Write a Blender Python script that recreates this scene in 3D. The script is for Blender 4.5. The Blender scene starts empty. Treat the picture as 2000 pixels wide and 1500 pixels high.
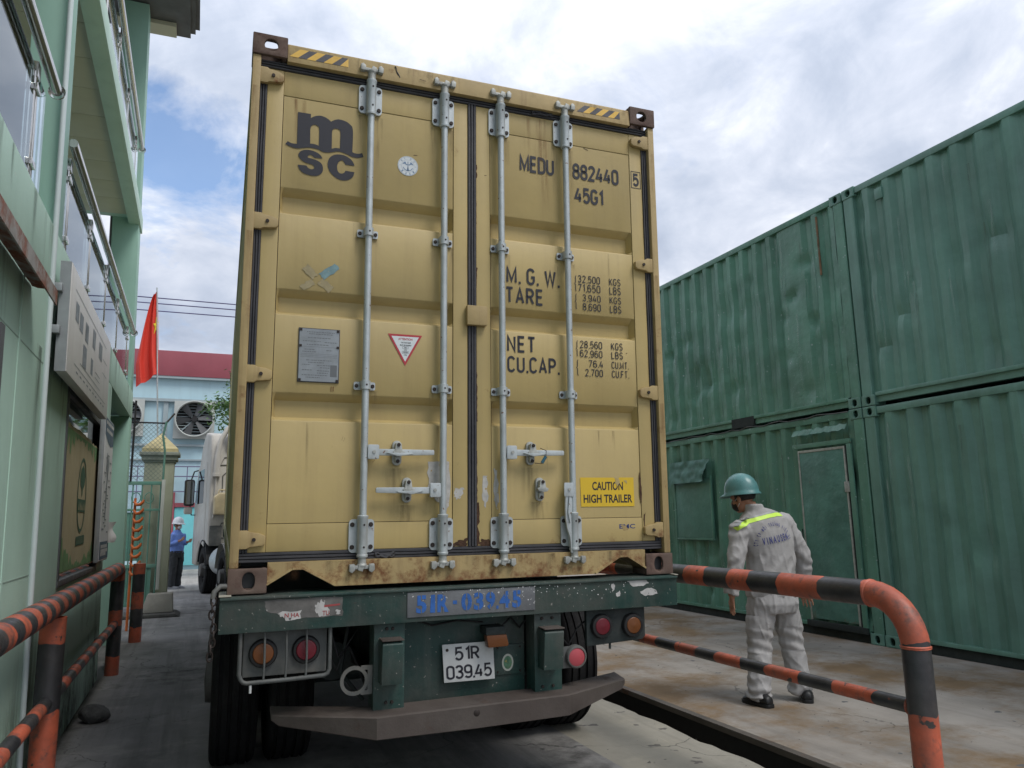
import bpy, bmesh, math, random
from mathutils import Vector, Matrix, noise as mnoise
from mathutils.bvhtree import BVHTree
random.seed(7)
S = bpy.context.scene
COL = S.collection
R = math.radians

# ------------------------------------------------------------------ camera
RW = ((0.9243676395528463, 0.37804363758784953, -0.051258901927820705),
      (-0.3811158083088751, 0.9090053990326215, -0.16870069705433247),
      (-0.017181606577152977, 0.1754770429682798, 0.9843335815598979))
cam = bpy.data.cameras.new('camera')
cam.sensor_width = 36.0
cam.lens = 36.0 * 1476.387 / 2000.0
cam.clip_start = 0.05
cam.clip_end = 2000
camo = bpy.data.objects.new('camera', cam)
COL.objects.link(camo)
camo.matrix_world = Matrix(((RW[0][0], RW[0][2], -RW[0][1], -0.15374584),
                            (RW[1][0], RW[1][2], -RW[1][1], -3.90293191),
                            (RW[2][0], RW[2][2], -RW[2][1], 1.485), (0, 0, 0, 1)))
S.camera = camo

# ------------------------------------------------------------------ world / sky
SUN_EL, SUN_AZ = R(56), R(148)      # azimuth clockwise from +Y
W = bpy.data.worlds.new('World')
S.world = W
W.use_nodes = True
wt = W.node_tree
wt.nodes.clear()
def wn(t, **k):
    n = wt.nodes.new(t)
    for a, b in k.items():
        setattr(n, a, b)
    return n
def wmath(op, a, b=None, c=None):
    n = wn('ShaderNodeMath', operation=op)
    for i, x in enumerate((a, b, c)):
        if x is None: continue
        if isinstance(x, (int, float)): n.inputs[i].default_value = x
        else: wt.links.new(x, n.inputs[i])
    return n.outputs[0]
def wramp(fac, stops, interp='LINEAR'):
    n = wn('ShaderNodeValToRGB')
    n.color_ramp.interpolation = interp
    el = n.color_ramp.elements
    while len(el) < len(stops): el.new(0.5)
    for e, (p, c) in zip(el, stops):
        e.position = p
        e.color = (*c, 1) if not isinstance(c, (int, float)) else (c, c, c, 1)
    wt.links.new(fac, n.inputs[0])
    return n.outputs[0]
sky = wn('ShaderNodeTexSky', sky_type='NISHITA')
sky.sun_disc = False
sky.sun_elevation = SUN_EL
sky.sun_rotation = SUN_AZ
sky.dust_density = 0.4
sky.ozone_density = 2.5
tc = wn('ShaderNodeTexCoord')
sep = wn('ShaderNodeSeparateXYZ')
wt.links.new(tc.outputs['Generated'], sep.inputs[0])
den = wmath('ADD', wmath('MAXIMUM', sep.outputs[2], 0.0), 0.42)
comb = wn('ShaderNodeCombineXYZ')
wt.links.new(wmath('DIVIDE', sep.outputs[0], den), comb.inputs[0])
wt.links.new(wmath('DIVIDE', sep.outputs[1], den), comb.inputs[1])
def wnoise(scale, detail, rough, off, dist=0.0):
    m = wn('ShaderNodeMapping')
    m.inputs['Location'].default_value = off
    wt.links.new(comb.outputs[0], m.inputs[0])
    n = wn('ShaderNodeTexNoise')
    n.inputs['Scale'].default_value = scale
    n.inputs['Detail'].default_value = detail
    n.inputs['Roughness'].default_value = rough
    n.inputs['Distortion'].default_value = dist
    wt.links.new(m.outputs[0], n.inputs['Vector'])
    return n.outputs['Fac']
big = wnoise(1.5, 3, 0.5, (3.1, 7.7, 0), 0.3)
mid = wnoise(3.2, 7, 0.58, (6.7, 1.2, 0), 0.5)
fine = wnoise(7.5, 10, 0.60, (1.3, 2.9, 0), 0.4)
dens = wmath('ADD', wmath('ADD', wmath('MULTIPLY', big, 0.40), wmath('MULTIPLY', mid, 0.38)), wmath('MULTIPLY', fine, 0.22))
ccol = wramp(dens, [(0.38, (0.33, 0.38, 0.48)), (0.455, (0.43, 0.48, 0.58)), (0.51, (0.54, 0.58, 0.67)), (0.55, (0.67, 0.70, 0.76)), (0.59, (0.88, 0.885, 0.90)), (0.66, (1.15, 1.14, 1.12))])
zz = wmath('MAXIMUM', sep.outputs[2], 0.0)
zen = wmath('ADD', 0.95, wmath('MULTIPLY', wmath('MULTIPLY', zz, zz), 0.62))
cm = wn('ShaderNodeVectorMath', operation='SCALE')
wt.links.new(ccol, cm.inputs[0]); wt.links.new(zen, cm.inputs[3])
# gaps in the clouds where blue sky shows: one towards the gate, thin ones elsewhere
dot = wn('ShaderNodeVectorMath', operation='DOT_PRODUCT')
nv = wn('ShaderNodeVectorMath', operation='NORMALIZE')
wt.links.new(tc.outputs['Generated'], nv.inputs[0])
wt.links.new(nv.outputs[0], dot.inputs[0])
g = Vector((-0.042, 0.914, 0.404)).normalized()
dot.inputs[1].default_value = g
gapn = wnoise(4.0, 8, 0.6, (9.2, 4.4, 0), 0.4)
gap = wmath('ADD', wramp(dot.outputs['Value'], [(0.990, 0.0), (0.9992, 1.0)]), wmath('MULTIPLY', wmath('SUBTRACT', gapn, 0.5), 2.4))
thr = wnoise(2.1, 8, 0.6, (5.2, 0.4, 0), 0.4)
rare = wramp(thr, [(0.30, 0.30), (0.37, 0.0)])
gapm = wmath('MAXIMUM', wramp(gap, [(0.50, 0.0), (0.90, 0.92)]), rare)
skyb = wn('ShaderNodeVectorMath', operation='SCALE')
wt.links.new(sky.outputs[0], skyb.inputs[0]); skyb.inputs[3].default_value = 0.155
mx = wn('ShaderNodeMix', data_type='RGBA')
wt.links.new(gapm, mx.inputs['Factor']); wt.links.new(cm.outputs[0], mx.inputs['A']); wt.links.new(skyb.outputs[0], mx.inputs['B'])
bg = wn('ShaderNodeBackground')
up10 = wn('ShaderNodeVectorMath', operation='SCALE'); up10.inputs[3].default_value = 10.0
wt.links.new(mx.outputs['Result'], up10.inputs[0])
wt.links.new(up10.outputs[0], bg.inputs['Color'])
bg.inputs['Strength'].default_value = 0.1
wo = wn('ShaderNodeOutputWorld')
wt.links.new(bg.outputs[0], wo.inputs[0])

# ------------------------------------------------------------------ sun and exposure
sl = bpy.data.lights.new('sun', 'SUN')
sl.energy = 1.5
sl.angle = R(22)
sl.color = (1.0, 0.96, 0.9)
so = bpy.data.objects.new('sun', sl)
COL.objects.link(so)
sd = Vector((math.sin(SUN_AZ) * math.cos(SUN_EL), math.cos(SUN_AZ) * math.cos(SUN_EL), math.sin(SUN_EL)))
so.rotation_euler = sd.to_track_quat('Z', 'Y').to_euler()
so.location = sd * 40
S.view_settings.view_transform = 'Standard'
S.view_settings.look = 'None'
S.view_settings.exposure = 0.45
S.view_settings.gamma = 1.0
S.render.engine = 'CYCLES'
S.cycles.max_bounces = 6
S.cycles.diffuse_bounces = 3
S.cycles.glossy_bounces = 3
S.cycles.transmission_bounces = 4
S.cycles.transparent_max_bounces = 10

# ------------------------------------------------------------------ helpers
def lin(r, g, b):
    def f(c):
        c /= 255.0
        return c / 12.92 if c <= 0.04045 else ((c + 0.055) / 1.055) ** 2.4
    return (f(r), f(g), f(b))

class MB:
    """collects shapes into one mesh"""
    def __init__(s):
        s.v, s.f, s.m = [], [], []
        s.mi = 0
    def add(s, vs, fs):
        o = len(s.v)
        s.v += [tuple(p) for p in vs]
        s.f += [tuple(i + o for i in f) for f in fs]
        s.m += [s.mi] * len(fs)
        return s
    def box(s, x0, x1, y0, y1, z0, z1, M=None):
        vs = [Vector((x, y, z)) for z in (z0, z1) for y in (y0, y1) for x in (x0, x1)]
        if M: vs = [M @ p for p in vs]
        return s.add(vs, [(0, 2, 3, 1), (4, 5, 7, 6), (0, 1, 5, 4), (2, 6, 7, 3), (0, 4, 6, 2), (1, 3, 7, 5)])
    def prism(s, poly, plane, a, b):
        """poly in plane 'xz','yz','xy' swept along the third axis from a to b"""
        n = len(poly)
        def P(u, w, t):
            return (u, t, w) if plane == 'xz' else ((t, u, w) if plane == 'yz' else (u, w, t))
        vs = [P(u, w, a) for u, w in poly] + [P(u, w, b) for u, w in poly]
        fs = [tuple(range(n))[::-1], tuple(range(n, 2 * n))] + [(i, (i + 1) % n, n + (i + 1) % n, n + i) for i in range(n)]
        return s.add(vs, fs)
    def cyl(s, p0, p1, r0, r1=None, n=14, caps=True):
        p0, p1 = Vector(p0), Vector(p1)
        r1 = r0 if r1 is None else r1
        d = (p1 - p0).normalized()
        u = d.orthogonal().normalized(); w = d.cross(u)
        vs = []
        for p, r in ((p0, r0), (p1, r1)):
            vs += [p + (u * math.cos(2 * math.pi * i / n) + w * math.sin(2 * math.pi * i / n)) * r for i in range(n)]
        fs = [(i, (i + 1) % n, n + (i + 1) % n, n + i) for i in range(n)]
        if caps: fs += [tuple(range(n))[::-1], tuple(range(n, 2 * n))]
        return s.add(vs, fs)
    def tube(s, pts, r, n=10, caps=True, closed=False):
        pts = [Vector(p) for p in pts]
        rs = r if isinstance(r, (list, tuple)) else [r] * len(pts)
        N = len(pts)
        vs, fs = [], []
        u = None
        for i, p in enumerate(pts):
            if closed: t = pts[(i + 1) % N] - pts[i - 1]
            else: t = pts[min(i + 1, N - 1)] - pts[max(i - 1, 0)]
            t.normalize()
            if u is None: u = t.orthogonal().normalized()
            u = (u - t * u.dot(t)).normalized()
            w = t.cross(u)
            vs += [p + (u * math.cos(2 * math.pi * k / n) + w * math.sin(2 * math.pi * k / n)) * rs[i] for k in range(n)]
        for i in range(N if closed else N - 1):
            a, b = i * n, ((i + 1) % N) * n
            fs += [(a + k, a + (k + 1) % n, b + (k + 1) % n, b + k) for k in range(n)]
        if caps and not closed: fs += [tuple(range(n))[::-1], tuple(range((N - 1) * n, N * n))]
        return s.add(vs, fs)
    def lathe(s, prof, c, axis='x', n=32, closed=False):
        """prof: (along axis, radius)"""
        c = Vector(c); vs, fs = [], []
        m = len(prof)
        for i in range(n):
            a = 2 * math.pi * i / n
            ca, sa = math.cos(a), math.sin(a)
            for t, r in prof:
                o = {'x': (t, r * ca, r * sa), 'y': (r * ca, t, r * sa), 'z': (r * ca, r * sa, t)}[axis]
                vs.append(c + Vector(o))
        for i in range(n):
            j = (i + 1) % n
            for k in range(m if closed else m - 1):
                k2 = (k + 1) % m
                fs.append((i * m + k, i * m + k2, j * m + k2, j * m + k))
        return s.add(vs, fs)
    def grid(s, fn, nu, nv):
        vs = [fn(i / nu, j / nv) for j in range(nv + 1) for i in range(nu + 1)]
        q = nu + 1
        fs = [(j * q + i, j * q + i + 1, (j + 1) * q + i + 1, (j + 1) * q + i) for j in range(nv) for i in range(nu)]
        return s.add(vs, fs)
    def plate_hole(s, x0, x1, z0, z1, cx, cz, rx, rz, ya, yb, M=None, n=28, sup=2.6):
        """plate in xz with an oval hole, thickness ya..yb"""
        def ring(y):
            inn, out = [], []
            for i in range(n):
                a = 2 * math.pi * i / n
                c, q = math.cos(a), math.sin(a)
                k = (abs(c) ** sup + abs(q) ** sup) ** (-1 / sup)
                inn.append(Vector((cx + rx * k * c, y, cz + rz * k * q)))
                t = min(((x1 - cx) / c if c > 1e-6 else ((x0 - cx) / c if c < -1e-6 else 9)), ((z1 - cz) / q if q > 1e-6 else ((z0 - cz) / q if q < -1e-6 else 9)))
                out.append(Vector((cx + c * t, y, cz + q * t)))
            # snap nearest to the corners
            for X, Z in ((x0, z0), (x0, z1), (x1, z0), (x1, z1)):
                b = min(range(n), key=lambda i: (out[i].x - X) ** 2 + (out[i].z - Z) ** 2)
                out[b] = Vector((X, y, Z))
            return inn, out
        ia, oa = ring(ya); ib, ob = ring(yb)
        vs = ia + oa + ib + ob
        if M: vs = [M @ p for p in vs]
        fs = []
        for i in range(n):
            j = (i + 1) % n
            fs += [(i, j, n + j, n + i), (2 * n + i, 3 * n + i, 3 * n + j, 2 * n + j), (i, 2 * n + i, 2 * n + j, j), (n + i, n + j, 3 * n + j, 3 * n + i)]
        return s.add(vs, fs)
    def build(s, name, mat, parent=None, smooth=None, bevel=0, bseg=2, recalc=True):
        me = bpy.data.meshes.new(name)
        me.from_pydata(s.v, [], s.f)
        mats = mat if isinstance(mat, (list, tuple)) else [mat]
        for m in mats: me.materials.append(m)
        if len(mats) > 1: me.polygons.foreach_set('material_index', s.m)
        if recalc:
            b = bmesh.new(); b.from_mesh(me)
            bmesh.ops.recalc_face_normals(b, faces=b.faces)
            if bevel:
                eds = [e for e in b.edges if len(e.link_faces) == 2 and e.calc_face_angle(0) > 0.6]
                bmesh.ops.bevel(b, geom=eds, offset=bevel, segments=bseg, profile=0.6, affect='EDGES', clamp_overlap=True)
            b.to_mesh(me); b.free()
        if smooth is not None or bevel:
            me.polygons.foreach_set('use_smooth', [True] * len(me.polygons))
            me.set_sharp_from_angle(angle=R(smooth if smooth else 40))
        me.update()
        o = bpy.data.objects.new(name, me)
        COL.objects.link(o)
        if parent: o.parent = parent
        return o

def tag(o, label=None, cat=None, group=None, kind=None):
    if label: o['label'] = label
    if cat: o['category'] = cat
    if group: o['group'] = group
    if kind: o['kind'] = kind
    return o
def thing(name, label, cat, loc=(0, 0, 0), rz=0, group=None, M=None):
    o = bpy.data.objects.new(name, None)
    o.empty_display_size = 0.2
    COL.objects.link(o)
    if M is not None: o.matrix_world = M
    else:
        o.location = loc; o.rotation_euler = (0, 0, rz)
    return tag(o, label, cat, group)
def dup(o, parent=None):
    c = o.copy(); COL.objects.link(c); c.parent = parent
    for ch in list(o.children): dup(ch, c)
    return c

# ------------------------------------------------------------------ materials
RUST = (0.16, 0.062, 0.026)
def mat(name, col, rough=0.55, metal=0.0, var=0.12, vs=3.0, streak=0.0, scol=(0.05, 0.05, 0.05), ss=14.0, rust=0.0, rs=5.0, rcol=RUST, rgrad=None,
        chips=0.0, ccol=(0.6, 0.6, 0.58), cs=30.0, dust=0.0, dcol=(0.3, 0.27, 0.23), bump=0.1, bs=40.0, bd=0.01, spec=0.4, rnd=False, bleach=0.0, bcol=(0.5, 0.55, 0.52), drag=0.0, crack=0.0):
    m = bpy.data.materials.new(name)
    m.use_nodes = True
    t = m.node_tree
    L = t.links
    P = t.nodes['Principled BSDF']
    P.inputs['Metallic'].default_value = metal
    P.inputs['Specular IOR Level'].default_value = spec
    tc = t.nodes.new('ShaderNodeTexCoord')
    vec = tc.outputs['Object']
    if rnd:
        oi = t.nodes.new('ShaderNodeObjectInfo')
        mu = t.nodes.new('ShaderNodeMath'); mu.operation = 'MULTIPLY'; mu.inputs[1].default_value = 37.0
        L.new(oi.outputs['Random'], mu.inputs[0])
        ad = t.nodes.new('ShaderNodeVectorMath'); L.new(vec, ad.inputs[0]); L.new(mu.outputs[0], ad.inputs[1])
        vec = ad.outputs[0]
    def noise(sc, det=5, ro=0.6, stretch=None, off=0.0):
        mp = t.nodes.new('ShaderNodeMapping')
        mp.inputs['Location'].default_value = (off, off * 1.7, off * 0.6)
        if stretch: mp.inputs['Scale'].default_value = stretch
        L.new(vec, mp.inputs[0])
        n = t.nodes.new('ShaderNodeTexNoise')
        n.inputs['Scale'].default_value = sc; n.inputs['Detail'].default_value = det; n.inputs['Roughness'].default_value = ro
        L.new(mp.outputs[0], n.inputs['Vector'])
        return n.outputs['Fac']
    def rmap(f, a, b, c=0.0, d=1.0):
        n = t.nodes.new('ShaderNodeMapRange')
        n.inputs[1].default_value = a; n.inputs[2].default_value = b; n.inputs[3].default_value = c; n.inputs[4].default_value = d
        L.new(f, n.inputs[0]); return n.outputs[0]
    def mth(op, a, b):
        n = t.nodes.new('ShaderNodeMath'); n.operation = op
        for i, x in enumerate((a, b)):
            if isinstance(x, (int, float)): n.inputs[i].default_value = x
            else: L.new(x, n.inputs[i])
        return n.outputs[0]
    def mix(f, a, b, mode='MIX'):
        n = t.nodes.new('ShaderNodeMix'); n.data_type = 'RGBA'; n.blend_type = mode
        for k, x in (('Factor', f), ('A', a), ('B', b)):
            if isinstance(x, tuple): n.inputs[k].default_value = (*x, 1)
            elif isinstance(x, (int, float)): n.inputs[k].default_value = x
            else: L.new(x, n.inputs[k])
        return n.outputs['Result']
    dk = tuple(c * (1 - var) for c in col); lt = tuple(min(1, c * (1 + var)) for c in col)
    c = mix(rmap(noise(vs, 6, 0.62), 0.3, 0.7), dk, lt)
    if bleach:
        c = mix(rmap(noise(vs * 1.7, 8, 0.7, off=9.0), 0.52, 0.66, 0, bleach), c, bcol)
    if dust:
        c = mix(rmap(noise(vs * 0.6, 7, 0.65, off=4.0), 0.42, 0.68, 0, dust), c, dcol)
    if drag:
        c = mix(rmap(noise(4.0, 6, 0.65, (1.6, 0.07, 1), 11.0), 0.47, 0.70, 0, drag), c, tuple(x * 0.45 for x in col))
        c = mix(rmap(noise(6.0, 6, 0.65, (1.4, 0.05, 1), 21.0), 0.56, 0.72, 0, drag * 0.6), c, tuple(min(1, x * 1.6) for x in col))
    if crack:
        wv = t.nodes.new('ShaderNodeTexVoronoi'); wv.feature = 'DISTANCE_TO_EDGE'; wv.inputs['Scale'].default_value = 0.55
        nd = t.nodes.new('ShaderNodeTexNoise'); nd.inputs['Scale'].default_value = 2.2; nd.inputs['Detail'].default_value = 6
        L.new(vec, nd.inputs['Vector'])
        va = t.nodes.new('ShaderNodeVectorMath'); va.operation = 'MULTIPLY_ADD'; va.inputs[1].default_value = (0.55, 0.55, 0.0)
        L.new(nd.outputs['Color'], va.inputs[0]); L.new(vec, va.inputs[2]); L.new(va.outputs[0], wv.inputs['Vector'])
        c = mix(mth('MULTIPLY', rmap(wv.outputs['Distance'], 0.0, 0.004, crack, 0.0), rmap(noise(0.8, 4, 0.6, off=31.0), 0.45, 0.55)), c, tuple(x * 0.25 for x in col))
    if streak:
        c = mix(rmap(noise(ss, 5, 0.7, (1, 1, 0.05), 2.0), 0.50, 0.72, 0, streak), c, scol)
    rr = rough
    if rust or rgrad:
        rn = noise(rs, 9, 0.72, off=6.0)
        if rgrad:
            sx = t.nodes.new('ShaderNodeSeparateXYZ'); L.new(tc.outputs['Object'], sx.inputs[0])
            for ax, a, b, w in rgrad:
                rn = mth('ADD', rn, rmap(sx.outputs['xyz'.index(ax)], a, b, 0.0, w))
        rm = rmap(rn, 0.68 - rust * 0.3, 0.83 - rust * 0.3)
        rc = mix(noise(rs * 4, 5, 0.6, off=1.0), tuple(x * 0.45 for x in rcol), tuple(x * 1.5 for x in rcol))
        c = mix(rm, c, rc)
        rr = rmap(rm, 0, 1, rough, 0.9)
    if chips:
        cm_ = rmap(noise(cs, 3, 0.5, off=3.0), 0.70 - chips * 0.12, 0.72 - chips * 0.12)
        c = mix(cm_, c, ccol)
    L.new(c, P.inputs['Base Color'])
    if isinstance(rr, float):
        L.new(rmap(noise(vs * 3, 4, 0.6, off=5.0), 0.3, 0.7, max(0, rr - 0.1), min(1, rr + 0.12)), P.inputs['Roughness'])
    else: L.new(rr, P.inputs['Roughness'])
    if bump:
        b = t.nodes.new('ShaderNodeBump'); b.inputs['Strength'].default_value = bump; b.inputs['Distance'].default_value = bd
        L.new(noise(bs, 4, 0.6, off=8.0), b.inputs['Height']); L.new(b.outputs[0], P.inputs['Normal'])
    return m
def plain(name, col, rough=0.6, metal=0.0, var=0.06, **k): return mat(name, col, rough, metal, var, bump=k.pop('bump', 0.03), **k)
def glass(name, tint=(0.9, 0.95, 0.95), refl=0.08, mixf=0.35):
    m = bpy.data.materials.new(name); m.use_nodes = True
    t = m.node_tree; t.nodes.clear()
    o = t.nodes.new('ShaderNodeOutputMaterial')
    tr = t.nodes.new('ShaderNodeBsdfTransparent'); tr.inputs[0].default_value = (*tint, 1)
    gl = t.nodes.new('ShaderNodeBsdfGlossy'); gl.inputs['Roughness'].default_value = 0.03; gl.inputs[0].default_value = (0.9, 0.95, 0.97, 1)
    fr = t.nodes.new('ShaderNodeFresnel'); fr.inputs[0].default_value = 1.5
    mp = t.nodes.new('ShaderNodeMapRange'); mp.inputs[3].default_value = refl; mp.inputs[4].default_value = 1.0
    t.links.new(fr.outputs[0], mp.inputs[0])
    mx = t.nodes.new('ShaderNodeMixShader')
    t.links.new(mp.outputs[0], mx.inputs[0]); t.links.new(tr.outputs[0], mx.inputs[1]); t.links.new(gl.outputs[0], mx.inputs[2])
    t.links.new(mx.outputs[0], o.inputs[0])
    return m

# ------------------------------------------------------------------ text and flat print
def _curve_to_mesh(cu):
    o = bpy.data.objects.new('t', cu); COL.objects.link(o)
    bpy.context.view_layer.update()
    me = bpy.data.meshes.new_from_object(o.evaluated_get(bpy.context.evaluated_depsgraph_get()))
    bpy.data.objects.remove(o)
    return me
def text2d(txt, bold=0.0):
    cu = bpy.data.curves.new('t', 'FONT')
    cu.body = txt; cu.size = 1.0; cu.resolution_u = 3; cu.offset = bold; cu.fill_mode = 'FRONT'
    me = _curve_to_mesh(cu)
    vs = [(v.co.x, v.co.y) for v in me.vertices]; fs = [tuple(p.vertices) for p in me.polygons]
    bpy.data.meshes.remove(me)
    return vs, fs
def fit(vs, x0, x1, z0, z1):
    ax, bx = min(v[0] for v in vs), max(v[0] for v in vs)
    ay, by = min(v[1] for v in vs), max(v[1] for v in vs)
    return [(x0 + (v[0] - ax) / (bx - ax) * (x1 - x0), z0 + (v[1] - ay) / (by - ay) * (z1 - z0)) for v in vs]
def text_fit(mb, txt, x0, x1, z0, z1, y, bold=0.0, fn=None):
    vs, fs = text2d(txt, bold)
    vs = fit(vs, x0, x1, z0, z1)
    mb.add([fn(a, b) if fn else (a, y, b) for a, b in vs], fs)
    return mb
def fill2d(loops, bold=0.0):
    cu = bpy.data.curves.new('t', 'CURVE'); cu.dimensions = '2D'; cu.fill_mode = 'BOTH'
    for lp in loops:
        sp = cu.splines.new('POLY'); sp.points.add(len(lp) - 1)
        for p, (a, b) in zip(sp.points, lp): p.co = (a, b, 0, 1)
        sp.use_cyclic_u = True
    me = _curve_to_mesh(cu)
    vs = [(v.co.x, v.co.y) for v in me.vertices]; fs = [tuple(p.vertices) for p in me.polygons]
    bpy.data.meshes.remove(me)
    return vs, fs
def smooth_loop(pts, sharp=(), n=6):
    """closed Catmull-Rom, corners listed in sharp stay sharp"""
    N = len(pts); out = []
    for i in range(N):
        p0, p1, p2, p3 = pts[i - 1], pts[i], pts[(i + 1) % N], pts[(i + 2) % N]
        if i in sharp: p0 = p1
        if (i + 1) % N in sharp: p3 = p2
        for k in range(n):
            t = k / n
            out.append(tuple(0.5 * (2 * b + (c - a) * t + (2 * a - 5 * b + 4 * c - d) * t * t + (3 * b - a - 3 * c + d) * t ** 3) for a, b, c, d in zip(p0, p1, p2, p3)))
    return out

def streak_mat(name, col, alpha=0.8, ns=(14, 14, 1.2)):
    """stain that runs down and fades out, in the object's own box"""
    m = bpy.data.materials.new(name); m.use_nodes = True; t = m.node_tree; L = t.links
    P = t.nodes['Principled BSDF']; P.inputs['Base Color'].default_value = (*col, 1); P.inputs['Roughness'].default_value = 0.85
    tc = t.nodes.new('ShaderNodeTexCoord'); sx = t.nodes.new('ShaderNodeSeparateXYZ'); L.new(tc.outputs['Generated'], sx.inputs[0])
    def mt(op, a, b):
        n = t.nodes.new('ShaderNodeMath'); n.operation = op; n.use_clamp = True
        for i, x in enumerate((a, b)):
            if isinstance(x, (int, float)): n.inputs[i].default_value = x
            else: L.new(x, n.inputs[i])
        return n.outputs[0]
    uv = t.nodes.new('ShaderNodeUVMap'); su = t.nodes.new('ShaderNodeSeparateXYZ'); L.new(uv.outputs[0], su.inputs[0])
    side = mt('MULTIPLY', mt('MULTIPLY', su.outputs[0], mt('SUBTRACT', 1.0, su.outputs[0])), 4.0)
    mp = t.nodes.new('ShaderNodeMapping'); mp.inputs['Scale'].default_value = ns; L.new(tc.outputs['Object'], mp.inputs[0])
    nz = t.nodes.new('ShaderNodeTexNoise'); nz.inputs['Scale'].default_value = 4; nz.inputs['Detail'].default_value = 5; L.new(mp.outputs[0], nz.inputs['Vector'])
    r = t.nodes.new('ShaderNodeMapRange'); r.inputs[1].default_value = 0.38; r.inputs[2].default_value = 0.68; L.new(nz.outputs['Fac'], r.inputs[0])
    f = mt('MULTIPLY', mt('MULTIPLY', r.outputs[0], side), mt('MULTIPLY', su.outputs[1], alpha))
    tr_ = t.nodes.new('ShaderNodeBsdfTransparent'); mx_ = t.nodes.new('ShaderNodeMixShader')
    L.new(f, mx_.inputs[0]); L.new(tr_.outputs[0], mx_.inputs[1]); L.new(P.outputs[0], mx_.inputs[2]); L.new(mx_.outputs[0], t.nodes['Material Output'].inputs[0])
    return m
M_srust = streak_mat('rust_run', (0.20, 0.085, 0.03), 0.5)
M_sgrime = streak_mat('grime_run', (0.09, 0.07, 0.045), 0.42)
M_spale = streak_mat('pale_run', (0.36, 0.46, 0.43), 0.5)
M_swall = streak_mat('wall_grime', (0.09, 0.11, 0.09), 0.7, (5, 5, 0.6))
def stain(a, b, zt, zb_, mt, parent, axis='x', at=0.0, name='stain', flip=False):
    """flat stain on a plane: along x at y=at, or along y at x=at"""
    q = [(a, zb_), (b, zb_), (b, zt), (a, zt)]
    vs = [(u, at, w) if axis == 'x' else (at, u, w) for u, w in q]
    me = bpy.data.meshes.new(name); me.from_pydata(vs, [], [(0, 1, 2, 3)]); me.materials.append(mt)
    uv = me.uv_layers.new(name='UVMap')
    for i, c in enumerate(((0, 0), (1, 0), (1, 1), (0, 1))): uv.data[i].uv = c if not flip else (c[0], 1 - c[1])
    o = bpy.data.objects.new(name, me); COL.objects.link(o); o.parent = parent
    return o
LOGO = {
    'm': ([(0.186, 2.312), (0.198, 2.330), (0.218, 2.322), (0.246, 2.322), (0.245, 2.506), (0.313, 2.506), (0.313, 2.482), (0.330, 2.495), (0.358, 2.505), (0.386, 2.502), (0.408, 2.491), (0.420, 2.481), (0.439, 2.494), (0.463, 2.502), (0.495, 2.498), (0.521, 2.484), (0.539, 2.453), (0.539, 2.323), (0.553, 2.319), (0.572, 2.319), (0.592, 2.326), (0.600, 2.305), (0.569, 2.295), (0.538, 2.296), (0.512, 2.306), (0.484, 2.313), (0.459, 2.314), (0.431, 2.305), (0.407, 2.299), (0.382, 2.299), (0.360, 2.308), (0.339, 2.312), (0.309, 2.312), (0.279, 2.305), (0.255, 2.298), (0.231, 2.298), (0.207, 2.304)], (0, 1, 3, 4, 5, 6, 11, 17, 20, 21)),
    'h1': ([(0.314, 2.336), (0.312, 2.416), (0.317, 2.437), (0.333, 2.448), (0.350, 2.443), (0.359, 2.425), (0.360, 2.330), (0.338, 2.336)], (0, 1, 6)),
    'h2': ([(0.428, 2.325), (0.427, 2.423), (0.432, 2.438), (0.445, 2.445), (0.462, 2.443), (0.472, 2.426), (0.472, 2.333), (0.449, 2.333)], (0, 1, 6)),
    's': ([(0.253, 2.206), (0.298, 2.208), (0.309, 2.195), (0.326, 2.191), (0.338, 2.198), (0.339, 2.206), (0.330, 2.216), (0.293, 2.224), (0.269, 2.238), (0.255, 2.259), (0.261, 2.278), (0.279, 2.292), (0.304, 2.298), (0.333, 2.296), (0.358, 2.287), (0.374, 2.273), (0.381, 2.260), (0.339, 2.259), (0.325, 2.269), (0.313, 2.270), (0.304, 2.262), (0.306, 2.254), (0.323, 2.252), (0.353, 2.245), (0.375, 2.232), (0.385, 2.208), (0.381, 2.181), (0.362, 2.162), (0.338, 2.155), (0.307, 2.157), (0.280, 2.166), (0.261, 2.186)], (0, 1, 16, 17)),
    'c': ([(0.553, 2.245), (0.504, 2.245), (0.491, 2.264), (0.479, 2.265), (0.465, 2.251), (0.459, 2.227), (0.463, 2.204), (0.473, 2.192), (0.487, 2.191), (0.499, 2.199), (0.504, 2.210), (0.553, 2.209), (0.546, 2.183), (0.528, 2.164), (0.500, 2.153), (0.469, 2.156), (0.441, 2.172), (0.419, 2.197), (0.409, 2.229), (0.415, 2.265), (0.436, 2.288), (0.464, 2.298), (0.497, 2.297), (0.528, 2.283), (0.545, 2.264)], (0, 1, 10, 11)),
}
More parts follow.
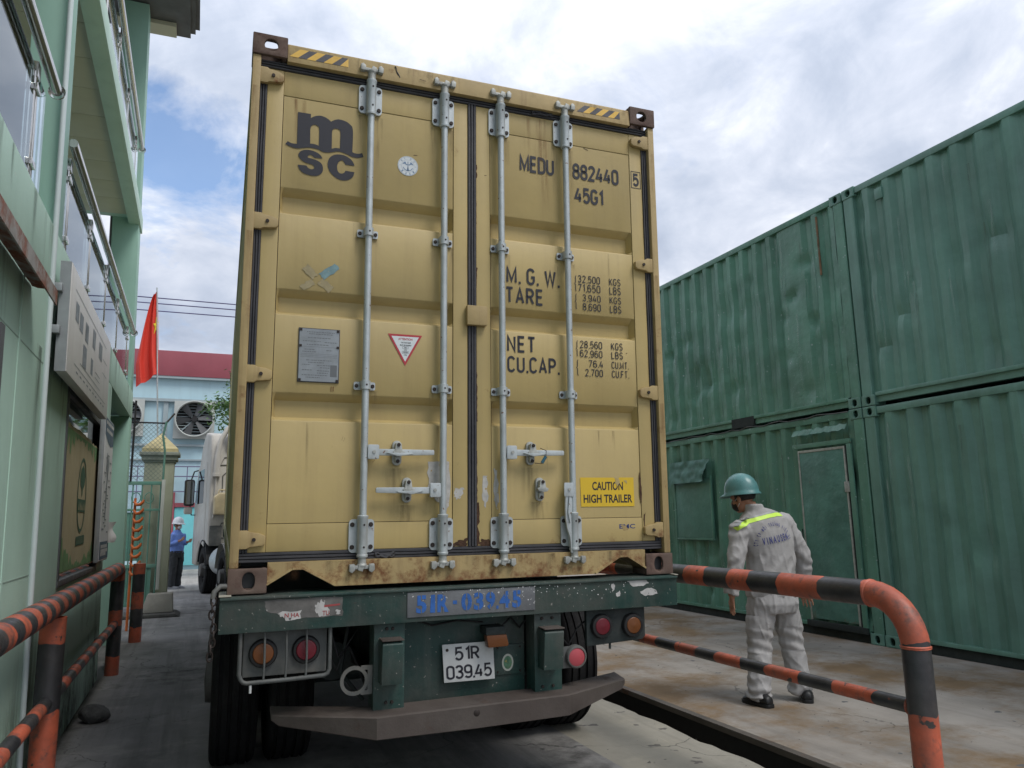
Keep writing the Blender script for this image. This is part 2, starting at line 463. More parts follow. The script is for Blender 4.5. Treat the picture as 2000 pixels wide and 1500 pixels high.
# ------------------------------------------------------------------ condensed stroke lettering (stencil style numerals)
def _arc(cx, cy, rx, ry, a0, a1, n=7): return [(cx + rx * math.cos(R(a0 + (a1 - a0) * i / n)), cy + ry * math.sin(R(a0 + (a1 - a0) * i / n))) for i in range(n + 1)]
_W = 0.46
def _o(x0=0.0, x1=_W, y0=0.0, y1=1.0, r=0.2):
    rx = (x1 - x0) / 2; cx = (x0 + x1) / 2
    return _arc(cx, y1 - r, rx, r, 0, 180, 10) + _arc(cx, y0 + r, rx, r, 180, 360, 10) + [(x1, y1 - r)]
GL = {
 '0': [_o()], '1': [[(0.06, 0.80), (0.24, 1.0), (0.24, 0.0)]],
 '2': [_arc(0.23, 0.77, 0.23, 0.23, 170, -25, 10) + [(0.0, 0.0), (0.46, 0.0)]],
 '3': [_arc(0.22, 0.765, 0.22, 0.235, 160, -70, 9) + [(0.16, 0.53)], [(0.16, 0.53), (0.24, 0.53)] + _arc(0.22, 0.265, 0.24, 0.265, 75, -160, 10)],
 '4': [[(0.36, 0.0), (0.36, 0.62)], [(0.26, 1.0), (0.0, 0.26), (0.48, 0.26)]],
 '5': [[(0.44, 1.0), (0.06, 1.0), (0.03, 0.52)] + _arc(0.22, 0.33, 0.24, 0.33, 125, -150, 10)],
 '6': [_o(0, _W, 0, 0.60, 0.2), [(0.0, 0.30), (0.0, 0.78)] + _arc(0.23, 0.78, 0.23, 0.22, 180, 25, 8)],
 '7': [[(0.0, 1.0), (0.46, 1.0), (0.14, 0.0)]],
 '8': [_o(0.02, _W - 0.02, 0.53, 1.0, 0.2), _o(0, _W, 0, 0.53, 0.2)],
 '9': [_o(0, _W, 0.40, 1.0, 0.2), [(_W, 0.70), (_W, 0.22)] + _arc(0.23, 0.22, 0.23, 0.22, 0, -155, 8)],
 'A': [[(0.0, 0.0), (0.25, 1.0), (0.50, 0.0)], [(0.08, 0.30), (0.42, 0.30)]],
 'B': [[(0, 0), (0, 1), (0.24, 1)] + _arc(0.24, 0.77, 0.20, 0.23, 90, -90, 8) + [(0, 0.54)], [(0.24, 0.54)] + _arc(0.24, 0.27, 0.22, 0.27, 90, -90, 8) + [(0, 0)]],
 'C': [_arc(0.23, 0.76, 0.23, 0.24, 15, 180, 9) + _arc(0.23, 0.24, 0.23, 0.24, 180, 345, 9)],
 'D': [[(0, 0), (0, 1), (0.20, 1)] + _arc(0.20, 0.76, 0.26, 0.24, 90, 0, 6) + _arc(0.20, 0.24, 0.26, 0.24, 0, -90, 6) + [(0, 0)]],
 'E': [[(0.40, 1), (0, 1), (0, 0), (0.40, 0)], [(0, 0.52), (0.36, 0.52)]],
 'F': [[(0.40, 1), (0, 1), (0, 0)], [(0, 0.52), (0.34, 0.52)]],
 'G': [_arc(0.23, 0.76, 0.23, 0.24, 15, 180, 9) + _arc(0.23, 0.24, 0.23, 0.24, 180, 360, 9) + [(0.46, 0.46), (0.26, 0.46)]],
 'K': [[(0, 0), (0, 1)], [(0.44, 1.0), (0.02, 0.42)], [(0.14, 0.58), (0.46, 0.0)]],
 'L': [[(0, 1), (0, 0), (0.40, 0)]],
 'M': [[(0, 0), (0, 1), (0.30, 0.12), (0.60, 1), (0.60, 0)]],
 'N': [[(0, 0), (0, 1), (0.46, 0), (0.46, 1)]],
 'P': [[(0, 0), (0, 1), (0.22, 1)] + _arc(0.22, 0.74, 0.23, 0.26, 90, -90, 9) + [(0, 0.48)]],
 'R': [[(0, 0), (0, 1), (0.22, 1)] + _arc(0.22, 0.74, 0.23, 0.26, 90, -90, 9) + [(0, 0.48)], [(0.22, 0.48), (0.46, 0.0)]],
 'S': [_arc(0.23, 0.77, 0.22, 0.23, 20, 235, 11) + _arc(0.23, 0.26, 0.23, 0.26, 60, -160, 11)],
 'T': [[(0, 1), (0.46, 1)], [(0.23, 1), (0.23, 0)]],
 'U': [[(0, 1), (0, 0.23)] + _arc(0.23, 0.23, 0.23, 0.23, 180, 360, 9) + [(0.46, 1)]],
 'W': [[(0, 1), (0.17, 0), (0.35, 0.95), (0.53, 0), (0.70, 1)]],
 '.': [[(0.0, 0.0), (0.0, 0.03)]], ',': [[(0.04, 0.03), (0.0, -0.16)]], '-': [[(0, 0.5), (0.26, 0.5)]],
}
def ribbon(pl, w):
    """flat mitred band around a polyline"""
    P = [Vector(p) for p in pl]
    Q = [P[0]]
    for p in P[1:]:
        if (p - Q[-1]).length > 1e-5: Q.append(p)
    P = Q
    closed = (P[0] - P[-1]).length < 1e-4
    if closed: P = P[:-1]
    n = len(P); vs, fs = [], []
    for i in range(n):
        a = P[i - 1] if (i or closed) else None
        b = P[(i + 1) % n] if (i < n - 1 or closed) else None
        d1 = (P[i] - a).normalized() if a is not None else None
        d2 = (b - P[i]).normalized() if b is not None else None
        c = P[i].copy()
        if d1 is None: d1 = d2; c -= d2 * w * 0.0
        if d2 is None: d2 = d1
        n1 = Vector((-d1.y, d1.x)); n2 = Vector((-d2.y, d2.x))
        mm = n1 + n2
        if mm.length < 1e-3: mm = n1
        mm.normalize()
        k = min(2.2, 1.0 / max(0.3, mm.dot(n1)))
        vs += [tuple(c + mm * w * k), tuple(c - mm * w * k)]
    for i in range(n if closed else n - 1):
        j = (i + 1) % n
        fs.append((2 * i, 2 * i + 1, 2 * j + 1, 2 * j))
    return vs, fs
def stroke_text(mb, txt, x0, x1, z0, z1, y, w=0.055, gap=0.20, fn=None):
    """letters fitted to the box, z0..z1 being cap height; w = half stroke relative to height"""
    allv, allf, x = [], [], 0.0
    for ch in txt:
        if ch == ' ': x += 0.34; continue
        gl = GL[ch]; gx = [p[0] for s in gl for p in s]
        for s in gl:
            s2 = [(p[0], w + p[1] * (1 - 2 * w)) for p in s]
            if ch == '.': s2 = [(0.0, 0.0), (0.0, 2 * w)]
            vs, fs = ribbon(s2, w)
            o = len(allv)
            allv += [(a + x, b) for a, b in vs]; allf += [tuple(i + o for i in f) for f in fs]
        x += max(gx) - min(0, min(gx)) + gap + (0.02 if ch not in '.,' else -0.02)
    ax, bx = min(v[0] for v in allv), max(v[0] for v in allv)
    pts = [(x0 + (a - ax) / (bx - ax) * (x1 - x0), z0 + b * (z1 - z0)) for a, b in allv]
    mb.add([fn(a, b) if fn else (a, y, b) for a, b in pts], allf)
    return mb
# ------------------------------------------------------------------ ground, trench, raised platform
def ground_mat(name, base, kinds):
    m = mat(name, base, 0.85, var=0.30, vs=1.2, dust=0.6, dcol=tuple(min(1, c * 1.5) for c in base), bump=0.35, bs=55, bd=0.006, spec=0.25, bleach=kinds.get('bleach', 0), bcol=kinds.get('bcol', (0.3, 0.3, 0.28)), rust=kinds.get('rust', 0), rs=kinds.get('rs', 1.0), rcol=kinds.get('rcol', RUST), chips=kinds.get('chips', 0), ccol=kinds.get('ccol', (0.03, 0.03, 0.03)), cs=kinds.get('cs', 9), drag=kinds.get('drag', 0.35), crack=kinds.get('crack', 0.8))
    return m
M_lane = ground_mat('asphalt_lane', (0.20, 0.195, 0.19), dict(bleach=0.7, bcol=(0.36, 0.345, 0.315), drag=0.55, rust=0.45, rs=0.9, rcol=(0.05, 0.048, 0.046)))
M_conc = ground_mat('worn_concrete', (0.24, 0.225, 0.19), dict(bleach=0.6, bcol=(0.36, 0.33, 0.26), chips=0.3, ccol=(0.12, 0.11, 0.1), cs=6))
M_plat = ground_mat('platform_concrete', (0.245, 0.222, 0.195), dict(bleach=0.4, bcol=(0.31, 0.29, 0.265), rust=0.74, rs=0.8, rcol=(0.175, 0.12, 0.07), chips=0.05, ccol=(0.1, 0.1, 0.1), cs=7))
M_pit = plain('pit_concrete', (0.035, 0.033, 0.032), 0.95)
M_black = plain('black_steel', (0.02, 0.021, 0.023), 0.5, spec=0.4)
m = MB()
xs = [-300, -30, -8, -1, 1.2, 2.6]
def lane_z(x, y): return 0.0
m.add([(-400, -400, 0), (2.30, -400, 0), (2.30, 600, 0), (-400, 600, 0)], [(0, 1, 2, 3)])
g = m.build('ground', M_lane, recalc=False); tag(g, kind='structure')
# concrete strip beside the pit, with a broken edge
m = MB()
N = 260
row = []
for i in range(N + 1):
    y = -6 + 26 * i / N
    e = 3.075 + 0.035 * mnoise.noise(Vector((y * 2.3, 1, 0))) + 0.03 * mnoise.noise(Vector((y * 9, 5, 0))) + 0.008 * mnoise.noise(Vector((y * 31, 7, 0)))
    row.append((y, e, 2.30 + 0.10 * mnoise.noise(Vector((y * 1.1, 3, 2)))))
vs, fs = [], []
for y, e, a in row:
    vs += [(2.30, y, 0.0), (e - 0.03, y, 0.002 + 0.004 * mnoise.noise(Vector((y * 5, 2, 2)))), (e, y, -0.012), (e + 0.004, y, -0.5)]
for i in range(N):
    for k in range(3): fs.append((i * 4 + k, i * 4 + k + 1, i * 4 + 4 + k + 1, i * 4 + 4 + k))
m.add(vs, fs)
o = m.build('concrete_lane_edge', M_conc, smooth=50); tag(o, kind='structure')
m = MB(); m.add([(2.30, -400, 0), (3.09, -400, 0), (3.09, -6, 0), (2.30, -6, 0), (2.30, 20, 0), (3.09, 20, 0), (3.09, 600, 0), (2.30, 600, 0)], [(0, 1, 2, 3), (4, 5, 6, 7)])
o = m.build('concrete_lane_end', M_conc, recalc=False); tag(o, kind='structure')
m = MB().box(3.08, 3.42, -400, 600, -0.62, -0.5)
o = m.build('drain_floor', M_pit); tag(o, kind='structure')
m = MB()
m.add([(3.27, -400, 0.065), (400, -400, 0.065), (400, 600, 0.065), (3.27, 600, 0.065)], [(0, 1, 2, 3)])
o = m.build('platform', M_plat, recalc=False); tag(o, kind='structure')
m = MB().box(3.238, 3.30, -60, 80, 0.028, 0.069)
o = m.build('platform_steel_edge', mat('edge_steel', (0.10, 0.085, 0.07), 0.6, 0.3, var=0.25, rust=0.5, rs=3), bevel=0.006); tag(o, kind='structure')
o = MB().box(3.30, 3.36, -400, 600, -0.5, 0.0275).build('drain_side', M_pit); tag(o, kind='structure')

# ------------------------------------------------------------------ yellow container on the trailer
KM = Matrix(((0.99956449, 0.02950295, -0.00063809, 0.0), (-0.02950984, 0.99934439, -0.02097525, 0.0), (0.00001884, 0.02098494, 0.99977979, 1.15449258), (0, 0, 0, 1)))
YEL = (0.435, 0.33, 0.135)
M_yel = mat('yellow_paint', YEL, 0.5, var=0.10, vs=1.3, streak=0.20, scol=(0.24, 0.17, 0.075), ss=11, dust=0.35, dcol=(0.36, 0.29, 0.16), bump=0.10, bs=7, bd=0.02, rgrad=[('z', 0.28, 0.17, 0.10)])
M_yfr = mat('yellow_frame_paint', (0.385, 0.285, 0.13), 0.6, var=0.18, vs=3, streak=0.55, scol=(0.17, 0.10, 0.05), ss=16, rust=0.30, rs=7, dust=0.3, dcol=(0.30, 0.22, 0.12), rgrad=[('z', 0.25, 0.05, 0.13)], bump=0.2, bs=30, bd=0.008)
M_cast = mat('rusted_casting', (0.115, 0.075, 0.06), 0.8, var=0.3, vs=8, rust=0.6, rs=9, rcol=(0.085, 0.05, 0.04), dust=0.5, dcol=(0.16, 0.125, 0.10), bump=0.35, bs=60, bd=0.004)
M_gask = mat('black_rubber', (0.042, 0.043, 0.05), 0.6, var=0.25, vs=6, dust=0.35, dcol=(0.08, 0.075, 0.075), bump=0.2, bs=30)
M_galv = mat('galvanised_steel', (0.46, 0.50, 0.51), 0.42, 0.35, var=0.14, vs=9, streak=0.35, scol=(0.30, 0.33, 0.34), ss=30, dust=0.25, dcol=(0.35, 0.33, 0.29), bump=0.08, bs=80, chips=0.04, ccol=(0.2, 0.12, 0.08), cs=50)
M_galvd = mat('dirty_galvanised', (0.36, 0.37, 0.35), 0.55, 0.3, var=0.25, vs=20, rust=0.35, rs=20, rcol=(0.2, 0.11, 0.06), bump=0.2, bs=60)
M_bolt = plain('dark_bolt', (0.035, 0.027, 0.024), 0.6, 0.3)
M_ink = plain('black_print', (0.02, 0.021, 0.03), 0.5)
M_side = mat('side_paint', (0.40, 0.36, 0.16), 0.55, var=0.14, vs=2, streak=0.4, scol=(0.22, 0.17, 0.09), ss=12, dust=0.4, dcol=(0.30, 0.29, 0.2), bump=0.1, rgrad=[('z', 0.35, 0.1, 0.15)])
cont = thing('shipping_container', 'tall yellow shipping container on the trailer with rusty corners and grey lock rods', 'container', M=KM)
CW, CH, CL = 2.438, 2.896, 12.192

def casting(x0, z0, side, top, y0=0.0, parent=cont):
    """corner casting 178 x 162 x 118 mm with oval holes"""
    w, d, h = 0.178, 0.165, 0.118
    m = MB()
    x1 = x0 + w
    t = 0.024
    m.plate_hole(x0, x1, z0, z0 + h, x0 + (0.094 if side < 0 else w - 0.094), z0 + h / 2, 0.034 if top else 0.029, 0.033 if top else 0.042, y0, y0 + t, sup=2.2)
    # outer side plate with hole
    xs_ = x0 if side < 0 else x1 - t
    Ms = Matrix(((0, 1, 0, 0), (1, 0, 0, 0), (0, 0, 1, 0), (0, 0, 0, 1)))
    m.plate_hole(y0 + t + 0.001, y0 + d, z0, z0 + h, y0 + 0.09, z0 + h / 2, 0.04, 0.036, xs_, xs_ + t, M=Ms)
    # inner side plate, back plate
    xi = x1 - t if side < 0 else x0
    m.box(xi, xi + t, y0 + t + 0.001, y0 + d, z0, z0 + h)
    m.box(x0 + t + 0.001, x1 - t - 0.001, y0 + d - t, y0 + d, z0, z0 + h)
    # hole plate on top / bottom
    Mz = Matrix(((1, 0, 0, 0), (0, 0, 1, 0), (0, 1, 0, 0), (0, 0, 0, 1)))
    zt = z0 + h - t if top else z0
    m.plate_hole(x0 + t + 0.001, x1 - t - 0.001, y0 + t + 0.001, y0 + d - t - 0.001, x0 + w / 2, y0 + d / 2, 0.05, 0.045, zt, zt + t, M=Mz)
    o = m.build('corner_casting', M_cast, parent, bevel=0.006, bseg=2)
    return o
for side, x0 in ((-1, 0.0), (1, CW - 0.178)):
    for top, z0 in ((1, CH - 0.118), (0, 0.0)):
        casting(x0, z0, side, top)
MB().box(0.026, 0.150, 0.030, 0.139, 0.026, 0.116).build('casting_hole_shade', M_black, cont); MB().box(CW - 0.150, CW - 0.060, 0.030, 0.139, 0.026, 0.116).build('casting_hole_shade', M_black, cont)  # black boxes added to paint the shade inside the lower casting holes
for side, x0 in ((-1, 0.0), (1, CW - 0.178)):
    for z0 in (0.0, CH - 0.118):
        MB().box(x0, x0 + 0.178, CL - 0.162, CL, z0, z0 + 0.118).build('corner_casting', M_cast, cont, bevel=0.006)
# posts
for x0, x1 in ((0.004, 0.046), (CW - 0.046, CW - 0.004)):
    m = MB().box(x0, x1, 0.012, 0.16, 0.119, CH - 0.119)
    m.build('corner_post', M_yfr, cont, bevel=0.006)
for x0, x1 in ((0.004, 0.1), (CW - 0.1, CW - 0.004)):
    MB().box(x0, x1, CL - 0.12, CL - 0.004, 0.119, CH - 0.119).build('corner_post', M_yfr, cont, bevel=0.006)
# header and sill
m = MB().prism([(0.004, 2.762), (0.012, 2.864), (0.03, 2.878), (0.15, 2.878), (0.15, 2.762)], 'yz', 0.179, CW - 0.179)
head = m.build('door_header', M_yfr, cont, bevel=0.004)
zb, zt = 0.018, 0.142
arch = lambda s: [(x if s < 0 else CW - x, z) for x, z in ((0.179, 0.035), (0.295, 0.104), (0.345, 0.104), (0.50, zb))]
poly = [(0.179, zt)] + [(0.179, 0.035)] + arch(-1)[1:] + arch(1)[::-1] + [(CW - 0.179, zt)]
m = MB().prism(poly, 'xz', 0.010, 0.15)
for s in (-1, 1):
    a = arch(s)
    for (xa, za), (xb, zb_) in zip(a[:-1], a[1:]):
        dx, dz = xb - xa, zb_ - za
        l = math.hypot(dx, dz); nx, nz = -dz / l * 0.010, dx / l * 0.010
        if s > 0: nx, nz = -nx, -nz
        m.prism([(xa, za), (xb, zb_), (xb + nx, zb_ + nz), (xa + nx, za + nz)], 'xz', 0.002, 0.149)
sill = m.build('door_sill', M_yfr, cont)
# side walls, roof, rails, front
def corr(mb, L0, L1, z0, z1, x, sx, pitch=0.278, depth=0.036, nz=1, dent=0.0, seed=0, flat=()):
    """vertical trapezoid corrugation along local y, facing sx*x"""
    pr = []
    y = L0
    a, b_, c = 0.072, 0.068, 0.070
    while y < L1 - 1e-6:
        inf = any(f0 < y < f1 for f0, f1 in flat)
        for dy, dp in ((0, 0), (a, 0), (a + b_, 1), (a + b_ + c, 1)):
            yy = min(y + dy, L1)
            pr.append((yy, 0.25 if any(f0 < yy < f1 for f0, f1 in flat) else dp))
        y += pitch
    pr.append((L1, 0))
    rd = random.Random(seed + 100)
    pits = [(rd.uniform(L0, L1), z0 + (z1 - z0) * min(0.93, max(0.08, rd.gauss(0.42, 0.22))), rd.uniform(0.06, 0.16), rd.uniform(0.018, 0.05), rd.uniform(0.6, 1.6)) for _ in range(int(dent * 3600))] if dent else []
    zs = [z0 + (z1 - z0) * k / nz for k in range(nz + 1)]
    vs, fs = [], []
    for zi, z in enumerate(zs):
        for yy, dp in pr:
            o = 0.0
            if dent:
                n1 = mnoise.noise(Vector((yy * 2.6 + seed, z * 1.7, seed))) + 0.6 * mnoise.noise(Vector((yy * 7 + seed, z * 4.5, seed + 3)))
                o = dent * n1 * (0.35 + 0.65 * (math.sin(math.pi * zi / nz) ** 0.5))
            for py, pz, pr_, pd, pa in pits:
                q2 = ((yy - py) / pr_) ** 2 + ((z - pz) / (pr_ * pa)) ** 2
                if q2 < 4: o += pd * math.exp(-q2 * 1.6)
            vs.append((x - sx * (depth * dp + o), yy + (0.010 * mnoise.noise(Vector((yy * 3, z * 3, seed + 9))) * (1 if dent and 0 < zi < nz else 0)), z))
    q = len(pr)
    for j in range(nz):
        for i in range(q - 1): fs.append((j * q + i, j * q + i + 1, (j + 1) * q + i + 1, (j + 1) * q + i))
    mb.add(vs, fs)
for x, sx in ((0.012, -1), (CW - 0.012, 1)):
    m = MB(); corr(m, 0.16, CL - 0.12, 0.16, 2.80, x, sx)
    m.build('side_wall', M_side, cont)
    xx = (0.004, 0.06) if sx < 0 else (CW - 0.06, CW - 0.004)
    MB().box(*xx, 0.166, CL - 0.163, 2.80, 2.875).build('top_side_rail', M_side, cont, bevel=0.005)
    MB().box(*xx, 0.166, CL - 0.163, 0.02, 0.165).build('bottom_side_rail', M_side, cont, bevel=0.005)
MB().box(0.061, CW - 0.061, 0.152, CL - 0.01, 2.85, 2.87).build('roof', M_side, cont)
MB().box(0.11, CW - 0.11, CL - 0.05, CL - 0.012, 0.12, 2.85).build('front_wall', M_side, cont)
MB().box(0.061, CW - 0.061, 0.152, CL - 0.17, 0.11, 0.15).build('floor', M_black, cont)
# gaskets (ridged rubber)
def gasket(name, x0, x1, z0, z1, vert, parent):
    m = MB()
    m.box(x0, x1, 0.045, 0.09, z0, z1)
    w = (x1 - x0) if vert else (z1 - z0)
    for k, (f0, f1, yy) in enumerate(((0.00, 0.33, 0.038), (0.345, 0.655, 0.036), (0.67, 1.0, 0.038))):
        n = 44
        for i in range(n):
            def q(t): return 0.0025 * mnoise.noise(Vector((t * 6 + k * 5, x0 * 3, z0)))
            if vert:
                a, b = z0 + (z1 - z0) * i / n, z0 + (z1 - z0) * (i + 1) / n
                vs = [(x0 + w * f0, 0.0455, a), (x0 + w * f0 + 0.003 + q(a), yy + q(a), a), (x0 + w * f1 - 0.003 + q(a), yy + q(a), a), (x0 + w * f1, 0.0455, a),
                      (x0 + w * f0, 0.0455, b), (x0 + w * f0 + 0.003 + q(b), yy + q(b), b), (x0 + w * f1 - 0.003 + q(b), yy + q(b), b), (x0 + w * f1, 0.0455, b)]
            else:
                a, b = x0 + (x1 - x0) * i / n, x0 + (x1 - x0) * (i + 1) / n
                vs = [(a, 0.0455, z0 + w * f0), (a, yy + q(a), z0 + w * f0 + 0.003 + q(a)), (a, yy + q(a), z0 + w * f1 - 0.003 + q(a)), (a, 0.0455, z0 + w * f1),
                      (b, 0.0455, z0 + w * f0), (b, yy + q(b), z0 + w * f0 + 0.003 + q(b)), (b, yy + q(b), z0 + w * f1 - 0.003 + q(b)), (b, 0.0455, z0 + w * f1)]
            m.add(vs, [(0, 1, 5, 4), (1, 2, 6, 5), (2, 3, 7, 6)])
    return m.build(name, M_gask, parent, smooth=35)
D0, D1 = 0.083, CW - 0.083
gasket('gasket', 0.046, D1 + 0.036, 2.728, 2.770, False, cont)
gasket('gasket', 0.047, D1 + 0.035, 0.141, 0.188, False, cont)
gasket('gasket', 0.0462, 0.084, 0.189, 2.727, True, cont)
gasket('gasket', D1 - 0.001, CW - 0.0462, 0.189, 2.727, True, cont)
gasket('gasket', 1.200, 1.250, 0.189, 2.727, True, cont)
MB().box(0.08, CW - 0.08, 0.112, 0.125, 0.15, 2.76).build('door_backing', M_black, cont)
# torn gasket bits
def blob_strip(pts, w, y, mt, parent, name):
    m = MB(); m.tube([(x, y + dy, z) for x, dy, z in pts], [w * (0.6 + 0.5 * random.random()) for _ in pts], 7)
    return m.build(name, mt, parent, smooth=50)
for (xa, xb, za) in ((1.60, 1.735, 2.752), (0.70, 0.80, 0.160)):
    for k in range(3):
        blob_strip([(xa + (xb - xa) * i / 7, 0.006 * random.random(), za + 0.008 * (k - 1) + 0.008 * random.uniform(-1, 1)) for i in range(8)], 0.007, 0.030, M_gask, cont, 'torn_gasket')
# hazard stripes on the header
M_hz = plain('hazard_yellow', (0.62, 0.38, 0.06), 0.5, var=0.2)
M_hk = plain('hazard_black', (0.05, 0.05, 0.06), 0.5, var=0.2)
def hazard(x0, x1, z0, z1, first, slant):
    n = 7; w = (x1 - x0) / n
    for k in range(n):
        a, b = x0 + w * k, x0 + w * (k + 1)
        s = 0.055
        pl = [(max(x0, min(x1, a - (0 if slant > 0 else 0))), z0), (min(b, x1), z0), (min(b + s * slant, x1) if slant > 0 else b, z1), (min(a + s * slant, x1), z1)]
        def yy(z): return 0.004 + (z - 2.762) / 0.102 * 0.008 - 0.0016
        MB().add([(x, yy(z), z) for x, z in pl], [(0, 1, 2, 3)]).build('hazard_stripe', M_hz if (k + first) % 2 else M_hk, head, recalc=False)
hazard(0.188, 0.50, 2.795, 2.848, 1, 1)
hazard(1.89, 2.19, 2.793, 2.843, 0, 1)
# welding scar on the header
blob_strip([(0.755 + 0.012 * random.random() + 0.006 * i, 0, 2.856 - 0.013 * i) for i in range(6)], 0.004, 0.007, M_gask, head, 'weld_scar')

# ---- doors
REC = ((0.838, 0.980), (1.385, 1.521), (1.927, 2.072))
def make_door(xa, xb, label):
    """frame, ribbed panel"""
    il, ir = xa + 0.085, xb - 0.085
    m = MB()
    YF = 0.046
    m.box(xa + 0.001, il, YF, 0.088, 0.189, 2.727)
    m.box(ir, xb - 0.001, YF, 0.088, 0.189, 2.727)
    m.box(il + 0.0005, ir - 0.0005, YF + 0.0015, 0.088, 2.588, 2.7268)
    m.box(il + 0.0005, ir - 0.0005, YF + 0.0015, 0.088, 0.1892, 0.324)
    d = m.build('door', M_yel, cont, bevel=0.004)
    d['label'] = label
    # panel with recessed ribs
    x0, x1 = il + 0.003, ir - 0.003
    f, bk = 0.0505, 0.0985
    prof = [(0.327, f)]
    for a, b in REC:
        prof += [(a - 0.006, f), (a, f + 0.003), (a + 0.020, bk), (b - 0.036, bk), (b - 0.002, f + 0.003), (b + 0.004, f)]
    prof += [(2.585, f)]
    e = 0.016
    nx = 14
    vs, fs = [], []
    xs_ = [x0, x0 + e] + [x0 + e + (x1 - x0 - 2 * e) * k / nx for k in range(1, nx)] + [x1 - e, x1]
    for z, y in prof:
        for i, x in enumerate(xs_):
            edge = i in (0, len(xs_) - 1)
            yy = f if edge else y
            if not edge and 0.33 < z < 2.58: yy += 0.0022 * mnoise.noise(Vector((x * 3.1, z * 2.3, xa)))
            vs.append((x, yy, z))
    q = len(xs_)
    for j in range(len(prof) - 1):
        for i in range(q - 1): fs.append((j * q + i, j * q + i + 1, (j + 1) * q + i + 1, (j + 1) * q + i))
    m = MB().add(vs, fs)
    m.build('panel', M_yel, d, smooth=28)
    return d
doorL = make_door(D0, 1.200, 'left door leaf with the black shipping logo and grey data plate')
doorR = make_door(1.250, D1, 'right door leaf with container number and weight lettering')
def hinge(xo, xi, z, d, kk):
    s = 1 if xi > xo else -1
    m = MB()
    m.prism([(xo, z - 0.044), (xo + s * 0.05, z - 0.044), (xo + s * 0.062, z - 0.036), (xi - s * 0.012, z - 0.030), (xi, z - 0.018), (xi, z + 0.016), (xi - s * 0.03, z + 0.030), (xo + s * 0.062, z + 0.036), (xo + s * 0.05, z + 0.044), (xo, z + 0.044)], 'xz', 0.016, 0.046)
    o = m.build('hinge', M_yfr, d, bevel=0.006)
    MB().cyl((xi - s * 0.055, 0.018, z), (xi - s * 0.055, 0.008, z), 0.009).build('hinge_pin', M_bolt, d, smooth=40)
for z in (2.672, 1.862, 1.064, 0.252):
    hinge(0.030, 0.166, z, doorL, 0)
    hinge(CW - 0.030, CW - 0.166, z, doorR, 1)
MB().prism([(1.186, 1.396), (1.30, 1.396), (1.306, 1.404), (1.306, 1.50), (1.298, 1.508), (1.186, 1.508)], 'xz', 0.008, 0.043).build('overlap_plate', M_yfr, doorR, bevel=0.006)

